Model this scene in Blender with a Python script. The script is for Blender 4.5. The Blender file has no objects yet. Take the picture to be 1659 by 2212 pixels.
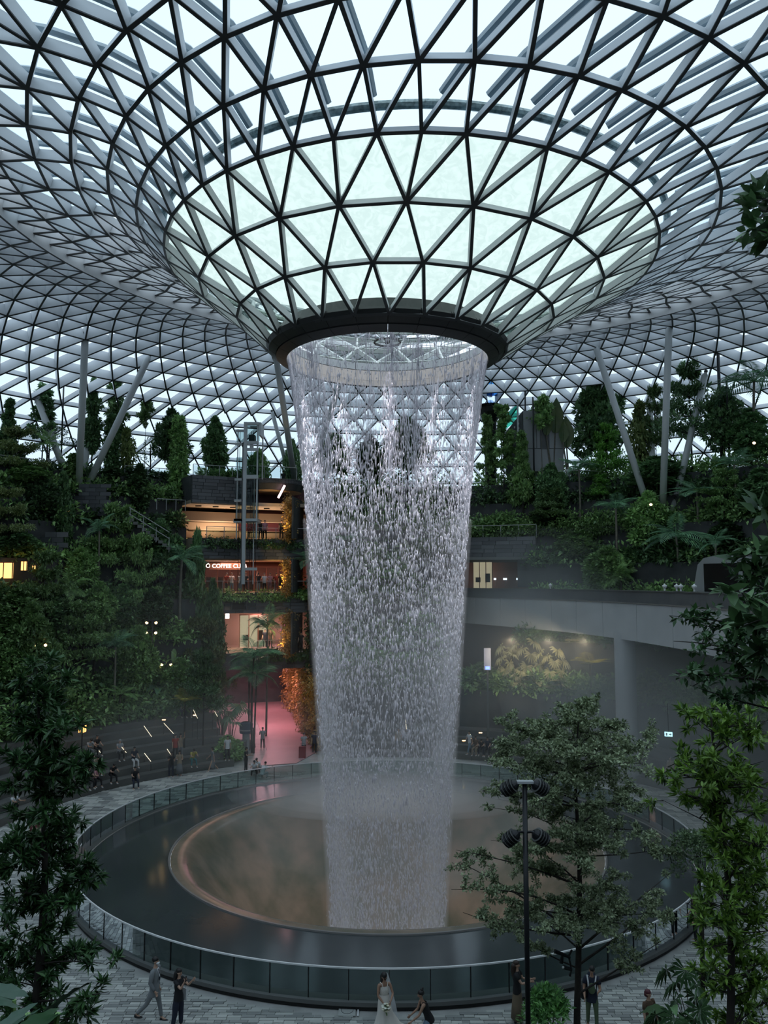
import bpy, bmesh, math, random
import numpy as np
from mathutils import Vector, Matrix

# ---------------------------------------------------------------- camera
S = bpy.context.scene
COL = S.collection
PI = math.pi
FPX, PITCH = 1728.0, math.radians(5.0)      # focal length in pixels of the 1659 x 2212 frame
CAMX, CAMD, CAMZ = -0.17, 39.8, 12.93
cam_d = bpy.data.cameras.new('camera')
cam_d.sensor_fit = 'VERTICAL'; cam_d.sensor_height = 36.0; cam_d.sensor_width = 27.0
cam_d.lens = 36.0 * FPX / 2212.0
cam_d.clip_start = 0.1; cam_d.clip_end = 600
cam = bpy.data.objects.new('camera', cam_d); COL.objects.link(cam)
cam.location = (CAMX, -CAMD, CAMZ); cam.rotation_euler = (PI / 2 + PITCH, 0, 0)
S.camera = cam

# ---------------------------------------------------------------- sky
w = bpy.data.worlds.new('overcast_sky'); S.world = w; w.use_nodes = True
nt = w.node_tree; nt.nodes.clear()
out = nt.nodes.new('ShaderNodeOutputWorld'); bg = nt.nodes.new('ShaderNodeBackground')
tc = nt.nodes.new('ShaderNodeTexCoord'); nz = nt.nodes.new('ShaderNodeTexNoise'); cr = nt.nodes.new('ShaderNodeValToRGB')
nz.inputs['Scale'].default_value = 1.35; nz.inputs['Detail'].default_value = 4
cr.color_ramp.elements[0].position = 0.3; cr.color_ramp.elements[0].color = (0.58, 0.67, 0.76, 1)
cr.color_ramp.elements[1].position = 0.62; cr.color_ramp.elements[1].color = (0.66, 0.73, 0.79, 1)
nt.links.new(tc.outputs['Generated'], nz.inputs['Vector']); nt.links.new(nz.outputs['Fac'], cr.inputs['Fac'])
nt.links.new(cr.outputs['Color'], bg.inputs['Color']); nt.links.new(bg.outputs['Background'], out.inputs['Surface'])
bg.inputs['Strength'].default_value = 1.35

# ---------------------------------------------------------------- exposure
S.view_settings.view_transform = 'Standard'; S.view_settings.look = 'None'
S.view_settings.exposure = 0.55; S.view_settings.gamma = 1.0; S.view_settings.use_curve_mapping = False
cy = S.cycles
cy.max_bounces = 6; cy.diffuse_bounces = 3; cy.glossy_bounces = 3; cy.transmission_bounces = 4
cy.transparent_max_bounces = 40; cy.volume_bounces = 1; cy.use_denoising = True
cy.caustics_reflective = False; cy.caustics_refractive = False
cy.sample_clamp_indirect = 4.0

# ---------------------------------------------------------------- helpers
rng = np.random.default_rng(7); random.seed(7)

def W(px, py, d):
    """world point seen at pixel (px, py) of the photograph, d metres ahead of the camera"""
    xc, yc = (px - 829.5) / FPX, (1106 - py) / FPX
    fw = math.cos(PITCH) - yc * math.sin(PITCH); up = math.sin(PITCH) + yc * math.cos(PITCH)
    return Vector((CAMX + xc * d / fw, -CAMD + d, CAMZ + up * d / fw))

def PX(p):
    """pixel of a world point"""
    d, u = p[1] + CAMD, p[2] - CAMZ
    fw = d * math.cos(PITCH) + u * math.sin(PITCH); up = u * math.cos(PITCH) - d * math.sin(PITCH)
    if fw < 0.1: return None
    return (829.5 + FPX * (p[0] - CAMX) / fw, 1106 - FPX * up / fw, fw)

def G(px, py, z=0.0):
    """point at height z seen at pixel"""
    yc = (1106 - py) / FPX
    t = (math.sin(PITCH) + yc * math.cos(PITCH)) / (math.cos(PITCH) - yc * math.sin(PITCH))
    return W(px, py, (z - CAMZ) / t)

def P(r, deg, z):
    """cylindrical: azimuth 0 is straight behind the waterfall, positive to the right"""
    a = math.radians(deg)
    return Vector((r * math.sin(a), r * math.cos(a), z))

class MB:
    def __init__(s): s.v = []; s.f = []; s.n = 0
    def add(s, vs, fs):
        o = s.n
        s.v.extend([tuple(x) for x in vs]); s.n += len(vs)
        s.f.extend([tuple(i + o for i in f) for f in fs]); return s
    def box(s, c, size, M=None):
        x, y, z = [k / 2 for k in size]
        vs = [Vector((a, b, e)) for a in (-x, x) for b in (-y, y) for e in (-z, z)]
        if M is not None: vs = [M @ q for q in vs]
        c = Vector(c)
        return s.add([q + c for q in vs], BOXF)
    def beam(s, p, q, wd, h, up=(0, 0, 1), off=0.0):
        M, L = beam_frame(p, q, up)
        c = (Vector(p) + Vector(q)) / 2 + M.col[2] * off
        return s.box(c, (L, wd, h), M)
    def tube(s, pts, rad, n=6, cap=True):
        pts = [Vector(p) for p in pts]
        if not hasattr(rad, '__len__'): rad = [rad] * len(pts)
        vs = []; ref = None
        for i, p in enumerate(pts):
            t = (pts[min(i + 1, len(pts) - 1)] - pts[max(i - 1, 0)])
            t = t.normalized() if t.length > 1e-9 else Vector((0, 0, 1))
            if ref is None: ref = t.orthogonal().normalized()
            u = (ref - t * ref.dot(t)); u = u.normalized() if u.length > 1e-6 else t.orthogonal().normalized()
            ref = u; v = t.cross(u)
            for k in range(n):
                a = 2 * PI * k / n
                vs.append(p + (u * math.cos(a) + v * math.sin(a)) * rad[i])
        fs = []
        for i in range(len(pts) - 1):
            for k in range(n):
                fs.append((i * n + k, i * n + (k + 1) % n, (i + 1) * n + (k + 1) % n, (i + 1) * n + k))
        if cap: fs.append(tuple(range(n - 1, -1, -1))); fs.append(tuple((len(pts) - 1) * n + k for k in range(n)))
        return s.add(vs, fs)
    def lathe(s, prof, n=48, a0=0.0, a1=360.0, c=(0, 0, 0), closed=False):
        """profile of (r, z) swept by azimuth; closed joins last profile point to the first"""
        full = abs(a1 - a0) >= 359.9
        m = n if full else n + 1; k = len(prof); vs = []
        for i in range(m):
            a = math.radians(a0 + (a1 - a0) * i / n)
            for r, z in prof: vs.append((c[0] + r * math.sin(a), c[1] + r * math.cos(a), c[2] + z))
        fs = []
        for i in range(n):
            j = (i + 1) % m
            for q in range(k if closed else k - 1):
                q2 = (q + 1) % k
                fs.append((i * k + q, j * k + q, j * k + q2, i * k + q2))
        if closed and not full:
            fs.append(tuple(range(k))); fs.append(tuple((m - 1) * k + q for q in range(k - 1, -1, -1)))
        return s.add(vs, fs)
    def prism(s, poly, ext):
        """polygon (list of 3D points) extruded by a vector"""
        poly = [Vector(p) for p in poly]; e = Vector(ext); n = len(poly)
        fs = [tuple(range(n - 1, -1, -1)), tuple(range(n, 2 * n))]
        fs += [(i, (i + 1) % n, n + (i + 1) % n, n + i) for i in range(n)]
        return s.add(poly + [p + e for p in poly], fs)
    def ball(s, c, r, n=8, m=6, M=None):
        c = Vector(c); r = r if hasattr(r, '__len__') else (r, r, r)
        vs = [Vector((0, 0, r[2]))]
        for i in range(1, m):
            t = PI * i / m
            for k in range(n):
                a = 2 * PI * k / n
                vs.append(Vector((r[0] * math.sin(t) * math.cos(a), r[1] * math.sin(t) * math.sin(a), r[2] * math.cos(t))))
        vs.append(Vector((0, 0, -r[2])))
        if M is not None: vs = [M @ q for q in vs]
        fs = [(0, 1 + k, 1 + (k + 1) % n) for k in range(n)]
        for i in range(m - 2):
            for k in range(n):
                fs.append((1 + i * n + k, 1 + (i + 1) * n + k, 1 + (i + 1) * n + (k + 1) % n, 1 + i * n + (k + 1) % n))
        b = len(vs) - 1; o = 1 + (m - 2) * n
        fs += [(b, o + (k + 1) % n, o + k) for k in range(n)]
        return s.add([q + c for q in vs], fs)
    def mesh(s, name, mt=None, smooth=False):
        me = bpy.data.meshes.new(name); me.from_pydata(s.v, [], s.f)
        if mt: me.materials.append(mt)
        if smooth: me.polygons.foreach_set('use_smooth', [True] * len(me.polygons))
        me.update(); return me
    def obj(s, name, mt, parent=None, smooth=False, **kw):
        return link(name, s.mesh(name, mt, smooth), parent, **kw)

BOXF = [(0, 1, 3, 2), (4, 6, 7, 5), (0, 4, 5, 1), (2, 3, 7, 6), (0, 2, 6, 4), (1, 5, 7, 3)]

def beam_frame(p, q, up=(0, 0, 1)):
    p, q, up = Vector(p), Vector(q), Vector(up)
    x = q - p; L = x.length; x = x / max(L, 1e-9)
    y = up.cross(x)
    y = y.normalized() if y.length > 1e-6 else x.orthogonal().normalized()
    return Matrix((x, y, x.cross(y))).transposed(), L

def tag(o, label=None, cat=None, group=None, kind=None):
    if label: o['label'] = label
    if cat: o['category'] = cat
    if group: o['group'] = group
    if kind: o['kind'] = kind
    return o

def link(name, data, parent=None, loc=None, label=None, cat=None, group=None, kind=None):
    o = bpy.data.objects.new(name, data); COL.objects.link(o)
    if parent: o.parent = parent
    if loc is not None: o.location = loc
    return tag(o, label, cat, group, kind)

def thing(name, label, cat, loc=(0, 0, 0), rz=0.0, group=None, kind=None):
    o = link(name, None, None, loc, label, cat, group, kind)
    o.rotation_euler = (0, 0, rz); o.empty_display_size = 0.2
    return o

def dup(root, loc=None, rz=None, scale=None, label=None, group=None, mats=None):
    """copy of a thing with copies of its parts and sub-parts; mats = {part name: material} repaints parts"""
    def one(o, parent):
        c = o.copy(); COL.objects.link(c)
        if parent: c.parent = parent
        if mats and o.type == 'MESH':
            m = mats.get(o.name.split('.')[0])
            if m: c.material_slots[0].link = 'OBJECT'; c.material_slots[0].material = m
        for ch in KIDS.get(o.name, ()): one(ch, c)
        return c
    KIDS = {}
    def walk(o):
        KIDS[o.name] = list(o.children)
        for ch in o.children: walk(ch)
    walk(root); r = one(root, None)
    if loc is not None: r.location = loc
    if rz is not None: r.rotation_euler = (0, 0, rz)
    if scale is not None: r.scale = scale if hasattr(scale, '__len__') else (scale,) * 3
    if label: r['label'] = label
    if group: r['group'] = group
    return r

def np_mesh(name, V, F, mt):
    """fast mesh from arrays; F is (n,3) or (n,4)"""
    me = bpy.data.meshes.new(name); V = np.asarray(V, np.float32); F = np.asarray(F, np.int32)
    me.vertices.add(len(V)); me.vertices.foreach_set('co', V.ravel())
    k = F.shape[1]
    me.loops.add(F.size); me.loops.foreach_set('vertex_index', F.ravel())
    me.polygons.add(len(F)); me.polygons.foreach_set('loop_start', np.arange(0, F.size, k, dtype=np.int32))
    me.update(calc_edges=True)
    if mt: me.materials.append(mt)
    return me

# ---------------------------------------------------------------- materials
def mat(name, col, rough=0.6, metal=0.0, spec=0.5, emit=None, es=1.0, noise=None, bump=0.0, island=None, objrand=None, alpha=None, trans=0.0, tone=None):
    """principled material; noise=(scale, colour2), island=colour2 per leaf, objrand=colour2 per object"""
    m = bpy.data.materials.new(name); m.use_nodes = True
    t = m.node_tree; b = t.nodes['Principled BSDF']
    b.inputs['Base Color'].default_value = (*col, 1); b.inputs['Roughness'].default_value = rough
    b.inputs['Metallic'].default_value = metal; b.inputs['Specular IOR Level'].default_value = spec
    if emit: b.inputs['Emission Color'].default_value = (*emit, 1); b.inputs['Emission Strength'].default_value = es
    if alpha is not None: b.inputs['Alpha'].default_value = alpha
    src = None
    if island or objrand:
        if island: g = t.nodes.new('ShaderNodeNewGeometry'); f = g.outputs['Random Per Island']; c2 = island
        else: g = t.nodes.new('ShaderNodeObjectInfo'); f = g.outputs['Random']; c2 = objrand
        r = t.nodes.new('ShaderNodeValToRGB'); r.color_ramp.elements[0].color = (*col, 1); r.color_ramp.elements[1].color = (*c2, 1)
        t.links.new(f, r.inputs['Fac']); src = r.outputs['Color']
    if noise:
        co = t.nodes.new('ShaderNodeTexCoord'); n = t.nodes.new('ShaderNodeTexNoise'); n.inputs['Scale'].default_value = noise[0]; n.inputs['Detail'].default_value = 5
        t.links.new(co.outputs['Object'], n.inputs['Vector'])
        r = t.nodes.new('ShaderNodeValToRGB'); r.color_ramp.elements[0].position = 0.35; r.color_ramp.elements[1].position = 0.65
        r.color_ramp.elements[0].color = (*col, 1); r.color_ramp.elements[1].color = (*noise[1], 1)
        t.links.new(n.outputs['Fac'], r.inputs['Fac'])
        if src is None: src = r.outputs['Color']
        else:
            mx = t.nodes.new('ShaderNodeMix'); mx.data_type = 'RGBA'; mx.inputs[0].default_value = 0.5
            t.links.new(src, mx.inputs[6]); t.links.new(r.outputs['Color'], mx.inputs[7]); src = mx.outputs[2]
        if bump:
            bp = t.nodes.new('ShaderNodeBump'); bp.inputs['Strength'].default_value = bump; bp.inputs['Distance'].default_value = 0.03
            t.links.new(n.outputs['Fac'], bp.inputs['Height']); t.links.new(bp.outputs['Normal'], b.inputs['Normal'])
    if tone and src is not None:
        g = t.nodes.new('ShaderNodeObjectInfo'); mr = t.nodes.new('ShaderNodeMapRange'); mr.inputs['To Min'].default_value = tone[0]; mr.inputs['To Max'].default_value = tone[1]
        t.links.new(g.outputs['Random'], mr.inputs['Value'])
        vm = t.nodes.new('ShaderNodeVectorMath'); vm.operation = 'SCALE'; t.links.new(src, vm.inputs[0]); t.links.new(mr.outputs[0], vm.inputs['Scale']); src = vm.outputs[0]
    if src is not None: t.links.new(src, b.inputs['Base Color'])
    if trans > 0:
        tr = t.nodes.new('ShaderNodeBsdfTranslucent'); ms = t.nodes.new('ShaderNodeMixShader'); ms.inputs[0].default_value = trans
        tr.inputs['Color'].default_value = (*col, 1)
        if src is not None: t.links.new(src, tr.inputs['Color'])
        o = t.nodes['Material Output']
        t.links.new(b.outputs[0], ms.inputs[1]); t.links.new(tr.outputs[0], ms.inputs[2]); t.links.new(ms.outputs[0], o.inputs['Surface'])
    return m

def glass(name, tint, refl=0.08, rough=0.03, diff=0.0, dcol=(0.8, 0.85, 0.85), ripple=None, ior=None):
    """thin glass: light passes straight through, a little is mirrored, some is scattered by dirt or water"""
    m = bpy.data.materials.new(name); m.use_nodes = True; t = m.node_tree; t.nodes.clear()
    o = t.nodes.new('ShaderNodeOutputMaterial'); tr = t.nodes.new('ShaderNodeBsdfTransparent'); tr.inputs[0].default_value = (*tint, 1)
    gl = t.nodes.new('ShaderNodeBsdfGlossy'); gl.inputs['Roughness'].default_value = rough; gl.inputs['Color'].default_value = (0.9, 0.95, 1, 1)
    mx = t.nodes.new('ShaderNodeMixShader')
    fr = t.nodes.new('ShaderNodeFresnel'); fr.inputs['IOR'].default_value = ior or (1.18 if refl < 0.1 else 1.45)
    t.links.new(fr.outputs[0], mx.inputs[0]); t.links.new(tr.outputs[0], mx.inputs[1]); t.links.new(gl.outputs[0], mx.inputs[2]); last = mx
    if ripple:
        co = t.nodes.new('ShaderNodeTexCoord'); n = t.nodes.new('ShaderNodeTexNoise'); n.inputs['Scale'].default_value = ripple; n.inputs['Detail'].default_value = 6; n.inputs['Distortion'].default_value = 1.2
        r = t.nodes.new('ShaderNodeValToRGB'); r.color_ramp.elements[0].position = 0.42; r.color_ramp.elements[1].position = 0.58
        r.color_ramp.elements[0].color = (tint[0] * .94, tint[1] * .95, tint[2] * .95, 1); r.color_ramp.elements[1].color = (*tint, 1)
        t.links.new(co.outputs['Object'], n.inputs['Vector']); t.links.new(n.outputs['Fac'], r.inputs['Fac']); t.links.new(r.outputs[0], tr.inputs[0])
    if diff:
        d = t.nodes.new('ShaderNodeBsdfTranslucent'); d.inputs[0].default_value = (*dcol, 1)
        m2 = t.nodes.new('ShaderNodeMixShader'); m2.inputs[0].default_value = diff
        t.links.new(last.outputs[0], m2.inputs[1]); t.links.new(d.outputs[0], m2.inputs[2]); last = m2
    t.links.new(last.outputs[0], o.inputs['Surface']); return m

M_STEEL = mat('roof_steel', (0.74, 0.755, 0.77), 0.5)
M_STEELD = mat('shaded_flange_steel', (0.05, 0.052, 0.055), 0.5)  # near black: the shade under the beams is put into this colour
M_PANE = glass('roof_glass', (0.82, 0.89, 0.93), ior=1.04)
M_PANEWET = glass('wet_roof_glass', (0.79, 0.845, 0.805), ripple=2.2, ior=1.03)
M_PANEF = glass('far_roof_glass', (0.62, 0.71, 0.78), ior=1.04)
# ================================================================ the glass and steel roof
ZS = -0.47      # the roof levels below were measured from another datum
RINGS = [  # side half axis, near half axis, centre x, height, nodes
    (5.78, 5.80, 0.06, 25.25, 24), (7.75, 7.85, 0.41, 26.75, 24), (9.86, 10.25, 0.69, 28.15, 24), (11.87, 12.9, 1.15, 29.4, 48),
    (13.75, 15.1, 1.87, 30.6, 48), (15.67, 17.3, 2.55, 31.5, 48), (17.5, 19.3, 2.9, 32.2, 48), (19.4, 21.3, 3.1, 32.75, 48), (21.4, 23.3, 3.2, 33.2, 96)]
for r_, z_ in [(23.4, 33.55), (25.4, 33.8), (27.4, 33.9), (29.4, 33.75), (31.4, 33.4), (33.4, 32.85), (35.4, 32.1), (37.4, 31.15), (39.3, 30.05), (41.1, 28.8), (42.8, 27.4), (44.4, 25.9), (45.8, 24.2), (47.0, 22.4), (48.0, 20.4)]:
    RINGS.append((r_, r_ + 1.6, 3.2, z_, 96))
roof = thing('ceiling', 'curved glass and steel lattice roof that dips to a round hole above the waterfall', 'roof', kind='structure')
nodes = []; ring_ids = []; ring_th = []
ph = 0.0
for k, (a, b, cx, z, n) in enumerate(RINGS):
    st = 2 * PI / n
    if k and RINGS[k - 1][4] == n: ph = ph + st / 2
    elif k: ph = ph          # a doubled ring keeps its even nodes on the nodes below
    th = [ph % st + i * st for i in range(n)]
    ids = []
    for t in th:
        c = math.cos(t); bb = b if c > 0 else a
        ids.append(len(nodes)); nodes.append(Vector((cx + a * math.sin(t), -bb * c, z + ZS)))
    ring_ids.append(ids); ring_th.append(th)
tris = []; edges = {}
def add_edge(i, j, kind):
    key = (min(i, j), max(i, j))
    if key not in edges: edges[key] = kind
for k in range(len(RINGS) - 1):
    A, B, ta, tb = ring_ids[k], ring_ids[k + 1], ring_th[k], ring_th[k + 1]
    na, nb = len(A), len(B); i = 0
    j = min(range(nb), key=lambda q: abs(((tb[q] - ta[0] + PI) % (2 * PI)) - PI))
    off = ((tb[j] - ta[0] + PI) % (2 * PI)) - PI
    aa = lambda q: ta[0] + q * 2 * PI / na
    bb_ = lambda q: ta[0] + off + q * 2 * PI / nb
    ca = cb = 0
    while ca < na or cb < nb:
        add_edge(A[(i + ca) % na], B[(j + cb) % nb], ('d', k))
        if cb >= nb or (ca < na and aa(ca + 1) + aa(ca) < bb_(cb + 1) + bb_(cb) - 1e-6):
            tris.append((A[(i + ca) % na], A[(i + ca + 1) % na], B[(j + cb) % nb], k)); ca += 1
        else:
            tris.append((A[(i + ca) % na], B[(j + cb + 1) % nb], B[(j + cb) % nb], k)); cb += 1
for k, A in enumerate(ring_ids):
    for i in range(len(A)): add_edge(A[i], A[(i + 1) % len(A)], ('r', k))
norm = [Vector((0, 0, 0)) for _ in nodes]
for a, b, c, k in tris:
    n_ = (nodes[b] - nodes[a]).cross(nodes[c] - nodes[a])
    if n_.length < 1e-9: continue
    if k < 14 and n_.z < 0: n_ = -n_
    elif k >= 14:
        m_ = (nodes[a] + nodes[b] + nodes[c]) / 3
        if n_.dot(Vector((m_.x, m_.y, 8))) < 0: n_ = -n_
    for q in (a, b, c): norm[q] += n_.normalized()
norm = [q.normalized() if q.length > 0 else Vector((0, 0, 1)) for q in norm]

def seen(ps):
    q = [PX(p) for p in ps]
    if any(x is None for x in q): return 0
    xs = [x[0] for x in q]; ys = [x[1] for x in q]
    if max(xs) < 0 or min(xs) > 1659 or max(ys) < 0 or min(ys) > 2212: return 0
    return math.hypot(min(max(xs), 1659) - max(min(xs), 0), min(max(ys), 2212) - max(min(ys), 0))

unit = MB().box((0, 0, 0), (1, 1, 1)).mesh('beam', M_STEEL)
unitf = MB().box((0, 0, 0), (1, 1, 1)).mesh('flange', M_STEELD)
def boxpart(name, me, parent, p, q, wd, h, up, off):
    M, L = beam_frame(p, q, up); c = (Vector(p) + Vector(q)) / 2 + M.col[2] * off
    o = link(name, me, parent)
    o.matrix_world = Matrix.LocRotScale(c, M.to_quaternion(), (L, wd, h)); return o
el = []
for (i, j), kd in edges.items():
    el.append((seen((nodes[i], nodes[j])), i, j, kd))
el.sort(key=lambda e: -e[0])
stuffb = MB(); stufff = MB()
for q, (sz, i, j, kd) in enumerate(el):
    p_, q_ = nodes[i], nodes[j]; up = (norm[i] + norm[j]).normalized()
    big = kd[1] < 9
    wd, h = (0.12, 0.29) if kd[1] < 4 else (0.13, 0.36) if kd[1] < 6 else ((0.13, 0.5) if big else ((0.11, 0.96) if kd[1] < 17 else (0.11, 0.5)))
    if q < 300:
        b_ = boxpart('beam', unit, roof, p_, q_, wd, h, up, -(h / 2 + 0.05))
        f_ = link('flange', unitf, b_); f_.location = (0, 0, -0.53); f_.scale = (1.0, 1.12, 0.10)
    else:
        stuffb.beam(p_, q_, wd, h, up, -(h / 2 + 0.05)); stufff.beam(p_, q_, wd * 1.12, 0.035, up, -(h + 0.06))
stuffb.obj('far_beams', M_STEEL, roof, kind='stuff'); stufff.obj('far_flanges', M_STEELD, roof, kind='stuff')
# glass
tl = sorted(tris, key=lambda t: -seen([nodes[t[0]], nodes[t[1]], nodes[t[2]]]))
farp = MB(); farw = MB(); faro = MB()
for q, (a, b, c, k) in enumerate(tl):
    m_ = (nodes[a] + nodes[b] + nodes[c]) / 3
    up = (norm[a] + norm[b] + norm[c]).normalized()
    tri = [nodes[x] + (m_ - nodes[x]).normalized() * 0.06 for x in (a, b, c)]
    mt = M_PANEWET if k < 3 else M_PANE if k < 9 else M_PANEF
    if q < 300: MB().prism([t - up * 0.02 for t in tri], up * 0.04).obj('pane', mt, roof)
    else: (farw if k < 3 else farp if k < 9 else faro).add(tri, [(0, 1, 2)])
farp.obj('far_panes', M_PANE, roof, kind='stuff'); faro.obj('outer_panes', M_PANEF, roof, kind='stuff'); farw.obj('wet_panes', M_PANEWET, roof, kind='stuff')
# gutter ring and gutter pipes lying on the glass
M_GUT = mat('gutter_grey', (0.48, 0.52, 0.54), 0.4)
M_GUTW = mat('gutter_wet_glass', (0.62, 0.70, 0.66), 0.3, noise=(6, (0.25, 0.30, 0.27)))
gpts = []
for i in range(97):
    t = 2 * PI * i / 96; c = math.cos(t); gpts.append(Vector((1.25 + 12.25 * math.sin(t), -(13.35 if c > 0 else 12.25) * c, 29.95 + ZS)))
MB().tube(gpts, 0.17, 8, False).obj('gutter_ring', M_GUTW, roof)
npipe = 0
for i0 in range(48):
    pts = []
    for k in range(3, 15):
        A, th = ring_ids[k], ring_th[k]
        t0 = ring_th[3][i0]; sx = math.copysign(1, math.sin(t0)) * (1 if math.cos(t0) > -.2 else 0)
        tt = t0 + sx * (k - 3) * PI / 48
        i = min(range(len(th)), key=lambda q: abs(((th[q] - tt + PI) % (2 * PI)) - PI))
        pts.append(nodes[A[i]] + norm[A[i]] * 0.28)
    pts[0] = pts[0].lerp(pts[1], 0.42)
    MB().tube(pts, 0.15, 6).obj('gutter_pipe', M_GUT, roof)

# ---------------------------------------------------------------- ring round the hole
M_RING = mat('dark_ring_panel', (0.035, 0.035, 0.035), 0.45)
M_RINGI = mat('inner_ring_panel', (0.62, 0.56, 0.52), 0.5)
ringo = thing('oculus_ring', 'dark panelled ring round the hole in the roof, where the water falls out', 'ring', (0, 0, ZS))
NP = 26
for i in range(NP):
    a0, a1 = i * 360 / NP + 0.12, (i + 1) * 360 / NP - 0.12
    MB().lathe([(6.02, 25.32), (6.1, 25.2), (5.98, 24.98), (5.62, 24.72), (5.58, 24.8), (5.9, 25.32)], 4, a0, a1, closed=True).obj('panel', M_RING, ringo, smooth=False)
    MB().lathe([(5.60, 24.66), (5.1, 24.46), (5.06, 24.52), (5.55, 24.76)], 4, a0, a1, closed=True).obj('panel', M_RING, ringo)
NI = 36
for i in range(NI):
    a0, a1 = i * 360 / NI + 0.08, (i + 1) * 360 / NI - 0.08
    MB().lathe([(5.06, 24.53), (5.06, 24.84), (5.12, 24.84), (5.12, 24.53)], 2, a0, a1, closed=True).obj('inner_panel', M_RINGI, ringo)
    MB().lathe([(5.10, 24.86), (5.14, 25.42), (5.20, 25.42), (5.17, 24.86)], 2, a0, a1, closed=True).obj('inner_panel', M_RINGI, ringo)
    if i % 2 == 0: MB().lathe([(5.16, 25.46), (5.16, 25.86), (5.24, 25.86), (5.24, 25.46)], 2, a0, a1 + 9.8, closed=True).obj('weir_plate', M_GUT, ringo)
MB().lathe([(5.2, 24.8), (5.2, 25.9), (5.5, 25.9), (5.85, 25.25)], 72).obj('ring_core', M_RING, ringo)
susp = thing('hanging_ring', 'small metal ring hung on thin cables across the roof hole', 'ring', (0, 0, 25.55 + ZS))
MB().lathe([(0.62, -0.04), (0.62, 0.04), (0.7, 0.04), (0.7, -0.04)], 32, closed=True).obj('hoop', M_RING, susp)
MB().box((0, 0, 0), (0.28, 0.28, 0.12)).obj('sensor_box', M_RING, susp)
for i in range(16):
    a = 2 * PI * i / 16
    MB().tube([(0.66 * math.sin(a), 0.66 * math.cos(a), 0), (5.1 * math.sin(a), 5.1 * math.cos(a), 0.25)], 0.012, 4).obj('cable', M_RING, susp)
for i in range(4):
    a = PI / 2 * i + .3
    MB().tube([(0.14 * math.sin(a), 0.14 * math.cos(a), 0), (0.64 * math.sin(a), 0.64 * math.cos(a), 0)], 0.014, 4).obj('spoke', M_RING, susp)
# ================================================================ plaza floor, pool and banks
M_PAVE = mat('plaza_stone', (0.32, 0.325, 0.31), 0.5, noise=(1.3, (0.44, 0.45, 0.43)), bump=0.3)
M_PAVER = mat('paver_stone', (0.20, 0.21, 0.205), 0.6, objrand=(0.50, 0.51, 0.475))
M_PAVERI = mat('paver_stone_joined', (0.20, 0.21, 0.205), 0.6, island=(0.50, 0.51, 0.475))
M_SLATE = mat('dark_slate', (0.05, 0.054, 0.06), 0.6, objrand=(0.12, 0.125, 0.135))
M_SLATEW = mat('slate_wall', (0.030, 0.033, 0.036), 0.75, noise=(1.2, (0.055, 0.06, 0.06)))
M_SOIL = mat('dark_soil', (0.018, 0.022, 0.014), 0.9, noise=(1.5, (0.03, 0.035, 0.02)))
M_KERB = mat('kerb_grey', (0.12, 0.125, 0.12), 0.4)
M_BLACK = mat('black_recess', (0.008, 0.008, 0.008), 0.6)
M_POOL = mat('wet_black_stone', (0.04, 0.048, 0.05), 0.12, spec=0.45, noise=(0.25, (0.055, 0.064, 0.065)))
M_LIP = mat('pool_lip_steel', (0.20, 0.19, 0.18), 0.25)
M_WHITE = mat('white_rail', (0.75, 0.76, 0.76), 0.35)
M_CONC = mat('pale_concrete', (0.42, 0.44, 0.455), 0.6, noise=(0.5, (0.48, 0.50, 0.51)))
M_CONCD = mat('dark_parapet', (0.10, 0.105, 0.115), 0.45, noise=(0.8, (0.13, 0.135, 0.14)))
M_GLASSB = glass('barrier_glass', (0.62, 0.70, 0.69), refl=0.06, rough=0.02)
M_RAILM = mat('rail_metal', (0.30, 0.31, 0.31), 0.35, metal=0.6)

floor = MB().lathe([(14.35, -0.6), (14.35, 0.0), (50, 0.0), (50, -0.6)], 96, closed=True).obj('floor', M_PAVE, kind='structure')
floor['label'] = 'grey paved plaza floor around the sunken pool'
# pavers: strips of cut stone running across, uneven lengths
pm = [MB().box((0, 0, 0), (1, 1, 1)).mesh('paver', M_PAVER)]
cells = []
y = -22.6
while y < 16:
    dy = 0.15 if y < -8 else 0.34
    x = -21 + random.random()
    while x < 21:
        L = random.choice((0.22, 0.32, 0.42, 0.55)) * (1 if y < -8 else 1.5)
        r_ = math.hypot(x + L / 2, y + dy / 2)
        if 14.75 < r_ < 20.6:
            q = PX((x + L / 2, y + dy / 2, 0))
            if q and -80 < q[0] < 1720 and 1400 < q[1] < 2290: cells.append((q[2], x, y, L, dy))
        x += L
    y += dy
cells.sort()
vis = [c for c in cells if PX((c[1], c[2], 0))[1] < 2215]
hid = set(id(c) for c in vis[:300]); pv = MB()
for c in cells:
    _, x, y, L, dy = c; h = 0.024 + 0.02 * random.random()
    if id(c) in hid:
        o = link('paver', pm[0], floor); o.location = (x + L / 2, y + dy / 2, h / 2); o.scale = (L - 0.02, dy - 0.02, h)
    else: pv.box((x + L / 2, y + dy / 2, h / 2), (L - 0.02, dy - 0.02, h))
pv.obj('far_pavers', M_PAVERI, floor, kind='stuff')

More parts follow.
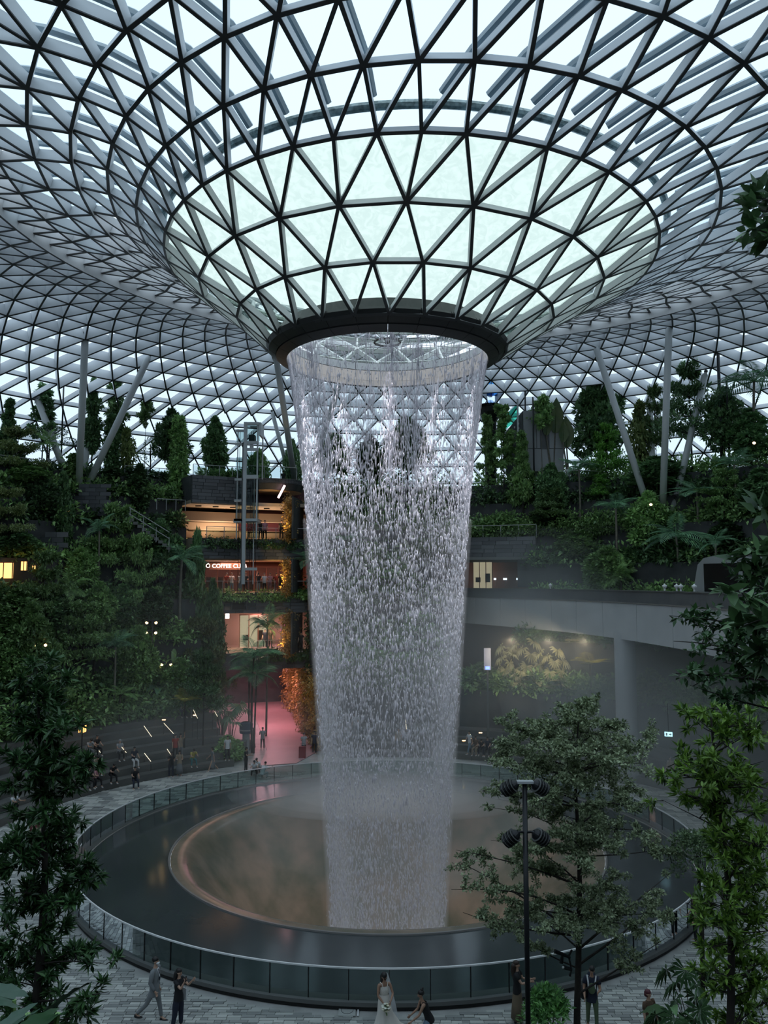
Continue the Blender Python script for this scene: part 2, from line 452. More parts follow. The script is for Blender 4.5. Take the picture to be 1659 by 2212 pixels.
pool = thing('pool', 'round black stone pool with a funnel that swallows the waterfall', 'pool')
MB().lathe([(14.42, 0.02), (14.42, 0.14), (14.1, 0.14), (14.1, 0.02)], 120, closed=True).obj('shadow_gap', M_BLACK, pool)
MB().lathe([(14.46, 0.14), (14.46, 0.26), (14.05, 0.30), (14.0, 0.10)], 120, closed=True).obj('kerb', M_KERB, pool)
MB().lathe([(14.02, 0.24), (10.22, 0.42)], 120).obj('water_table', M_POOL, pool, smooth=True)
MB().lathe([(10.24, 0.40), (10.22, 0.47), (10.14, 0.47), (10.12, 0.40)], 120, closed=True).obj('rim_strip', M_LIP, pool)
M_FUN = mat('wet_funnel_acrylic', (0.24, 0.18, 0.13), 0.22, spec=0.6, noise=(0.55, (0.11, 0.11, 0.075)))
MB().lathe([(10.12, 0.41), (9.85, 0.43), (9.6, 0.38), (9.2, 0.18), (8.6, -0.45), (7.9, -1.3), (7.0, -2.5), (6.0, -4.0), (5.0, -6.0), (4.2, -8.5), (3.8, -12)], 96).obj('funnel', M_FUN, pool, smooth=True)
barrier = thing('glass_barrier', 'curved clear glass barrier with a thin white top rail round the pool', 'barrier')
NB = 72
for i in range(NB):
    a0, a1 = i * 360 / NB + 0.07, (i + 1) * 360 / NB - 0.07
    MB().lathe([(14.34, 0.27), (14.34, 1.19), (14.32, 1.19), (14.32, 0.27)], 2, a0, a1, closed=True).obj('pane', M_GLASSB, barrier)
    MB().lathe([(14.355, 0.27), (14.355, 1.18), (14.305, 1.18), (14.305, 0.27)], 1, a1 + 0.02, a1 + 0.12, closed=True).obj('joint', M_BLACK, barrier)
MB().lathe([(14.355, 1.18), (14.355, 1.225), (14.305, 1.225), (14.305, 1.18)], 144, closed=True).obj('top_rail', M_WHITE, barrier)

def arc_wall(name, r, a0, a1, z0, z1, t=0.4, mt=M_SLATEW, n=None, **kw):
    n = n or max(2, int(abs(a1 - a0) / 3))
    return MB().lathe([(r, z0), (r, z1), (r + t, z1), (r + t, z0)], n, a0, a1, closed=True).obj(name, mt, **kw)

# banks: each terrace is a solid step
SEAT = [(20.8 + 0.75 * i, 0.43 * (i + 1)) for i in range(7)]
def bank(name, label, a0, a1, steps, r_end=50, zb=0.0):
    t = thing(name, label, 'terrace', kind='structure')
    for i, (r, z) in enumerate(steps):
        r2 = steps[i + 1][0] if i + 1 < len(steps) else r_end
        MB().lathe([(r, zb), (r, z), (r2, z), (r2, zb)], max(2, int((a1 - a0) / 3)), a0, a1, closed=True).obj('step', M_SOIL if z > 3.1 else M_SEAT, t)
        if z > 3.1:
            zp = steps[i - 1][1] if i else zb
            MB().lathe([(r - 0.12, zp), (r - 0.12, z + 0.25), (r, z + 0.25), (r, zp)], max(2, int((a1 - a0) / 3)), a0, a1, closed=True).obj('retaining_wall', M_SLATEW, t)
    return t
M_SEAT = mat('seat_step_stone', (0.085, 0.088, 0.085), 0.55, noise=(0.8, (0.125, 0.125, 0.115)))
HIGH = [(27.3, 5.0), (28.8, 8.2), (30.3, 11.3), (31.8, 14.4), (33.2, 17.3), (34.6, 19.8), (36.0, 21.7)]
bankl = bank('terrace', 'stepped garden bank on the left with seating steps at its foot', -118, -31, SEAT + HIGH)
ZB = W(1110, 1206, 70)[2]
bank('terrace', 'paved ground and planting bed under the rail track', 13.5, 24, SEAT[:4] + [(24.6, 4.3)], 31.5)
bank('terrace', 'upper garden ledges over the dim opening right of the waterfall', 9, 24, [(33.0, 17.3), (34.6, 19.8), (36.0, 21.7)], 50, ZB)
RHIGH = [(24.6, 4.3), (27.4, 8.0), (29.4, 11.2), (30.9, 14.2), (32.5, 17.3), (34.6, 19.8), (36.0, 21.7)]
bankr = bank('terrace', 'stepped garden bank on the right behind the rail track', 23, 118, SEAT[:4] + RHIGH)
bankc = bank('terrace', 'narrow garden bank straight behind the waterfall', -9.0, 9.0, SEAT[:4] + [(25.5, 4.3), (27.6, 7.5), (29.2, 10.8), (30.8, 14.0), (32.4, 17.3), (34.4, 19.8), (36.0, 21.7)])
MB().lathe([(36, 21.5), (36, 21.7), (50, 21.7), (50, 21.5)], 20, -31, -9, closed=True).obj('floor', M_SOIL, kind='structure')
wall_o = MB().lathe([(49.6, -0.5), (49.6, 22.5), (50, 22.5), (50, -0.5)], 96, closed=True).obj('wall_light_block', M_SLATEW, kind='structure')  # added to keep sky light from entering below the roof
near1 = MB().box((0, -36.2, 3.6), (60, 14.4, 7.2)).obj('terrace', M_SOIL, kind='structure'); near1['label'] = 'raised planting ledge below the camera'
near2 = MB().box((0, -24.4, 0.9), (46, 9.2, 1.8)).obj('terrace', M_SOIL, kind='structure'); near2['label'] = 'low planting bed between the camera and the plaza'

# ---------------------------------------------------------------- stone cladding, block by block
blk = MB().box((0, 0, 0), (1, 1, 1)).mesh('stone_block', M_SLATE)
def blocks(parent, r, a0, a1, z0, z1, bw=1.0, bh=0.32, skip=None):
    n = max(1, round((z1 - z0) / bh)); bh = (z1 - z0) / n
    for j in range(n):
        a = a0 - random.random() * math.degrees(bw / r) * 0.5
        while a < a1:
            da = math.degrees(bw * random.choice((0.7, 1.0, 1.3)) / r)
            b0, b1 = max(a, a0), min(a + da, a1); a += da
            if b1 - b0 < 0.12: continue
            am, z = (b0 + b1) / 2, z0 + (j + 0.5) * bh
            if skip and skip[0] < am < skip[1] and skip[2] < z < skip[3]: continue
            o = link('stone_block', blk, parent); o.location = P(r - random.random() * 0.03, am, z)
            o.rotation_euler = (0, 0, -math.radians(am)); o.scale = (math.radians(b1 - b0) * r - 0.03, 0.14, bh - 0.025)

def railing(label, r, a0, a1, z, h=1.05, step=1.3, glassy=True, group=None):
    t = thing('railing', label, 'railing', P(r, (a0 + a1) / 2, z), group=group); c = -t.location
    n = max(1, round(math.radians(abs(a1 - a0)) * r / step))
    for i in range(n + 1):
        a = a0 + (a1 - a0) * i / n
        MB().beam(P(r, a, z) + c, P(r, a, z + h) + c, 0.05, 0.05, (0, 1, 0)).obj('post', M_RAILM, t)
    MB().lathe([(r - 0.03, z + h), (r - 0.03, z + h + 0.05), (r + 0.03, z + h + 0.05), (r + 0.03, z + h)], max(2, n), a0, a1, c=c, closed=True).obj('top_rail', M_RAILM, t)
    if glassy: MB().lathe([(r, z + 0.08), (r, z + h - 0.06)], max(2, n), a0, a1, c=c).obj('glass', M_GLASSB, t)
    return t

# ---------------------------------------------------------------- the built canyon on the left: four levels of shops
M_CREAM = mat('cream_ceiling', (0.55, 0.43, 0.32), 0.6)
M_TAN = mat('tan_bulkhead', (0.36, 0.29, 0.23), 0.6)
M_MAROON = mat('maroon_wall', (0.09, 0.018, 0.03), 0.5)
M_WOOD = mat('shop_wood', (0.16, 0.07, 0.04), 0.5)
M_PINK = mat('pink_lit_floor', (0.40, 0.25, 0.26), 0.45, noise=(0.7, (0.46, 0.29, 0.30)))  # pink of the corridor lamps is mixed into the floor colour
M_LAMPW = mat('warm_lamp', (1, 0.7, 0.35), emit=(1.0, 0.62, 0.25), es=6)
M_LAMPP = mat('pink_lamp', (1, 0.6, 0.65), emit=(1.0, 0.55, 0.6), es=6)
M_SIGN = mat('lit_sign_white', (1, 1, 1), emit=(1.0, 0.93, 0.85), es=2.2)
M_SHOPLIT = mat('lit_shop_wall', (0.8, 0.6, 0.45), emit=(1.0, 0.72, 0.5), es=0.55)
ZF = lambda py: W(540, py, 68.5)[2]
Z2b, Z2t = ZF(1449), ZF(1412)      # first slab
Z3b, Z3t = ZF(1325), ZF(1280)
Z4b, Z4t = ZF(1208), ZF(1164)
Z5b, Z5t = ZF(1089), ZF(1030)
A0, A1 = -31.0, -9.0
fac = thing('wall_canyon', 'dark slate shop front of four storeys with balconies, left of the waterfall', 'wall', kind='structure')
for nm, z0, z1, r in (('slab', Z2b, Z2t, 31.8), ('slab', Z3b, Z3t, 31.5), ('slab', Z4b, Z4t, 31.2)):
    MB().lathe([(r + 0.1, z0), (r + 0.1, z1), (r + 16, z1), (r + 16, z0)], 10, A0, A1, closed=True).obj('slab', M_TAN, fac)
MB().lathe([(31.9, Z5b), (31.9, Z5t), (36.2, Z5t), (36.2, Z5b)], 10, A0, -21.5, closed=True).obj('upper_wall', M_SLATEW, fac)
blocks(fac, 31.8, A0, A1, Z2b, Z2t, 1.1, 0.4)
blocks(fac, 31.5, A0, A1, Z3b, Z3t, 1.0, 0.3, skip=(-24.6, -22.4, Z3b + 0.35, Z3t - 0.75))
blocks(fac, 31.2, A0, A1, Z4b, Z4t, 1.0, 0.3)
blocks(fac, 31.8, A0, -21.6, Z5b, Z5t, 0.95, 0.3)
vent = P(31.44, -23.5, (Z3b + Z3t) / 2 - .2)
wv = thing('vent_opening', 'square black opening in the slate band under the coffee shop level', 'vent', vent, math.radians(23.5))
MB().box((0, 0.1, 0), (1.25, 0.1, 0.75)).obj('recess', M_BLACK, wv)
for s in (-1, 1): MB().box((0.64 * s, 0, 0), (0.06, 0.2, 0.86)).obj('frame_side', M_KERB, wv); MB().box((0, 0, 0.4 * s), (1.3, 0.2, 0.06)).obj('frame_side', M_KERB, wv)
# curved balcony on the top level
bal = thing('balcony', 'curved slate balcony on the top level beside the lift tower', 'balcony', (0, 0, 0), kind='structure')
bc = P(34.2, -18.0, 0)
MB().lathe([(0.2, Z5b + 1.4), (2.9, Z5b + 1.4), (3.1, Z5b + 1.9), (3.1, Z5t), (0.2, Z5t)], 40, 0, 360, c=bc).obj('deck', M_SLATEW, bal)
for j in range(6):
    for i in range(22):
        a = 70 + i * 11 + (j % 2) * 5; z = Z5b + 1.95 + (j + .5) * (Z5t - Z5b - 1.95) / 6
        o = link('stone_block', blk, bal); o.location = (bc.x + 3.1 * math.sin(math.radians(a)), bc.y + 3.1 * math.cos(math.radians(a)), z)
        o.rotation_euler = (0, 0, -math.radians(a)); o.scale = (0.56, 0.12, (Z5t - Z5b - 1.95) / 6 - 0.02)
MB().lathe([(0.0, Z5b + 1.38), (2.88, Z5b + 1.38)], 40, c=bc).obj('soffit', M_CREAM, bal)
railing('thin metal railing with clear glass on the curved slate balcony', 31.6, -22.3, -14.5, Z5t)
MB().lathe([(36.1, Z4t + 1), (36.1, Z5t), (36.3, Z5t), (36.3, Z4t + 1)], 6, -22, A1, closed=True).obj('back_wall', M_MAROON, fac)
sl = thing('strip_light', 'slanted pinkish strip light under the curved balcony', 'lamp', W(608, 1062, 69.5), 0)
MB().beam((-0.28, 0, -0.55), (0.28, 0, 0.55), 0.16, 0.12, (0, 1, 0)).obj('tube', M_LAMPP, sl); MB().beam((-0.28, 0.12, -0.55), (0.28, 0.12, 0.55), 0.2, 0.1, (0, 1, 0)).obj('tray', M_KERB, sl)
# interiors
def arcbox(name, r0, r1, a0, a1, z0, z1, mt, parent, n=8): return MB().lathe([(r0, z0), (r0, z1), (r1, z1), (r1, z0)], n, a0, a1, closed=True).obj(name, mt, parent)
arcbox('back_wall', 41, 41.3, A0, A1, Z4t, Z5b + 1, M_TAN, fac)
for k, (z0, z1, r0) in enumerate(((Z5b - 0.05, Z5b + 0.25, 32), (Z5b - 1.2, Z5b - 0.4, 35.5), (Z5b - 1.9, Z5b - 1.25, 37), (Z5b - 2.6, Z5b - 2.0, 38.5))):
    arcbox('ceiling_band', r0, 41, A0, A1, z0, z1, M_CREAM if k != 1 else M_TAN, fac)
for i in range(7): 
    q = P(33.6, -29 + i * 2.6, Z5b - 0.1); MB().box(q, (0.5, 0.16, 0.08)).obj('ceiling_slot', M_BLACK, fac)
arcbox('back_wall', 38, 38.3, A0, A1, Z3t, Z4b, M_WOOD, fac)
arcbox('ceiling_band', 31.6, 36, A0, A1, Z4b - 0.1, Z4b - 0.02, M_CREAM, fac)
arcbox('back_wall', 41, 41.3, A0, A1, Z2t, Z3b, M_TAN, fac)
# shop sign
def text_mesh(name, txt, size, ext, mt):
    cu = bpy.data.curves.new(name, 'FONT'); cu.body = txt; cu.size = size; cu.extrude = ext; cu.align_x = 'CENTER'; cu.align_y = 'CENTER'
    o = bpy.data.objects.new(name, cu); COL.objects.link(o); dg = bpy.context.evaluated_depsgraph_get()
    me = bpy.data.meshes.new_from_object(o.evaluated_get(dg)); bpy.data.objects.remove(o); me.materials.clear(); me.materials.append(mt); return me
sg = thing('shop_sign', 'lit white lettering over the coffee shop entrance', 'sign', W(489, 1223, 72.0), math.radians(20))
t_ = link('lettering', text_mesh('lettering', '\u00d6 COFFEE CLUB', 0.50, 0.03, M_SIGN), sg); t_.rotation_euler = (PI / 2, 0, 0)
MB().box((0, 0.08, 0), (3.0, 0.08, 0.62)).obj('backing', M_WOOD, sg)
s2 = thing('exit_sign', 'small lit white square sign at the left end of the second level', 'sign', W(491, 1331, 70), math.radians(15))
MB().box((0, 0, 0), (0.34, 0.08, 0.42)).obj('panel', M_SIGN, s2); link('lettering', text_mesh('lettering', '2', 0.34, 0.01, M_BLACK), s2, (0, -0.05, 0)).rotation_euler = (PI / 2, 0, 0)
# corridor under the first slab
MB().add([W(566, 1640, 60.5), W(700, 1628, 61.5), P(60, -7, 0) * 0 + Vector((-11.5, 56, 0)), Vector((-15.5, 56, 0)), Vector((-12.6, 36, 0))], [(0, 1, 2, 3, 4)])
def flat(name, pts, z, mt, parent, t=0.03): return MB().prism([(p[0], p[1], z) for p in pts], (0, 0, t)).obj(name, mt, parent)
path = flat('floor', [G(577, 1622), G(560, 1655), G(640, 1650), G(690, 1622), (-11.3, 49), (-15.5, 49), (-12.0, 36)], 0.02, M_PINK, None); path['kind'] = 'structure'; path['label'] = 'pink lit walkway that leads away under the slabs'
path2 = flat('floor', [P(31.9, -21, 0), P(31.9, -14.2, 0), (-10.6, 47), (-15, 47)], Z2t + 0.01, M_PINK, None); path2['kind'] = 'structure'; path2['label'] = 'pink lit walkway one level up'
MB().box((-13, 49.3, 5), (9, 0.3, 12)).obj('wall_back', M_TAN, kind='structure')
def lamp(name, loc, col, power, size=0.5, kind='AREA', rot=(0, 0, 0), spot=None):
    l = bpy.data.lights.new(name, kind); l.energy = power; l.color = col
    if kind == 'AREA': l.size = size
    elif kind == 'SPOT': l.spot_size = math.radians(spot or 70); l.spot_blend = 0.6; l.shadow_soft_size = 0.15
    else: l.shadow_soft_size = size
    o = bpy.data.objects.new(name, l); COL.objects.link(o); o.location = loc; o.rotation_euler = rot; return o
lamp('corridor_lamp', (-10.5, 33, Z2b - 0.15), (1.0, 0.42, 0.50), 300, 3.0)
lamp('corridor_lamp', (-12.5, 42, Z2b - 0.15), (1.0, 0.42, 0.50), 240, 3.0)
lamp('corridor_lamp', (-11.5, 36, Z3b - 0.15), (1.0, 0.5, 0.5), 160, 2.0)
lamp('shop_lamp', P(34, -23, Z4b - 0.2), (1.0, 0.55, 0.4), 170, 3.0)
lamp('shop_lamp', P(34, -16, Z4b - 0.2), (1.0, 0.45, 0.4), 120, 3.0)
lamp('shop_lamp', P(36, -25, Z4t + 0.4), (1.0, 0.70, 0.46), 110, 3.0, rot=(PI, 0, 0))
lamp('shop_lamp', P(36, -18, Z4t + 0.4), (1.0, 0.70, 0.46), 110, 3.0, rot=(PI, 0, 0))
lamp('shop_lamp', P(35, -19, Z3b - 0.2), (1.0, 0.7, 0.5), 160, 2.0)
# shop windows seen under the slabs
def shopfront(label, c, rz, wd, h, n, mt):
    t = thing('shop_window', label, 'window', c, rz)
    MB().box((0, 0.3, h / 2), (wd, 0.1, h)).obj('lit_interior', mt, t)
    for i in range(n + 1): MB().box((-wd / 2 + wd * i / n, 0, h / 2), (0.08, 0.12, h)).obj('mullion', M_WOOD, t)
    for i in range(n): MB().box((-wd / 2 + wd * (i + .5) / n, 0.02, h / 2), (wd / n - 0.1, 0.03, h - 0.1)).obj('pane', M_GLASSB, t)
    MB().box((0, 0, h), (wd + 0.1, 0.14, 0.1)).obj('head', M_WOOD, t)
    for i in range(max(2, int(wd))): MB().box((-wd / 2 + (i + .5) * wd / max(2, int(wd)), 0.16, h * 0.3 + 0.2 * (i % 2)), (0.5, 0.2, 0.5 + 0.4 * (i % 3))).obj('display_shelf', M_WOOD, t)
    return t
shopfront('wide dim red shop window behind the people on the coffee shop level', P(37.3, -21, Z3t), math.radians(20), 9, 2.3, 8, mat('red_shop', (0.2, 0.06, 0.05), emit=(0.8, 0.2, 0.14), es=0.12))
shopfront('bright white shop window above the upper pink walkway', P(37.5, -19.2, Z2t), math.radians(19), 2.6, 3.0, 3, M_SHOPLIT)
shopfront('low row of warm lit counters on the cream ceilinged level', P(39, -25.5, Z4t), math.radians(24), 8, 1.5, 7, mat('counter_glow', (0.8, 0.5, 0.25), emit=(1.0, 0.6, 0.25), es=0.5))

# right hand opening behind the rail track
ZR = lambda py: W(1110, py, 70)[2]
R3b, R3t, R4b, R4t = ZR(1300), ZR(1268), ZR(1206), ZR(1160)
wr = thing('wall_right', 'dark slate band with a dim opening below it, right of the waterfall', 'wall', kind='structure')
MB().lathe([(31.8, R4b), (31.8, R4t), (36, R4t), (36, R4b)], 24, 9, 24, closed=True).obj('slab', M_SLATEW, wr)
MB().lathe([(31.6, R4b - 0.12), (31.6, R4b + 0.12), (32.4, R4b + 0.12), (32.4, R4b - 0.12)], 24, 9, 24, closed=True).obj('ledge', M_KERB, wr)
blocks(wr, 31.7, 9, 24, R4b + 0.12, R4t, 1.2, 0.36)
MB().lathe([(47.0, 0.1), (47.0, R4b), (47.2, R4b), (47.2, 0.1)], 24, 5, 30, closed=True).obj('back_wall', M_WOOD, wr)
MB().lathe([(31.8, R3t), (31.8, R4b), (34, R4b), (34, R3t)], 4, 21, 24, closed=True).obj('shaded_wall', M_SLATEW, wr)
shopfront('narrow lit doorway with wooden frames behind the rail track', P(45, 13.0, R3t - .3), math.radians(-12), 2.0, 3.2, 3, M_SHOPLIT)
for i, a in enumerate((18.4, 19.7, 21.4)):
    t = thing('info_screen', ('small bright screen nearest the lit doorway', 'middle one of three small screens in the dim opening', 'third small screen from the lit doorway')[i], 'screen', P(46.5, a - 4, R3t + 0.75), math.radians(-a), group='screens in the dim opening')
    MB().box((0, 0, 0), (0.25 + 0.15 * (i > 0), 0.05, 0.2)).obj('display', mat('screen_glow', (0.8, 0.9, 1), emit=(0.7, 0.85, 1.0), es=1.2), t); MB().box((0, 0.05, -0.35), (0.06, 0.06, 0.8)).obj('stand', M_KERB, t)

# ---------------------------------------------------------------- raised rail track with its columns and train
TK = [(985, 75), (1080, 68.5), (1190, 62), (1300, 55.5), (1450, 46), (1550, 40), (1640, 35), (1760, 29), (1900, 23)]
tp = [W(px, 1257, d) for px, d in TK]; tp = [Vector((p.x, p.y, 0)) for p in tp]
def smooth(pts, n):
    res = []
    for i in range(len(pts) - 1):
        p0, p1, p2, p3 = pts[max(i - 1, 0)], pts[i], pts[i + 1], pts[min(i + 2, len(pts) - 1)]
        for k in range(n):
            t = k / n; res.append(0.5 * ((2 * p1) + (p2 - p0) * t + (2 * p0 - 5 * p1 + 4 * p2 - p3) * t * t + (3 * p1 - p0 - 3 * p2 + p3) * t ** 3))
    return res + [pts[-1]]
tps = smooth(tp, 4)
def sweep(pts, prof, off=0.0):
    """profile of (lateral, z) swept along a ground line"""
    vs = []; k = len(prof)
    for i, p in enumerate(pts):
        t = (pts[min(i + 1, len(pts) - 1)] - pts[max(i - 1, 0)]).normalized(); s = Vector((-t.y, t.x, 0))
        for l, z in prof: vs.append(p + s * (l + off) + Vector((0, 0, z)))
    fs = [tuple(range(k - 1, -1, -1)), tuple((len(pts) - 1) * k + q for q in range(k))]
    for i in range(len(pts) - 1):
        for q in range(k): fs.append((i * k + q, i * k + (q + 1) % k, (i + 1) * k + (q + 1) % k, (i + 1) * k + q))
    return MB().add(vs, fs)
track = thing('rail_viaduct', 'pale concrete rail viaduct that crosses the hall on the right', 'bridge', kind='structure')
ZT = 11.55
for i in range(0, len(tps) - 1, 2):
    seg = tps[i:i + 3]
    a, b = seg[0].copy(), seg[-1].copy(); g = (b - a).normalized() * 0.02
    seg = [a + g] + seg[1:-1] + [b - g]
    sweep(seg, [(0.0, ZT - 2.35), (0.0, ZT), (4.6, ZT), (4.6, ZT - 2.35)]).obj('panel', M_CONC, track)
sweep(tps, [(-0.06, ZT), (-0.06, ZT + 0.07), (0.5, ZT + 0.07), (0.5, ZT)]).obj('gutter_edge', M_LIP, track)
sweep(tps, [(0.2, ZT + 0.07), (0.2, ZT + 0.78), (0.5, ZT + 0.78), (0.5, ZT + 0.07)]).obj('parapet', M_CONCD, track)
sweep(tps, [(0.14, ZT + 0.78), (0.14, ZT + 0.84), (0.56, ZT + 0.84), (0.56, ZT + 0.78)]).obj('coping', M_KERB, track)
for px, d, wd in ((1143, 66, 1.1), (1347, 53.5, 1.35), (1900, 33, 1.3)):
    q = W(px, 1300, d); o = MB().lathe([(wd / 2, 0), (wd / 2, ZT - 2.0)], 20, c=(q.x, q.y, 0)).obj('column', M_CONC, track, smooth=True)
for i, (px, d) in enumerate(((1189, 61.5), (1436, 47.6), (1462, 46.0), (1471, 45.4), (1500, 43.8))):
    q = W(px, 1280, d)
    t = thing('floodlight', ('small white flood lamp on the track parapet nearest the waterfall', 'white urn shaped lamp leftmost of the four on the track parapet', 'white urn shaped lamp, left one of the close pair on the parapet', 'white urn shaped lamp, right one of the close pair on the parapet', 'white urn shaped lamp on the parapet nearest the train')[i], 'lamp', (q.x, q.y, ZT + 0.84), group='white lamps on the track parapet')
    MB().lathe([(0.05, 0.0), (0.05, 0.16)], 10).obj('stem', M_WHITE, t); MB().lathe([(0.0, 0.15), (0.07, 0.16), (0.14, 0.28), (0.14, 0.34), (0.05, 0.38), (0.04, 0.44), (0.0, 0.45)], 12).obj('head', M_WHITE, t, smooth=True)
    MB().box((0.0, 0.0, 0.01), (0.34, 0.2, 0.03)).obj('base_plate', M_KERB, t)
# train
M_TRAIN = mat('train_silver', (0.42, 0.44, 0.45), 0.3, metal=0.5); M_TWIN = mat('train_window', (0.012, 0.012, 0.014), 0.15)
tr = thing('train', 'silver people mover car with a dark windscreen on the viaduct', 'train', W(1528, 1284, 46.5), 0)
tr.location.z = ZT + 0.1; tr.rotation_euler = (0, 0, math.radians(-64))
# local x runs along the car, nose at x = 0
prof = [(0.0, 0.0), (0.1, 0.45), (0.55, 2.25), (1.0, 2.62), (1.5, 2.7), (9, 2.7), (9, 0.0)]
MB().prism([(x, -1.3, z) for x, z in prof], (0, 2.6, 0)).obj('body', M_TRAIN, tr)
MB().prism([(0.02, -1.1, 0.62), (0.02, 1.1, 0.62), (0.42, 1.05, 2.16), (0.42, -1.05, 2.16)], (0.09, 0, -0.02)).obj('windscreen', M_TWIN, tr)
for s in (-1, 1):
    for k in range(3): MB().prism([(1.0 + 2.6 * k, 1.28 * s, 0.75), (3.3 + 2.6 * k, 1.28 * s, 0.75), (3.3 + 2.6 * k, 1.28 * s, 2.3), (1.0 + 2.6 * k, 1.28 * s, 2.3)], (0, 0.05 * s, 0)).obj('side_window', M_TWIN, tr)
    MB().ball((0.1, 0.85 * s, 0.3), (0.1, 0.14, 0.1)).obj('headlamp', M_WHITE, tr)
MB().prism([(-0.03, -1.32, 0.0), (-0.03, 1.32, 0.0), (0.05, 1.32, 0.42), (0.05, -1.32, 0.42)], (0.1, 0, 0)).obj('bumper', M_KERB, tr)
# ================================================================ waterfall and mist
M_DROP = bpy.data.materials.new('falling_water'); M_DROP.use_nodes = True
t = M_DROP.node_tree; t.nodes.clear(); o_ = t.nodes.new('ShaderNodeOutputMaterial')
d1 = t.nodes.new('ShaderNodeBsdfDiffuse'); d1.inputs[0].default_value = (0.93, 0.92, 0.97, 1)
d2 = t.nodes.new('ShaderNodeBsdfTranslucent'); d2.inputs[0].default_value = (0.93, 0.92, 0.97, 1)
d3 = t.nodes.new('ShaderNodeBsdfTransparent'); m1 = t.nodes.new('ShaderNodeMixShader'); m2 = t.nodes.new('ShaderNodeMixShader')
m1.inputs[0].default_value = 0.5; m2.inputs[0].default_value = 0.2
t.links.new(d1.outputs[0], m1.inputs[1]); t.links.new(d2.outputs[0], m1.inputs[2])
t.links.new(m1.outputs[0], m2.inputs[1]); t.links.new(d3.outputs[0], m2.inputs[2]); t.links.new(m2.outputs[0], o_.inputs['Surface'])
ZTAB = [(-9.0, 2.55), (-1.5, 2.8), (6.2, 3.35), (10.8, 3.67), (14.6, 3.92), (19.0, 4.31), (21.3, 4.63), (23.4, 4.92), (24.1, 5.03)]
def fall_r(z): return np.interp(z, [a for a, _ in ZTAB], [b for _, b in ZTAB])
def drops(n, zlo, zhi, rad, ln, thick, seed, zpow=1.0, streak=0.6):
    g = np.random.default_rng(seed)
    z = zlo + (zhi - zlo) * g.random(n) ** zpow
    nst = 260; sa = g.random(nst) * 2 * PI; wt = g.gamma(0.8, 1, nst); wt /= wt.sum()
    k = g.choice(nst, n, p=wt)
    a = np.where(g.random(n) < streak, sa[k] + g.normal(0, 0.012, n) * (1 + (24 - z) * 0.15), g.random(n) * 2 * PI)
    th = thick * (1 + (24 - z) * 0.06)
    r = fall_r(z) - np.abs(g.normal(0, 1, n)) * th * 0.7 + g.normal(0, 1, n) * th * 0.12
    R = rad[0] + (rad[1] - rad[0]) * g.random(n) ** 2; L = ln[0] + (ln[1] - ln[0]) * g.random(n) ** 2
    c = np.stack([r * np.sin(a), r * np.cos(a), z], 1)
    base = np.array([[1, 0, 0], [0, 1, 0], [-1, 0, 0], [0, -1, 0], [0, 0, 1], [0, 0, -1]], float)
    V = base[None] * np.stack([R, R, L], 1)[:, None, :] + c[:, None, :]
    V[:, 4, 0] += g.normal(0, .012, n); V[:, 5, 1] += g.normal(0, .012, n)
    f = np.array([[0, 1, 4], [1, 2, 4], [2, 3, 4], [3, 0, 4], [1, 0, 5], [2, 1, 5], [3, 2, 5], [0, 3, 5]])
    F = (np.arange(n)[:, None, None] * 6 + f[None]).reshape(-1, 3)
    return V.reshape(-1, 3), F
fall = thing('waterfall', 'tall round curtain of falling water dropping from the roof hole into the pool', 'waterfall')
for nm, a in (('falling_drops', (22000, -8, 24.0, (0.014, 0.046), (0.06, 0.26), 0.15, 1, 0.85, 0.5)),
              ('water_strings', (9000, 15.0, 24.1, (0.007, 0.016), (0.15, 0.55), 0.06, 2, 0.55, 0.85)),
              ('fine_spray', (13000, -8, 18, (0.006, 0.015), (0.05, 0.2), 0.30, 3, 1.15, 0.35))):
    V, F = drops(*a); link(nm, np_mesh(nm, V, F, M_DROP), fall, kind='stuff')

def vol(name, dens, col=(0.95, 0.97, 0.97), aniso=0.2):
    m = bpy.data.materials.new(name); m.use_nodes = True; t = m.node_tree; t.nodes.clear()
    o = t.nodes.new('ShaderNodeOutputMaterial'); v = t.nodes.new('ShaderNodeVolumeScatter')
    v.inputs['Color'].default_value = (*col, 1); v.inputs['Density'].default_value = dens; v.inputs['Anisotropy'].default_value = aniso
    t.links.new(v.outputs[0], o.inputs['Volume']); m.cycles.homogeneous_volume = True
    return m
mist = thing('mist', 'thin drifting mist over the pool and in front of the planting on the right', 'mist', (0, 0, 0), kind='stuff')
for c, r, s in [((9, 17, 6.5), (10, 9, 6.0), 0.015), ((13, 19, 8), (8, 8, 5), 0.012), ((18, 11, 5.5), (9, 10, 5), 0.032), ((16, 3, 4), (7, 9, 3.7), 0.014),
                ((0, 7.8, 0.6), (7.6, 2.6, 1.0), 0.36), ((0, 2, 1.6), (10, 9, 1.9), 0.010), ((-17, 21, 8), (10, 9, 6), 0.007), ((-14, 17, 2.8), (9, 6, 2.6), 0.024), ((12, 24, 13.5), (6, 4, 3.2), 0.022)]:
    for k in (1.22, 0.98, 0.72):
        MB().ball(c, tuple(x * k for x in r), 24, 14).obj('mist_cloud', vol('mist_cloud', s * 0.42), mist, smooth=True)
for t_, s, zt_ in ((0.3, 0.09, 9.5), (0.45, 0.08, 12.5), (0.6, 0.07, 16.0)):
    zs_ = [-6, -1.5, 2, 6.2, 10.8, zt_] if zt_ > 11 else [-6, -1.5, 2, 6.2, zt_]
    pr = [(fall_r(z) + t_ * 0.3, z) for z in zs_] + [(fall_r(z) - t_ - (16 - z) * 0.02, z) for z in zs_[::-1]]
    MB().lathe(pr[::-1], 48, closed=True).obj('spray_veil', vol('spray_veil', s, (0.96, 0.96, 0.98)), mist)

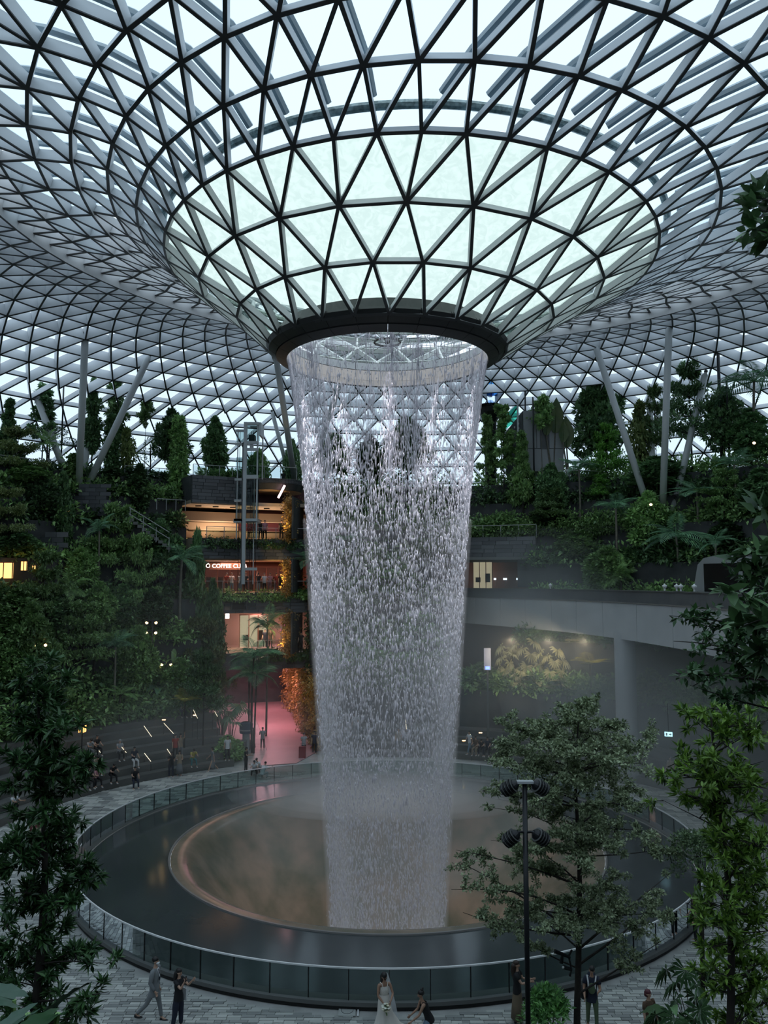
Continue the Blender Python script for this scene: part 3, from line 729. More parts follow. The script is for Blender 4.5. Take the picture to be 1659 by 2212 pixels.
for i in range(12):                                     # show lights set round the underside of the ring
    a = i * 30; q = P(5.35, a, 24.0); c = P(3.95, a, 6.0)
    l_ = lamp('ring_light', q, (0.97, 0.95, 1.0), 2300, 0.1, 'SPOT', (c - q).to_track_quat('-Z', 'Y').to_euler(), 26)
# ================================================================ plants
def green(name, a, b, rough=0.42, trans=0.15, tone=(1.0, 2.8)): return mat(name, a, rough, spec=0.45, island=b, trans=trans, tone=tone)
G_DARK = green('leaf_dark', (0.030, 0.064, 0.030), (0.100, 0.18, 0.072))
G_MID = green('leaf_mid', (0.058, 0.112, 0.042), (0.18, 0.29, 0.10))
G_BRIGHT = green('leaf_bright', (0.08, 0.20, 0.04), (0.20, 0.46, 0.08), 0.42, 0.15, (1.0, 1.4))
G_GREY = green('leaf_grey_green', (0.085, 0.125, 0.06), (0.46, 0.54, 0.32), 0.42, 0.15, (1.0, 1.1))
G_OLIVE = green('leaf_olive', (0.055, 0.085, 0.030), (0.17, 0.21, 0.075))
G_YELL = green('leaf_yellow', (0.15, 0.16, 0.035), (0.34, 0.30, 0.08))
G_PALM = green('palm_leaf', (0.045, 0.11, 0.065), (0.14, 0.26, 0.14), 0.35)
G_LITFAN = green('fan_leaf_lit', (0.20, 0.21, 0.10), (0.42, 0.40, 0.22), 0.4, 0.2, (0.9, 1.2))  # lamp light on these leaves is put into their paler colour
G_GOLDLIT = green('vine_gold_lit', (0.16, 0.10, 0.03), (0.45, 0.30, 0.09), 0.42, 0.15, (1.0, 1.3))  # warm uplight is put into the leaf colour as gold
G_LAUREL = green('laurel_leaf', (0.02, 0.055, 0.022), (0.09, 0.20, 0.065), 0.3, 0.15, (1.0, 1.1))
G_LIME = green('laurel_lime_leaf', (0.035, 0.085, 0.02), (0.27, 0.46, 0.07), 0.35, 0.22, (1.0, 1.1))
M_BARK = mat('bark_brown', (0.05, 0.038, 0.028), 0.85, noise=(6, (0.09, 0.075, 0.055)))
M_BARKD = mat('bark_dark', (0.018, 0.014, 0.012), 0.85, noise=(8, (0.035, 0.028, 0.022)))
M_BARKP = mat('bark_pale', (0.14, 0.13, 0.10), 0.8, noise=(5, (0.20, 0.18, 0.15)))

def unit_rows(v): return v / np.maximum(np.linalg.norm(v, axis=1, keepdims=True), 1e-9)
class Leaves:
    def __init__(s, seed): s.g = np.random.default_rng(seed); s.P = []; s.D = []; s.L = []; s.Wd = []
    def put(s, P_, D_, L, wd):
        n = len(P_); s.P.append(P_); s.D.append(unit_rows(D_)); k = 0.7 + 0.6 * s.g.random(n); s.L.append(L * k); s.Wd.append(wd * k)
    def cluster(s, c, r, n, L, wd, up=0.3, shell=0.5, droop=0.0):
        g = s.g; d = unit_rows(g.normal(size=(n, 3))); q = (shell + (1 - shell) * g.random(n)) [:, None]
        s.put(np.asarray(c, float) + d * q * np.asarray(r, float), d * 0.8 + g.normal(size=(n, 3)) * 0.55 + np.array([0, 0, up - droop]), L, wd)
    def whorl(s, c, d, n, L, wd, spread=1.0):
        g = s.g; d = np.asarray(d, float); v = unit_rows(g.normal(size=(n, 3)) * spread + d * 0.9)
        s.put(np.asarray(c, float) + g.normal(size=(n, 3)) * L * 0.12, v, L, wd)
    def arrays(s): return np.concatenate(s.P), np.concatenate(s.D), np.concatenate(s.L), np.concatenate(s.Wd)
    def mesh(s, name, mt, keep=None):
        P_, D_, L, wd = s.arrays()
        if keep is not None: P_, D_, L, wd = P_[keep], D_[keep], L[keep], wd[keep]
        n = len(P_); up = unit_rows(np.array([0, 0, 1.0]) + s.g.normal(size=(n, 3)) * 0.45)
        sd = unit_rows(np.cross(D_, up)); nm = np.cross(sd, D_); Lc, wc = L[:, None], wd[:, None]
        V = np.stack([P_, P_ + D_ * Lc * 0.45 + sd * wc / 2 + nm * wc * 0.12, P_ + D_ * Lc - nm * Lc * 0.12, P_ + D_ * Lc * 0.45 - sd * wc / 2 + nm * wc * 0.12], 1).reshape(-1, 3)
        b = np.arange(n)[:, None] * 4
        F = np.concatenate([b + np.array([[0, 1, 2]]), b + np.array([[0, 2, 3]])], 1).reshape(-1, 3)
        return np_mesh(name, V, F, mt)

def bend(p, q, k, n=4, seed=0):
    r = random.Random(seed); p, q = Vector(p), Vector(q); L = (q - p).length
    off = Vector((r.uniform(-1, 1), r.uniform(-1, 1), r.uniform(-.3, 1))) * k * L
    return [p.lerp(q, i / n) + off * math.sin(PI * i / n) for i in range(n + 1)]

PROTO = {}
def tree_thing(key, h, trunk, leaves, leafm, barkm, branches=None, smooth=True):
    """builds a prototype out of sight of nothing: the first placement uses it, later ones copy it"""
    t = thing('tree', None, None)
    if trunk: trunk.obj('trunk', barkm, t, smooth=True)
    if branches and branches.n: branches.obj('branches', barkm, t)
    link('foliage', leaves.mesh('foliage', leafm), t, kind='stuff')
    PROTO[key] = [t, h, False]; return t

def mk_layered(key, seed, leafm, h=6.0, cr=2.6, tiers=4, lo=0.45, L=0.22, wd=0.12, n=8000, bark=M_BARKD, flat=0.10, tr=0.09):
    R = random.Random(seed); lv = Leaves(seed); tk = MB(); br = MB()
    tk.tube(bend((0, 0, 0), (0, 0, h * 0.97), 0.02, 6, seed), [tr * (1 - 0.8 * i / 6) for i in range(7)], 8)
    nb = 0; spec = []
    for i in range(tiers):
        f = i / max(1, tiers - 1); z = h * (lo + (0.97 - lo) * f); r = cr * (1.0 - 0.62 * f) * R.uniform(0.85, 1.1); m = R.randint(4, 6)
        for k in range(m):
            a = 2 * PI * (k + R.random() * 0.6) / m; rr = r * R.uniform(0.65, 1.1); e = Vector((rr * math.cos(a), rr * math.sin(a), z + R.uniform(-0.01, 0.05) * h))
            pts = bend((0, 0, z - 0.07 * h), e, 0.06, 4, R.random()); br.tube(pts, [tr * 0.4, tr * 0.3, tr * 0.22, tr * 0.15, tr * 0.06], 5)
            for q in range(3):
                c = pts[2 + q] if q < 3 else pts[-1]; spec.append((c, rr))
                s2 = c + Vector((R.uniform(-1, 1), R.uniform(-1, 1), R.uniform(0, .3))) * rr * 0.4; br.tube([c, s2], [tr * 0.12, tr * 0.04], 4); spec.append((s2, rr))
    per = max(6, n // len(spec))
    for c, rr in spec: lv.cluster(c, (rr * 0.30, rr * 0.30, h * flat * 0.42), per, L, wd, up=0.35, shell=0.2)
    return tree_thing(key, h, tk, lv, leafm, bark, br)

def mk_bushy(key, seed, leafm, h=6.0, cr=1.8, lo=0.35, L=0.30, wd=0.16, n=7000, bark=M_BARKD, blobs_=16, tr=0.09, cone=0.0):
    R = random.Random(seed); lv = Leaves(seed); tk = MB(); br = MB()
    tk.tube(bend((0, 0, 0), (0, 0, h * 0.85), 0.02, 6, seed), [tr * (1 - 0.75 * i / 6) for i in range(7)], 8)
    for i in range(blobs_):
        f = (i + 0.5) / blobs_; z = h * (lo + (0.95 - lo) * f); w_ = cr * math.sin(PI * min(0.97, 0.25 + 0.75 * f)) if not cone else cr * (1.05 - f)
        a = i * 2.4 + R.random(); rr = w_ * R.uniform(0.35, 0.75)
        c = Vector((rr * math.cos(a), rr * math.sin(a), z)); br.tube([(0, 0, z - 0.08 * h), c], [tr * 0.3, tr * 0.1], 5)
        b = max(0.16 * cr, w_ * 0.52); lv.cluster(c, (b, b, b * 0.8), n // blobs_, L, wd, up=0.2, shell=0.6)
    return tree_thing(key, h, tk, lv, leafm, bark, br)

def mk_column(key, seed, leafm, h=6.0, cr=0.8, lo=0.1, L=0.3, wd=0.17, n=6000, bark=M_BARKD, gap=0.0, tr=0.07):
    R = random.Random(seed); lv = Leaves(seed); tk = MB(); br = MB()
    tk.tube(bend((0, 0, 0), (0, 0, h), 0.01, 6, seed), [tr * (1 - 0.7 * i / 6) for i in range(7)], 8); m = 14
    for i in range(m):
        f = (i + 0.5) / m; z = h * (lo + (1 - lo) * f); w_ = cr * R.uniform(0.6, 1.1) * (1 - 0.45 * f ** 3)
        if gap and R.random() < gap: w_ *= 0.35
        for k in range(3):
            a = 2 * PI * k / 3 + i; c = Vector((w_ * 0.5 * math.cos(a), w_ * 0.5 * math.sin(a), z)); br.tube([(0, 0, z - 0.3), c], [tr * 0.3, tr * 0.1], 4)
            lv.cluster(c, (w_ * 0.6, w_ * 0.6, h / m * 0.8), n // (3 * m), L, wd, up=0.0, shell=0.5)
    return tree_thing(key, h, tk, lv, leafm, bark, br)

def mk_sparse(key, seed, leafm, h=6.0, cr=1.0, lo=0.45, L=0.28, wd=0.16, n=2000, bark=M_BARKD):
    R = random.Random(seed); lv = Leaves(seed); tk = MB(); br = MB()
    tk.tube(bend((0, 0, 0), (0, 0, h), 0.015, 6, seed), [0.05 * (1 - 0.8 * i / 6) for i in range(7)], 6)
    for i in range(26):
        f = i / 25; z = h * (lo + (1 - lo) * f); a = R.random() * 2 * PI; rr = cr * (1 - 0.7 * f) * R.uniform(0.5, 1.1)
        e = Vector((rr * math.cos(a), rr * math.sin(a), z + 0.08 * h * R.random())); br.tube([(0, 0, z), e], [0.02, 0.006], 4)
        for q in (0.55, 0.8, 1.0): lv.cluster(Vector((0, 0, z)).lerp(e, q), (0.16, 0.16, 0.1), n // 78, L, wd, shell=0.2)
    return tree_thing(key, h, tk, lv, leafm, bark, br)

def frond_mesh(name, L, wd, mt, droop=0.5, n=22, lean=0.5, seed=1):
    """arched feather leaf along +x, rising then drooping"""
    V = []; F = []; R = random.Random(seed); pts = []
    for i in range(n + 1):
        f = i / n; pts.append(Vector((L * f * (1 - 0.18 * f), 0, L * (0.42 * f - droop * f * f))))
    mb = MB().tube(pts[::3] + [pts[-1]], [0.028 * L / 2.2 * (1 - 0.8 * i / (len(pts[::3]))) for i in range(len(pts[::3]) + 1)], 4)
    for i in range(2, n + 1):
        f = i / n; w_ = wd * math.sin(PI * min(1, 0.18 + 0.8 * f)) * R.uniform(0.85, 1.1); p = pts[i]; t = (pts[i] - pts[i - 1]).normalized()
        for s in (-1, 1):
            tip = p + Vector((0, s, 0)) * w_ * 0.9 + t * w_ * lean - Vector((0, 0, w_ * 0.35))
            mid = p.lerp(tip, 0.5) + t * L * 0.012 + Vector((0, 0, 0.05 * w_)); m2 = p.lerp(tip, 0.5) - t * L * 0.014 + Vector((0, 0, 0.05 * w_))
            mb.add([p, mid, tip, m2], [(0, 1, 2), (0, 2, 3)])
    return mb.mesh(name, mt)

def mk_palm(key, seed, leafm, h=6.0, L=2.3, nf=13, tr=0.09, wd=0.62, bark=M_BARKP, droop=0.75, stems=1, name='palm_tree'):
    R = random.Random(seed); t = thing(name, None, None); ms = [frond_mesh('frond', L, wd, leafm, droop * k, seed=seed + i) for i, k in enumerate((0.8, 1.15))]
    for s in range(stems):
        o = Vector((R.uniform(-.5, .5), R.uniform(-.5, .5), 0)) if stems > 1 else Vector((0, 0, 0)); hh = h * R.uniform(0.7, 0.95) if stems > 1 else h - L * 0.25
        MB().tube(bend(o, o * 1.6 + Vector((0, 0, hh)), 0.02, 6, seed + s), [tr * (1.15 - 0.35 * i / 6) for i in range(7)], 8).obj('trunk', bark, t, smooth=True)
        for i in range(nf):
            f = link('frond', ms[i % 2], t, o * 1.6 + Vector((0, 0, hh - 0.02)))
            f.rotation_euler = (R.uniform(-.3, .3), -R.uniform(-0.35, 0.75) - (0.5 if i % 3 == 0 else 0), 2 * PI * i / nf + R.uniform(-.25, .25)); f.scale = (R.uniform(0.8, 1.08),) * 3
    PROTO[key] = [t, h, False]; return t

def fan_mesh(name, r, mt, seg=11, span=250):
    mb = MB()
    for i in range(seg):
        a = math.radians(-span / 2 + span * (i + 0.5) / seg); da = math.radians(span / seg) * 0.40; q = r * (0.82 + 0.18 * math.cos(a / 1.6))
        c, s = math.cos, math.sin
        mb.add([(0.04 * r, 0, 0), (0.62 * q * c(a - da), 0.62 * q * s(a - da), -0.03 * r), (q * c(a), q * s(a), -0.16 * r), (0.62 * q * c(a + da), 0.62 * q * s(a + da), -0.03 * r), (0.62 * q * c(a), 0.62 * q * s(a), 0.05 * r)], [(0, 1, 4), (1, 2, 4), (4, 2, 3), (0, 4, 3)])
    return mb.mesh(name, mt)
def mk_fan(key, seed, leafm, h=2.5, r=0.7, nl=9, name='fan_palm'):
    R = random.Random(seed); t = thing(name, None, None); me = fan_mesh('fan_leaf', r, leafm)
    for i in range(nl):
        a = 2 * PI * i / nl + R.random() * .5; e = Vector((math.cos(a), math.sin(a), 0)) * r * R.uniform(0.3, 1.5); e.z = h * R.uniform(0.45, 0.95)
        MB().tube([(0, 0, 0), (e.x * .4, e.y * .4, e.z * .7), e], [0.022, 0.016, 0.01], 4).obj('stalk', M_BARK, t)
        f = link('fan_leaf', me, t, e); f.rotation_euler = (R.uniform(-.3, .3), R.uniform(0.1, 0.9), a); f.scale = (R.uniform(.8, 1.1),) * 3
    PROTO[key] = [t, h, False]; return t

def paddle_mesh(name, L, wd, mt, heart=False, n=10, curl=0.35):
    """big leaf along +x with a raised fold at the midrib; heart: lobed base"""
    V = []; F = []
    for i in range(n + 1):
        f = i / n; w_ = (math.sin(PI * min(1, 0.06 + 0.94 * f) ** (0.62 if heart else 0.85))) * wd / 2
        if i == n: w_ = 0.004
        x = L * f; z = -curl * L * f * f + 0.1 * L * f; wob = 0.03 * wd * math.sin(i * 2.1)
        bx = -0.22 * L * (1 - f) ** 4 if heart else 0
        V += [(x + bx, -w_, z + 0.16 * w_ + wob), (x, -w_ * .5, z + 0.06 * w_), (x, 0, z - 0.06 * w_), (x, w_ * .5, z + 0.06 * w_), (x + bx, w_, z + 0.16 * w_ - wob)]
        if i: F += [((i - 1) * 5 + q, i * 5 + q, i * 5 + q + 1, (i - 1) * 5 + q + 1) for q in range(4)]
    mb = MB().add(V, F); mb.tube([(0, 0, 0.0), (L * .5, 0, -curl * L * .25 + .05 * L - .01), (L * .95, 0, -curl * L * .9 + .095 * L)], [0.012 * L, 0.009 * L, 0.003 * L], 4)
    return mb.mesh(name, mt, True)
def mk_bigleaf(key, seed, leafm, h=2.5, L=1.1, wd=0.6, nl=7, heart=True, upright=0.5, name='broad_leaf_plant'):
    R = random.Random(seed); t = thing(name, None, None); me = paddle_mesh('leaf', L, wd, leafm, heart)
    for i in range(nl):
        a = 2 * PI * i / nl + R.random() * .6; e = Vector((math.cos(a), math.sin(a), 0)) * L * R.uniform(0.2, 0.6); e.z = h * R.uniform(0.45, 0.92)
        MB().tube([(0, 0, 0), (e.x * .4, e.y * .4, e.z * .7), e], [0.04, 0.03, 0.018], 5).obj('stalk', M_BARK, t)
        f = link('leaf', me, t, e); f.rotation_euler = (R.uniform(-.3, .3), R.uniform(-upright, 0.7), a); f.scale = (R.uniform(.75, 1.1),) * 3
    PROTO[key] = [t, h, False]; return t

def mk_cloud(key, seed, leafm, h=3.0, items=()):
    lv = Leaves(seed); tk = MB(); br = MB(); tk.tube(bend((0, 0, 0), (0, 0, h * 0.85), 0.05, 5, seed), [0.07, 0.065, 0.06, 0.05, 0.045, 0.03], 6)
    for x, y, z, r, rz in items: br.tube([(0, 0, z * 0.7), (x, y, z)], [0.035, 0.02], 5); lv.cluster((x, y, z), (r, r, rz), int(900 * r * r), 0.10, 0.06, shell=0.85)
    return tree_thing(key, h, tk, lv, leafm, M_BARKD, br)

mk_layered('layer_dark', 11, G_DARK); mk_layered('layer_olive', 12, G_OLIVE, L=0.20, wd=0.10, tiers=3, n=8000)
mk_layered('layer_bright', 13, G_BRIGHT, h=4.5, cr=2.2, tiers=5, lo=0.3, n=8000); mk_layered('layer_mid', 14, G_MID)
mk_bushy('bush_dark', 21, G_DARK); mk_bushy('bush_dark2', 22, G_DARK, cr=1.4, lo=0.25, L=0.34, wd=0.18); mk_bushy('bush_mid', 23, G_MID, L=0.33)
mk_bushy('bush_low', 24, G_DARK, h=2.4, cr=1.5, lo=0.15, n=4000, L=0.28); mk_bushy('bush_lowmid', 25, G_MID, h=2.4, cr=1.5, lo=0.15, n=4000, L=0.28)
mk_bushy('cone_mid', 26, G_MID, cr=1.15, lo=0.3, cone=1, n=7000); mk_bushy('cone_dark', 27, G_DARK, cr=1.3, lo=0.1, cone=1, n=7000); mk_bushy('bush_yellow', 28, G_OLIVE, h=3, cr=0.9, lo=.2, n=1500)
mk_column('col_dark', 31, G_DARK); mk_column('col_gap', 32, G_DARK, gap=0.4, cr=0.7, lo=0.3); mk_column('col_vine', 33, G_MID, cr=0.75, lo=0.0, n=8000)
mk_sparse('sparse', 41, G_DARK); mk_sparse('sparse_b', 42, G_MID, cr=1.1, L=.28, wd=.15, n=2800, lo=.4)
mk_palm('palm', 51, G_PALM); mk_palm('palm_multi', 52, G_PALM, h=6.5, stems=4, nf=8, L=1.9, tr=0.05, bark=M_BARK); mk_palm('palm_big', 53, G_PALM, h=7, L=3.2, wd=0.8, nf=14)
mk_palm('fern', 54, G_MID, h=3.2, L=1.5, wd=0.42, nf=12, tr=0.07, bark=M_BARKD, droop=0.6, name='tree_fern'); mk_palm('fern_yellow', 55, G_YELL, h=3.4, L=1.25, wd=0.42, nf=9, tr=0.05, bark=M_BARKD, droop=0.55, name='tree_fern')
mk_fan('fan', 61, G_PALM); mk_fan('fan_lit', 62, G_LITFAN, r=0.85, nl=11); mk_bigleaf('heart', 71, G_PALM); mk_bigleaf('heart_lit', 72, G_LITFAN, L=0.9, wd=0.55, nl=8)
mk_bigleaf('banana', 73, G_MID, h=3.4, L=1.8, wd=0.55, heart=False, upright=1.0, nl=6, name='banana_plant'); mk_bigleaf('banana_lime', 74, G_BRIGHT, h=2.6, L=1.1, wd=0.4, heart=False, upright=1.0, nl=7, name='banana_plant')
mk_cloud('cloud', 81, G_DARK, 3.0, [(-1.2, 0, 2.5, 0.9, 0.28), (0.6, 0.2, 2.75, 1.0, 0.3), (1.6, -0.2, 2.2, 0.7, 0.25), (-0.3, 0, 1.7, 0.8, 0.25)])
mk_cloud('ball', 82, G_DARK, 2.2, [(0, 0, 1.6, 0.62, 0.6), (0.7, 0.2, 1.1, 0.45, 0.42)])
mk_sparse('umbrella', 43, G_MID, h=7, cr=1.5, lo=0.72, n=2600, L=.3, wd=.14, bark=M_BARKP)

def terr(x, y):
    r = math.hypot(x, y); a = math.degrees(math.atan2(x, y))
    if y < -29: return 7.2
    if y < -19.8: return 1.8
    if -118 < a < -31: st = SEAT + HIGH
    elif -9 < a < 9: st = SEAT[:4] + [(25.5, 4.3), (27.6, 7.5), (29.2, 10.8), (30.8, 14.0), (32.4, 17.3), (34.4, 19.8), (36.0, 21.7)]
    elif 9 <= a < 118: st = SEAT[:4] + [(24.6, 4.3), (31.8, R4t), (33.0, 17.3), (34.6, 19.8), (36.0, 21.7)] if a < 23 else SEAT[:4] + RHIGH
    else: return 21.7 if r > 36 else 0.0
    z = 0.0
    for q, h in st:
        if r >= q: z = h
    return z
def depth_at(px, r):
    k = (px - 829.5) / FPX; c = CAMX
    A = 1 + k * k; B = 2 * (k * c - CAMD); C = c * c + CAMD * CAMD - r * r
    return (-B + math.sqrt(max(0, B * B - 4 * A * C))) / (2 * A)
SIZE = {}
def plant(key, px, top, r, wpx, label, cat='tree', group=None, d=None, z=None, rz=None, name=None):
    d = d or depth_at(px, r); q = W(px, top, d); gz = terr(q.x, q.y) if z is None else z
    src = PROTO[key]; hgt = max(0.6, q.z - gz); base = src[0]
    if key not in SIZE:
        ex = 0
        def walk(o):
            nonlocal ex
            if o.type == 'MESH' and o.name.split('.')[0] != 'trunk':
                m = o.matrix_local if o.parent else Matrix()
                for c in o.bound_box:
                    v = m @ Vector(c); ex = max(ex, abs(v.x) * .9, abs(v.y) * .9)
            for ch in o.children: walk(ch)
        bpy.context.view_layer.update(); walk(base); SIZE[key] = ex
    sz = hgt / src[1]; sx = (wpx / 2 / FPX * d) / SIZE[key]; rz = random.random() * 6.28 if rz is None else rz
    if key.split('_')[0] in ('heart', 'banana'): sz = min(sz, 1.7 * sx)
    if not src[2]: o = base; src[2] = True; o.location = (q.x, q.y, gz); o.rotation_euler = (0, 0, rz)
    else: o = dup(base, (q.x, q.y, gz), rz)
    sx = sx if sx < sz * 2.6 else sz * 2.6
    o.scale = (sx, sx, sz); o['label'] = label; o['category'] = cat
    if name: o.name = name
    if group: o['group'] = group
    return o

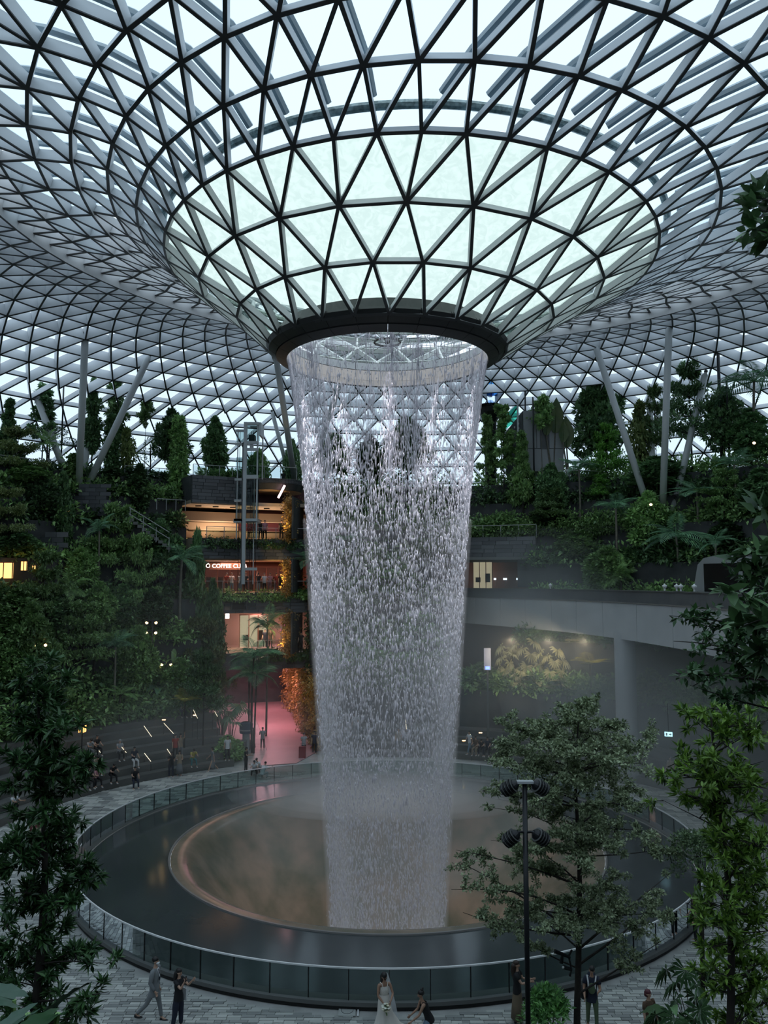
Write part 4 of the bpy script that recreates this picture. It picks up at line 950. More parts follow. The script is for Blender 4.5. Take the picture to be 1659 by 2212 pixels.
PL = [
 # trees standing forward on the ledges of both banks
 ('layer_mid', 95, 1200, 29.2, 130, 'pale green layered tree below the warm lit windows at left'),
 ('bush_mid', 215, 1255, 29.0, 90, 'light green bushy tree left of the four lit lamp heads'),
 ('layer_olive', 20, 1060, 31.8, 110, 'olive spreading tree at the left edge above the warm windows'),
 ('layer_mid', 300, 1165, 29.6, 110, 'spreading tree left of the creeper covered column foot'),
 ('palm', 215, 1130, 30.6, 100, 'small palm among dark trees in the middle of the left bank'),
 ('fern', 150, 1255, 29.0, 90, 'pale tree fern between dark trees under the warm windows', 'plant'),
 ('bush_mid', 70, 1300, 27.8, 110, 'fresh green layered bush at the left edge over the two lit lamps'),
 ('bush_mid', 300, 1350, 27.2, 100, 'light green tree below the four lit lamp heads'),
 ('palm', 250, 1380, 26.9, 110, 'feathery palm right of the reddish trunk on the lower bank'),
 ('layer_mid', 110, 1400, 26.8, 120, 'mid green spreading tree behind the front left tree'),
 ('bush_mid', 390, 1420, 26.6, 90, 'light green bush under the yellow edged leaf', 'bush'),
 ('heart', 430, 1480, 26.4, 80, 'dark heart leaved plant behind the yellow fern', 'plant'),
 ('fern', 260, 1490, 26.3, 90, 'tree fern at the top of the seating steps on the left', 'plant'),
 ('palm', 1330, 1085, 31.2, 120, 'palm in the mist left of the pale straight palm trunk'),
 ('layer_mid', 1190, 1060, 32.8, 110, 'light layered shrub under the lift house ledge', 'bush'),
 ('bush_mid', 1310, 1180, 29.6, 120, 'pale misty bush right behind the track parapet'),
 ('palm_big', 1460, 1140, 30.8, 150, 'large palm with shiny fronds left of the train'),
 ('layer_mid', 1560, 1020, 33, 130, 'mid green layered tree in the upper right trees'),
 ('bush_mid', 1400, 1060, 32.2, 110, 'mid green tree under the struts on the right bank'),
 ('palm', 1545, 1160, 30.2, 110, 'palm leaning over the train roof'),
 ('fern', 1340, 1225, 29.0, 80, 'low fern behind the white lamps on the parapet', 'plant'),
 ('bush_dark2', 1620, 880, 36, 110, 'dark tree behind the large palm at the upper right edge'),
 # top of the left bank, against the roof
 ('cone_dark', 22, 858, 37.5, 74, 'dark pyramid shaped conifer at the left end of the top terrace'),
 ('sparse', 95, 846, 38, 70, 'thin see-through tree between the leftmost strut and the dark conifer'),
 ('cloud', 108, 922, 37, 110, 'cloud pruned tree with flat dark pads behind the top parapet'),
 ('col_gap', 203, 826, 37.2, 52, 'tall narrow dark tree in front of the four white struts on the left'),
 ('sparse_b', 252, 830, 38.5, 74, 'open leggy tree crossed by the strut that leans right'),
 ('col_dark', 244, 900, 36.6, 46, 'short dense dark column of leaves below the right leaning strut'),
 ('umbrella', 317, 866, 38, 60, 'slim dark tree with a small tuft of leaves at its tip'),
 ('bush_yellow', 275, 925, 37.2, 54, 'yellowish bush behind the round topiary balls'),
 ('ball', 325, 944, 36.8, 56, 'dark round topiary ball beside the top terrace railing'),
 ('bush_dark', 374, 882, 37.0, 96, 'broad dark round crowned tree on top of the leafy column'),
 ('col_vine', 387, 905, 35.4, 56, 'tall column wrapped in green creeper from top terrace to third level', 'plant'),
 ('bush_dark2', 467, 898, 37.2, 70, 'dark oval tree standing alone left of the lift tower'),
 ('bush_lowmid', 560, 975, 38, 60, 'light green bush behind the railing of the curved balcony', 'bush'),
 ('bush_low', 632, 955, 37, 50, 'dark shrub at the right end of the curved balcony', 'bush'),
 # left bank
 ('layer_olive', 40, 930, 35.5, 140, 'olive green spreading tree at the left edge below the dark conifer'),
 ('fern', 103, 944, 35.0, 70, 'small palm like fern in front of the top slate parapet', 'plant'),
 ('bush_mid', 60, 1000, 34.8, 130, 'leafy light green shrubs at the left edge under the olive tree'),
 ('bush_dark', 95, 1028, 33.4, 84, 'dark leafy tree left of the tall bare trunk on the left bank'),
 ('bush_dark2', 138, 1016, 33.0, 56, 'dark narrow tree whose long pale trunk shows below the crown'),
 ('sparse_b', 160, 985, 35, 60, 'thin young tree before the middle of the upper slate wall'),
 ('col_gap', 302, 1008, 34.4, 62, 'dark ragged tree in front of the stairs on the left bank'),
 ('sparse', 245, 1015, 35.2, 60, 'spindly tree next to the single small wall lamp'),
 ('layer_mid', 248, 1098, 31.4, 160, 'wide flat topped tree in the middle of the left bank'),
 ('bush_dark', 30, 1140, 32.0, 120, 'dark bushy tree above the row of warm lit windows at the left edge'),
 ('bush_mid', 175, 1182, 31.0, 84, 'medium green bushy tree right of the warm lit windows'),
 ('bush_dark', 345, 1120, 31.0, 110, 'dark tree at the foot of the creeper covered column'),
 ('bush_dark2', 425, 1140, 31.2, 70, 'dark tree hiding the left end of the cream ceilinged shop level'),
 ('palm', 393, 1190, 30.0, 150, 'tall palm with arching blue green fronds left of the coffee shop'),
 ('bush_dark', 462, 1250, 29.6, 74, 'dark rounded tree left of the people on the coffee shop level'),
 ('bush_dark', 110, 1275, 29.6, 120, 'big dark tree under the warm lit windows on the left'),
 ('bush_mid', 40, 1270, 29.6, 130, 'mid green tree mass on the left edge below the warm windows'),
 ('layer_mid', 180, 1308, 28.0, 170, 'feathery layered tree with a thin reddish trunk on the lower left bank'),
 ('bush_dark2', 265, 1260, 29.6, 100, 'dark tree right above the lamp post with four lamp heads'),
 ('bush_dark', 330, 1270, 29.0, 100, 'dense dark tree between the four lamp heads and the tall palm'),
 ('bush_mid', 25, 1385, 28.0, 110, 'dusky green tree at the left edge over the lower garden'),
 ('fern', 205, 1415, 27.6, 90, 'drooping tree fern behind the reddish trunk', 'plant'),
 ('fern', 318, 1420, 27.5, 74, 'grey green tree fern left of the big floor lamps', 'plant'),
 ('layer_bright', 310, 1488, 27.3, 64, 'small pale yellow green tree above the seating steps'),
 ('layer_olive', 440, 1345, 28.6, 130, 'olive layered tree right of the yellow edged palm frond'),
 ('banana', 378, 1356, 28.4, 84, 'banana like plant with one yellow edged leaf', 'plant'),
 ('heart', 345, 1440, 27.4, 90, 'cluster of large dark heart leaves on the lower left bank', 'plant'),
 ('heart', 480, 1440, 27.4, 80, 'cluster of large round leaves left of the palm clump', 'plant'),
 ('layer_dark', 442, 1415, 22.9, 130, 'dark tree with a straight grey trunk rising from the seating steps'),
 ('fern_yellow', 400, 1506, 23.0, 74, 'single yellow fern on a thin dark stem over the steps', 'plant'),
 ('fan', 500, 1492, 26.0, 90, 'dark fan palm clump left of the palm trunks', 'plant'),
 ('palm_multi', 545, 1396, 25.0, 170, 'clump of palms with several thin trunks beside the pink path'),
 ('bush_lowmid', 492, 1592, 22.8, 90, 'low bush in a planter behind the people in white shirts', 'bush'),
 ('palm', 578, 1335, 30.5, 100, 'leafy palm overhanging the upper pink walkway', 'plant'),
 # behind the waterfall
 ('bush_dark', 720, 935, 36.5, 100, 'dark tree seen through the left half of the falling water'),
 ('bush_dark', 880, 900, 36.5, 130, 'dark tree seen through the right half of the falling water'),
 ('bush_dark2', 800, 940, 36.5, 90, 'dark tree seen through the middle of the upper waterfall'),
 ('palm', 745, 1160, 30.8, 120, 'palm seen dimly through the water on the left'),
 ('bush_mid', 850, 1210, 30, 140, 'green tree seen dimly through the middle of the waterfall'),
 ('bush_mid', 940, 1150, 31, 140, 'green tree seen dimly through the right side of the waterfall'),
 ('layer_mid', 900, 1330, 27, 160, 'spreading tree seen through the lower waterfall on the right'),
 ('bush_mid', 770, 1380, 26, 140, 'low tree seen through the lower waterfall on the left'),
 # right bank
 ('sparse_b', 1052, 908, 35.2, 56, 'thin dark tree beside the right edge of the waterfall'),
 ('sparse_b', 1085, 888, 34.8, 84, 'open tree with yellow green tips and a pale trunk right of the waterfall'),
 ('cone_mid', 1126, 928, 34.2, 70, 'dense mid green tree with a pale trunk before the grey lift house'),
 ('umbrella', 1169, 866, 35.8, 90, 'tall thin trunked tree in front of the grey lift house'),
 ('bush_dark', 1287, 810, 38, 136, 'large dark round tree behind the left leaning strut on the right'),
 ('layer_bright', 1308, 922, 36.4, 140, 'bright green layered tree below the large dark round tree'),
 ('layer_bright', 1298, 1028, 34.8, 100, 'bright green branches of a small tree under the bright layered one'),
 ('bush_yellow', 1382, 868, 37, 70, 'yellowish twiggy bush between the two leaning struts on the right'),
 ('layer_mid', 1412, 842, 37.5, 80, 'fresh green tree around the foot of the upright strut'),
 ('layer_dark', 1488, 796, 37, 190, 'big dark spreading tree right of the upright strut'),
 ('bush_dark', 1560, 835, 36.8, 110, 'dark tree under the tall black lamp post at upper right'),
 ('palm_big', 1628, 800, 35.8, 190, 'large palm with hanging fronds at the upper right edge'),
 ('palm', 1250, 1000, 33.8, 110, 'palm with pale fronds just below the curved viewing deck'),
 ('bush_dark', 1190, 1000, 34, 90, 'dark shrubs on the ledge under the grey lift house', 'bush'),
 ('banana_lime', 1568, 958, 35, 60, 'lime green broad leaved plant at upper right', 'plant'),
 ('palm', 1585, 990, 33.4, 120, 'palm with bluish fronds left of the right hand dark trees'),
 ('bush_dark', 1420, 985, 34.8, 150, 'dark shrubs below the foot of the right hand struts', 'bush'),
 ('palm_big', 1505, 1052, 32.6, 150, 'palm with bright drooping fronds over the train'),
 ('palm_big', 1375, 1098, 32.5, 170, 'misty palm with a pale straight trunk behind the track'),
 ('bush_mid', 1252, 1145, 32.2, 150, 'misty leafy tree right of the slate band over the track'),
 ('bush_dark2', 1640, 1010, 32.4, 110, 'dark tree at the right edge above the train'),
 ('bush_dark', 1440, 1130, 32.4, 110, 'dark leafy tree behind the misty palm trunk'),
 ('palm', 1430, 1185, 32.0, 90, 'small palm with low drooping fronds left of the train'),
 ('bush_dark2', 1570, 1120, 32.3, 120, 'dark tree directly above the train roof'),
 ('bush_mid', 1080, 1120, 33.4, 120, 'wide low shrub on the second ledge right of the waterfall', 'bush'),
 ('bush_dark2', 1180, 1090, 33.4, 100, 'rounded shrub on the second ledge under the lift house', 'bush'),
 # planting under the track
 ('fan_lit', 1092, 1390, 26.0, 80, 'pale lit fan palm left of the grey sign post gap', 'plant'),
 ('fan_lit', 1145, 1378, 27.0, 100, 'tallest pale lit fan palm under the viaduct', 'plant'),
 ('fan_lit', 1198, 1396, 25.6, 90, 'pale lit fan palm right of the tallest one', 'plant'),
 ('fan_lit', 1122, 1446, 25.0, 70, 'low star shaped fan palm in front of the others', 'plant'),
 ('heart_lit', 1160, 1452, 25.0, 90, 'pale lit heart leaved plant at the front of the planting bed', 'plant'),
 ('heart_lit', 1215, 1462, 24.9, 80, 'second pale lit heart leaved plant, nearer the wide column', 'plant'),
 ('fern_yellow', 1275, 1425, 25.4, 100, 'yellow green fern left of the wide column', 'plant'),
 ('bush_yellow', 1405, 1445, 25.0, 80, 'yellowish shrub right of the wide column', 'plant'),
 ('fan_lit', 1245, 1405, 27.5, 70, 'small pale lit fan palm at the back by the fern', 'plant'),
 ('bush_mid', 1040, 1430, 26, 90, 'dim green shrub beside the waterfall edge under the viaduct', 'bush'),
 ('bush_mid', 1075, 1480, 24.8, 110, 'dim green shrub below the grey sign post', 'bush'),
]
for it in PL:
    key, px, top, r, wpx, label = it[:6]; cat = it[6] if len(it) > 6 else 'tree'
    plant(key, px, top, r, wpx, label, cat)

plant('palm', 668, 1198, 30.6, 110, 'pair of broad palm fronds sticking out beside the waterfall edge', 'plant', z=Z3t - 1.5)
def hedge(name, label, r0, r1, a0, a1, n, L, wd, mt, h=0.8, zf=None, seed=5, hang=0.0, clump=None):
    lv = Leaves(seed); g = lv.g; m = clump or max(6, n // 60)
    a = a0 + (a1 - a0) * g.random(m); r = r0 + (r1 - r0) * g.random(m); hh = h * (0.45 + 0.75 * g.random(m))
    for i in range(m):
        p = P(r[i], a[i], 0); z = zf if zf is not None else terr(p.x, p.y); w_ = 0.35 + 0.5 * hh[i]
        zc = z + hh[i] * 0.5 - (hang * g.random() if hang else 0)
        lv.cluster((p.x, p.y, zc), (w_, w_, hh[i] * 0.6), n // m, L, wd, up=0.1, shell=0.45, droop=0.5 if hang else 0)
    o = link(name, lv.mesh(name, mt), None, label=label, cat='bush', kind='stuff'); return o
N_ = ['lowest', 'second', 'third', 'fourth', 'fifth', 'sixth', 'topmost']
for i, (r, z) in enumerate(HIGH):
    hedge('undergrowth', f'undergrowth filling the {N_[i]} planted ledge of the left garden bank', r + 0.1, r + 1.5, -100, -31, 15000, 0.36, 0.2, (G_DARK, G_MID)[i % 2], 1.5 if i < 6 else 0.8, seed=100 + i)
for i, (r0, r1, z, nm) in enumerate(((24.7, 27, None, 'lowest'), (27.5, 29.4, None, 'second'), (29.5, 31, None, 'third'), (31, 32.5, None, 'fourth'), (32.6, 34.5, None, 'fifth'), (34.6, 36, None, 'upper'), (36.0, 38, None, 'topmost'))):
    hedge('undergrowth', f'undergrowth filling the {nm} planted ledge of the right garden bank', r0, r1, 14 if r0 < 27 or r0 > 32.5 else 23, 95, 16000, 0.36, 0.19, (G_MID, G_DARK)[i % 2], 1.6, seed=120 + i)
hedge('undergrowth', 'undergrowth at the foot of the left garden bank above the seating steps', 26.1, 27.4, -100, -31, 16000, 0.36, 0.2, G_MID, 2.2, None, 129)
hedge('undergrowth', 'undergrowth on the ledges straight behind the waterfall', 25.5, 36.5, -9, 9, 24000, 0.36, 0.2, G_MID, 2.4, seed=130)
hedge('hanging_plants', 'leafy plants hanging over the slate band under the coffee shop level', 31.3, 31.9, -29, -12.4, 5200, 0.24, 0.14, G_MID, 0.6, Z3t - 0.25, 140, 0.5)
hedge('hanging_plants', 'trailing plants along the edge of the cream ceilinged level', 31.0, 31.6, -29, -12.4, 4200, 0.22, 0.12, G_DARK, 0.5, Z4t - 0.25, 141, 0.6)
hedge('hanging_plants', 'trailing plants along the edge of the upper pink walkway', 31.6, 32.2, -20, -11, 3000, 0.24, 0.14, G_DARK, 0.6, Z2t - 0.2, 142, 0.6)
hedge('hanging_plants', 'bushy planter behind the railing on the top slate wall', 32.3, 33.4, -29, -22, 3000, 0.24, 0.14, G_MID, 0.8, Z5t - 0.1, 143)
hedge('hanging_plants', 'clipped green hedge over the slate band right of the waterfall', 32.0, 32.9, 10, 40, 6000, 0.2, 0.12, G_MID, 0.9, R4t, 144)
hedge('undergrowth', 'misty shrubs on the sloping ledge behind the clipped hedge', 33.0, 34.4, 9, 24, 5000, 0.26, 0.14, G_MID, 1.6, None, 145)
def vine_wall(label, p, q, z0, z1, n, mt, seed, L=0.26, wd=0.14, th=0.5):
    lv = Leaves(seed); g = lv.g; p, q = np.array(p[:2]), np.array(q[:2]); m = n // 40
    d = (q - p) / np.linalg.norm(q - p); s = np.array([d[1], -d[0]])
    for i in range(m):
        c = p + (q - p) * g.random() + s * g.normal() * th * 0.35; z = z0 + (z1 - z0) * g.random()
        lv.cluster((c[0], c[1], z), (0.4, 0.4, 0.55), 40, L, wd, up=-0.4, shell=0.3)
    t = thing('vine_wall', label, 'plant', (0, 0, 0)); link('foliage', lv.mesh('foliage', mt), t, kind='stuff')
    MB().beam((p[0] + s[0] * .55, p[1] + s[1] * .55, (z0 + z1) / 2), (q[0] + s[0] * .55, q[1] + s[1] * .55, (z0 + z1) / 2), 0.15, abs(z1 - z0)).obj('wall_panel', M_SLATEW, t); return t
vine_wall('golden lit vine wall along the right side of the ground level pink path', W(686, 1600, 62), (-10.8, 47), 0.1, Z2b - 0.1, 8000, G_GOLDLIT, 201)
for nm, z0, z1, sd in (('upper pink walkway', Z2t, Z3b, 202), ('coffee shop level', Z3t, Z4b, 203), ('cream ceilinged level', Z4t, Z5b + 0.6, 204)):
    q = W(628, 1200, 69); vine_wall(f'narrow golden lit vine wall at the right end of the {nm}', (q.x - 0.3, q.y - 1.0), (q.x + 0.1, q.y + 3.5), z0, z1, 3600, G_GOLDLIT, sd, 0.2, 0.1, 0.5)
    lamp('vine_uplight', (q.x - 0.9, q.y - 1.3, z0 + 0.3), (1.0, 0.62, 0.2), 200, 0.2, 'SPOT', (math.radians(150), 0, math.radians(-20)), 80)
for y_ in (24, 30, 37): lamp('vine_uplight', (-8.6 - (y_ - 24) * 0.12, y_, 0.3), (1.0, 0.62, 0.2), 160, 0.2, 'SPOT', (math.radians(150), 0, math.radians(-70)), 90)
vine_wall('dark green vine wall from pool side up to the balcony, left of the waterfall', P(31.2, -12.6, 0), P(31.6, -9.2, 0), 0.2, 21.5, 9000, G_DARK, 206, 0.3, 0.16, 0.8)
for px in (1105, 1185, 1265):
    q = W(px, 1400, 57); lamp('plant_spotlight', (q.x, q.y, 8.9), (1.0, 0.82, 0.56), 520, 0.3, 'SPOT', (math.radians(68), 0, math.radians(-6)), 75)
# ================================================================ struts, lift, lamps and other fittings
M_STRUT = mat('strut_white', (0.55, 0.57, 0.57), 0.4)
M_LIFT = mat('lift_steel', (0.42, 0.45, 0.46), 0.4)
M_LAMPBODY = mat('lamp_black', (0.012, 0.013, 0.015), 0.45)
M_LAMPHOT = mat('lamp_glow', (1, .8, .5), emit=(1.0, 0.66, 0.28), es=5)
def roof_z(x, y):
    r = math.hypot(x - 2.0, y); zs = [(q[0], q[3]) for q in RINGS]
    return float(np.interp(r, [a for a, _ in zs], [b for _, b in zs])) + ZS
def strut(label, px0, py0, d0, px1, py1, d1, rad=0.27, group=None):
    a, b = W(px0, py0, d0), W(px1, py1, d1); b.z = roof_z(b.x, b.y) - 0.75
    t = thing('strut', label, 'column', (a.x, a.y, terr(a.x, a.y)), group=group); a.z = t.location.z; c = b - a; u = c.normalized()
    MB().tube([u * 0.5, c - u * 0.35], rad, 14).obj('shaft', M_STRUT, t, smooth=True)
    MB().tube([u * 0.0, u * 0.5], [rad * .45, rad], 12).obj('foot_joint', M_STRUT, t); MB().tube([c - u * 0.35, c - u * .05], [rad, rad * .4], 12).obj('head_joint', M_STRUT, t)
    MB().ball(c + u * 0.05, rad * 0.6, 10, 8).obj('roof_node', M_KERB, t)
strut('pale round strut leaning left, leftmost of the four on the left', 164, 990, 65, 80, 766, 65)
strut('pale upright strut nearest to us among the four on the left', 172, 990, 64.5, 184, 728, 60)
strut('pale short strut half hidden behind the upright one on the left', 178, 990, 66, 206, 802, 70)
strut('pale strut leaning right, rightmost of the four on the left', 180, 990, 65, 323, 772, 65)
strut('pale strut in front of the pair beside the left edge of the waterfall', 640, 1005, 76, 594, 815, 67)
strut('thinner pale strut behind the pair beside the left edge of the waterfall', 634, 1005, 77, 588, 845, 76, 0.2)
strut('pale strut seen leaning behind the falling water', 660, 1000, 76.5, 735, 865, 73)
strut('long pale strut leaning left, above the bright layered tree', 1410, 978, 65, 1287, 785, 65)
strut('pale upright strut with a thick shaft on the right', 1425, 978, 64.5, 1447, 752, 60)
strut('pale thin strut standing between the two on the right', 1412, 978, 66, 1401, 812, 71)
strut('pale short strut leaning right among the dark trees', 1440, 978, 65, 1524, 788, 66)

def pole(label, px, top, base_r, wpx=5, d=None, cat='lamp', heads=0, name='lamp_post', hot=False, z=None):
    d = d or depth_at(px, base_r); q = W(px, top, d); gz = terr(q.x, q.y) if z is None else z
    t = thing(name, label, cat, (q.x, q.y, gz)); h = q.z - gz; r = wpx / 2 / FPX * d
    MB().tube([(0, 0, 0), (0, 0, h)], [r, r * 0.9], 8).obj('pole', M_LAMPBODY, t, smooth=True)
    for k in range(heads):
        s = (-1, 1)[k % 2]; zz = h - 0.1 - (k // 2) * 0.75
        hd = MB().tube([(0.05 * s, -0.05, zz), (0.28 * s, -0.12, zz + 0.02), (0.34 * s, -0.32, zz - 0.12)], [0.03, 0.10, 0.13], 10).obj('lamp_head', M_LAMPBODY, t)
        MB().ball((0.345 * s, -0.34, zz - 0.13), (0.11, 0.04, 0.11), 10, 6).obj('lens', M_LAMPHOT if hot else M_KERB, hd)
    return t
pole('tall dark bare pole between the two left struts of the left group', 138, 822, 37.4, 4, name='pole', cat='pole')
pole('tall black lamp post with two heads against the roof at upper right', 1551, 762, 36.2, 8, heads=2)
pole('second slimmer black post right of the tall lamp post at upper right', 1569, 812, 36.2, 5, name='pole', cat='pole')
pole('lamp post with four lit heads in the dark trees left of the tall palm', 330, 1338, 27.6, 4, heads=4, hot=True)
pole('lamp post with two lit heads among trees near the left edge', 92, 1385, 27.5, 5, heads=2, hot=True)
pole('lamp post with two dim heads behind the yellow edged leaf', 362, 1428, 27.4, 4, heads=2, hot=True)
pole('thin dark post in front of the grey lift house, left one', 1151, 858, 35.0, 4, name='pole', cat='pole')
pole('thin dark post in front of the grey lift house, right one', 1134, 838, 36.5, 4, name='pole', cat='pole')
def glow(label, px, py, d, s=0.12, m=None, shape='ball'):
    t = thing('wall_lamp', label, 'lamp', W(px, py, d))
    MB().ball((0, 0, 0), (s, s * 0.6, s * 0.8), 10, 6).obj('bulb', m or M_LAMPHOT, t); MB().box((0, s * 0.9, s * .3), (s * 1.3, s, s * 2)).obj('housing', M_LAMPBODY, t); return t
glow('single small lit lamp on the upper left slate wall', 218, 1051, 67.0)
glow('small orange lamp under the dark slab roof on the left', 150, 1106, 62)
glow('small lit lamp in the lime leaved plant at upper right', 1629, 957, 58.5)
glow('small orange lamp in the dark recess behind the bright layered tree', 1406, 1090, 62)
glow('tiny warm lamp low in the shrubs near the leftmost lamp post', 77, 1543, 56)
glow('small warm lamp on the seating steps near the red shirted person', 361, 1600, 59)
glow('small orange lamp low on the steps under the tree trunk', 463, 1563, 61)
# lit lanterns and windows at the left edge
for i, (px, py, wd, hh, lab) in enumerate(((8, 1232, 40, 34, 'warm lit window at the very left edge'), (52, 1222, 14, 20, 'small arched yellow window second from the left edge'), (74, 1225, 9, 8, 'tiny yellow lit window right of the arched one'))):
    t = thing('lit_window', lab, 'window', W(px, py, 56.2)); s = 56.2 / FPX
    MB().box((0, 0, 0), (wd * s, 0.06, hh * s)).obj('lit_pane', mat('amber_pane', (0.9, 0.5, 0.2), emit=(1.0, 0.5, 0.15), es=1.6), t)
    for k in range(-1, 2): MB().box((k * wd * s / 2.05, -0.05, 0), (0.05, 0.06, hh * s)).obj('bar', M_WOOD, t)
    MB().box((0, -0.05, hh * s / 2), (wd * s + .08, 0.08, 0.06)).obj('head', M_WOOD, t)
t = thing('lantern', 'square orange lit lantern in the shrubs right of the front left tree', 'lamp', W(178, 1574, 52)); MB().box((0, 0, 0), (0.36, 0.36, 0.42)).obj('glow_box', mat('lantern_glow', (1, .5, .2), emit=(1.0, 0.45, 0.12), es=2.0), t)
for k in range(5): MB().box((-0.19 + 0.095 * k, -0.2, 0), (0.03, 0.03, 0.5)).obj('slat', M_LAMPBODY, t)
MB().box((0, 0, 0.26), (0.46, 0.46, 0.06)).obj('cap', M_LAMPBODY, t); MB().tube([(0, 0, -3), (0, 0, -.2)], 0.04, 6).obj('post', M_LAMPBODY, t)
# dim doorway and stair on the left bank
dw = thing('doorway', 'dark doorway with a dim red interior in the slate wall on the left bank', 'door', W(137, 1112, 62.8)); MB().box((0, .2, 0), (2.2, 0.1, 1.7)).obj('recess', M_BLACK, dw)
MB().box((-.3, .1, -.4), (1.2, 0.1, 0.7)).obj('interior', mat('red_glow', (.3, .06, .03), emit=(.8, .18, .06), es=.12), dw); MB().box((0, 0, 0.95), (2.8, 0.5, 0.3)).obj('lintel', M_SLATE, dw)
for s in (-1, 1): MB().box((1.25 * s, 0, 0), (0.35, 0.4, 1.7)).obj('jamb', M_SLATE, dw)
for lab, px, py, d, wd, hh in (('slate wall patch at the left below the dark doorway', 112, 1172, 60, 50, 46), ('slate wall patch at the left above the warm windows', 50, 1072, 63.5, 70, 56), ('slate wall patch right of the dark doorway', 195, 1080, 63.5, 70, 70)):
    t = thing('stone_panel', lab, 'wall', W(px, py, d), kind='structure'); s = d / FPX; nx, nz = max(2, int(wd * s / .8)), max(2, int(hh * s / .32))
    for j in range(nz):
        for i in range(nx):
            o = link('stone_block', blk, t); o.location = ((i + .5 + .4 * (j % 2) - nx / 2) * wd * s / nx, random.random() * .03, (j + .5 - nz / 2) * hh * s / nz); o.scale = (wd * s / nx - .03, .14, hh * s / nz - .025)
st = thing('staircase', 'grey garden stair with a metal handrail on the left bank', 'stairs', W(322, 1150, 63.5), math.radians(20), kind='structure')
for i in range(10): MB().box((0.32 * i - 1.4, 0, 0.9 - 0.24 * i), (0.34, 1.4, 0.24)).obj('step', M_KERB, st)
for z in (0, 0.5): MB().beam((-1.6, -.7, 1.9 + z - .5), (1.5, -.7, -.5 + z), 0.06, 0.06, (0, 1, 0)).obj('handrail', M_RAILM, st)
for i in range(4): MB().box((-1.5 + i, -.7, 1.3 - .76 * i), (.05, .05, 1.2)).obj('post', M_RAILM, st)
railing('metal railing with posts at the stair head on the left bank', 33.1, -35.5, -31.2, W(345, 1094, 64)[2], 0.9, 0.9, False)
railing('metal post railing beside the topiary balls on the top left terrace', 35.9, -38.5, -30.5, 21.75, 1.1, 1.0)
railing('thin rail on the parapet at far upper left', 35.9, -58, -47, 21.75, .8, 1.6, False)
railing('thin rail along the top slate wall before the oval tree', 31.9, -30.8, -22.6, Z5t, 0.9, 1.1)
railing('clear glass railing on the cream ceilinged level', 31.0, -29, -12.4, Z4t, 0.95, 1.5)
railing('clear glass railing in front of the people on the coffee shop level', 31.2, -29, -12.4, Z3t, 0.95, 1.5)
railing('clear glass railing on the upper pink walkway', 31.6, -20.5, -11.5, Z2t, 1.0, 1.3)
railing('thin wire railing on the hedge line right of the waterfall', 31.9, 10, 24, R4t, 1.0, 1.5, False)

# ---------------------------------------------------------------- glass lift tower
lf = thing('lift_tower', 'free standing glass lift tower with a pale steel frame', 'lift', W(530, 1165, 66.5)); lf.location.z = Z3t
zt = lambda py: W(530, py, 66.5)[2] - Z3t; u = 66.5 / FPX; H = zt(912); X = lambda px: (px - 530) * u
def lb(name, px0, px1, py0, py1, y0, y1, mt=M_LIFT): 
    a, b = zt(py1), zt(py0); return MB().box(((X(px0) + X(px1)) / 2, (y0 + y1) / 2, (a + b) / 2), (X(px1) - X(px0), y1 - y0, b - a)).obj(name, mt, lf)
lb('main_post', 523.5, 530.5, 912, 1262, -0.15, 0.15); lb('rear_post', 519, 523, 955, 1262, 0.3, 0.6, M_KERB)
lb('side_post', 552, 555, 915, 1165, 0.0, 0.15); lb('left_post', 507.5, 509.5, 925, 1165, 0.4, 0.5); lb('right_post', 544, 546, 1030, 1262, 0.6, 0.7)
for py in (912, 953, 968, 1026, 1120, 1226): lb('cross_beam', 530.5, 556, py, py + (8 if py == 1026 else 6), -0.1, 0.1)
for py in (926, 955, 1032, 1078, 1120): lb('left_beam', 503, 524, py, py + 5, 0.3, 0.5)
lb('machine_box', 533, 546, 938, 954, 0.2, 1.0, M_KERB); lb('motor', 536, 542, 958, 967, 0.1, 0.7, M_STRUT)
lb('top_frame', 530, 560, 912, 916, 1.6, 1.8); lb('top_frame', 556, 560, 912, 940, 0.0, 1.8); lb('back_post', 557, 559.5, 915, 1030, 1.6, 1.75)
for px in (511, 536, 540, 549): MB().tube([(X(px), 0.9, 0), (X(px), 0.9, H - 0.6)], 0.025, 5).obj('guide_cable', M_LAMPBODY, lf)
for py0, py1 in ((918, 953), (976, 1026), (1036, 1078), (1078, 1120)): lb('glass_pane', 531, 558, py0, py1, 0.02, 0.05, M_GLASSB); lb('glass_pane', 505, 523, py0 + 10, py1, 0.42, 0.45, M_GLASSB)
lb('car', 533, 552, 1126, 1160, 0.3, 1.6, M_GLASSB); lb('car_roof', 502, 556, 1120, 1128, 0.3, 1.6); lb('car_frame', 533, 534.5, 1128, 1162, .3, .4, M_LAMPBODY); lb('car_frame', 550, 551.5, 1128, 1162, .3, .4, M_LAMPBODY)
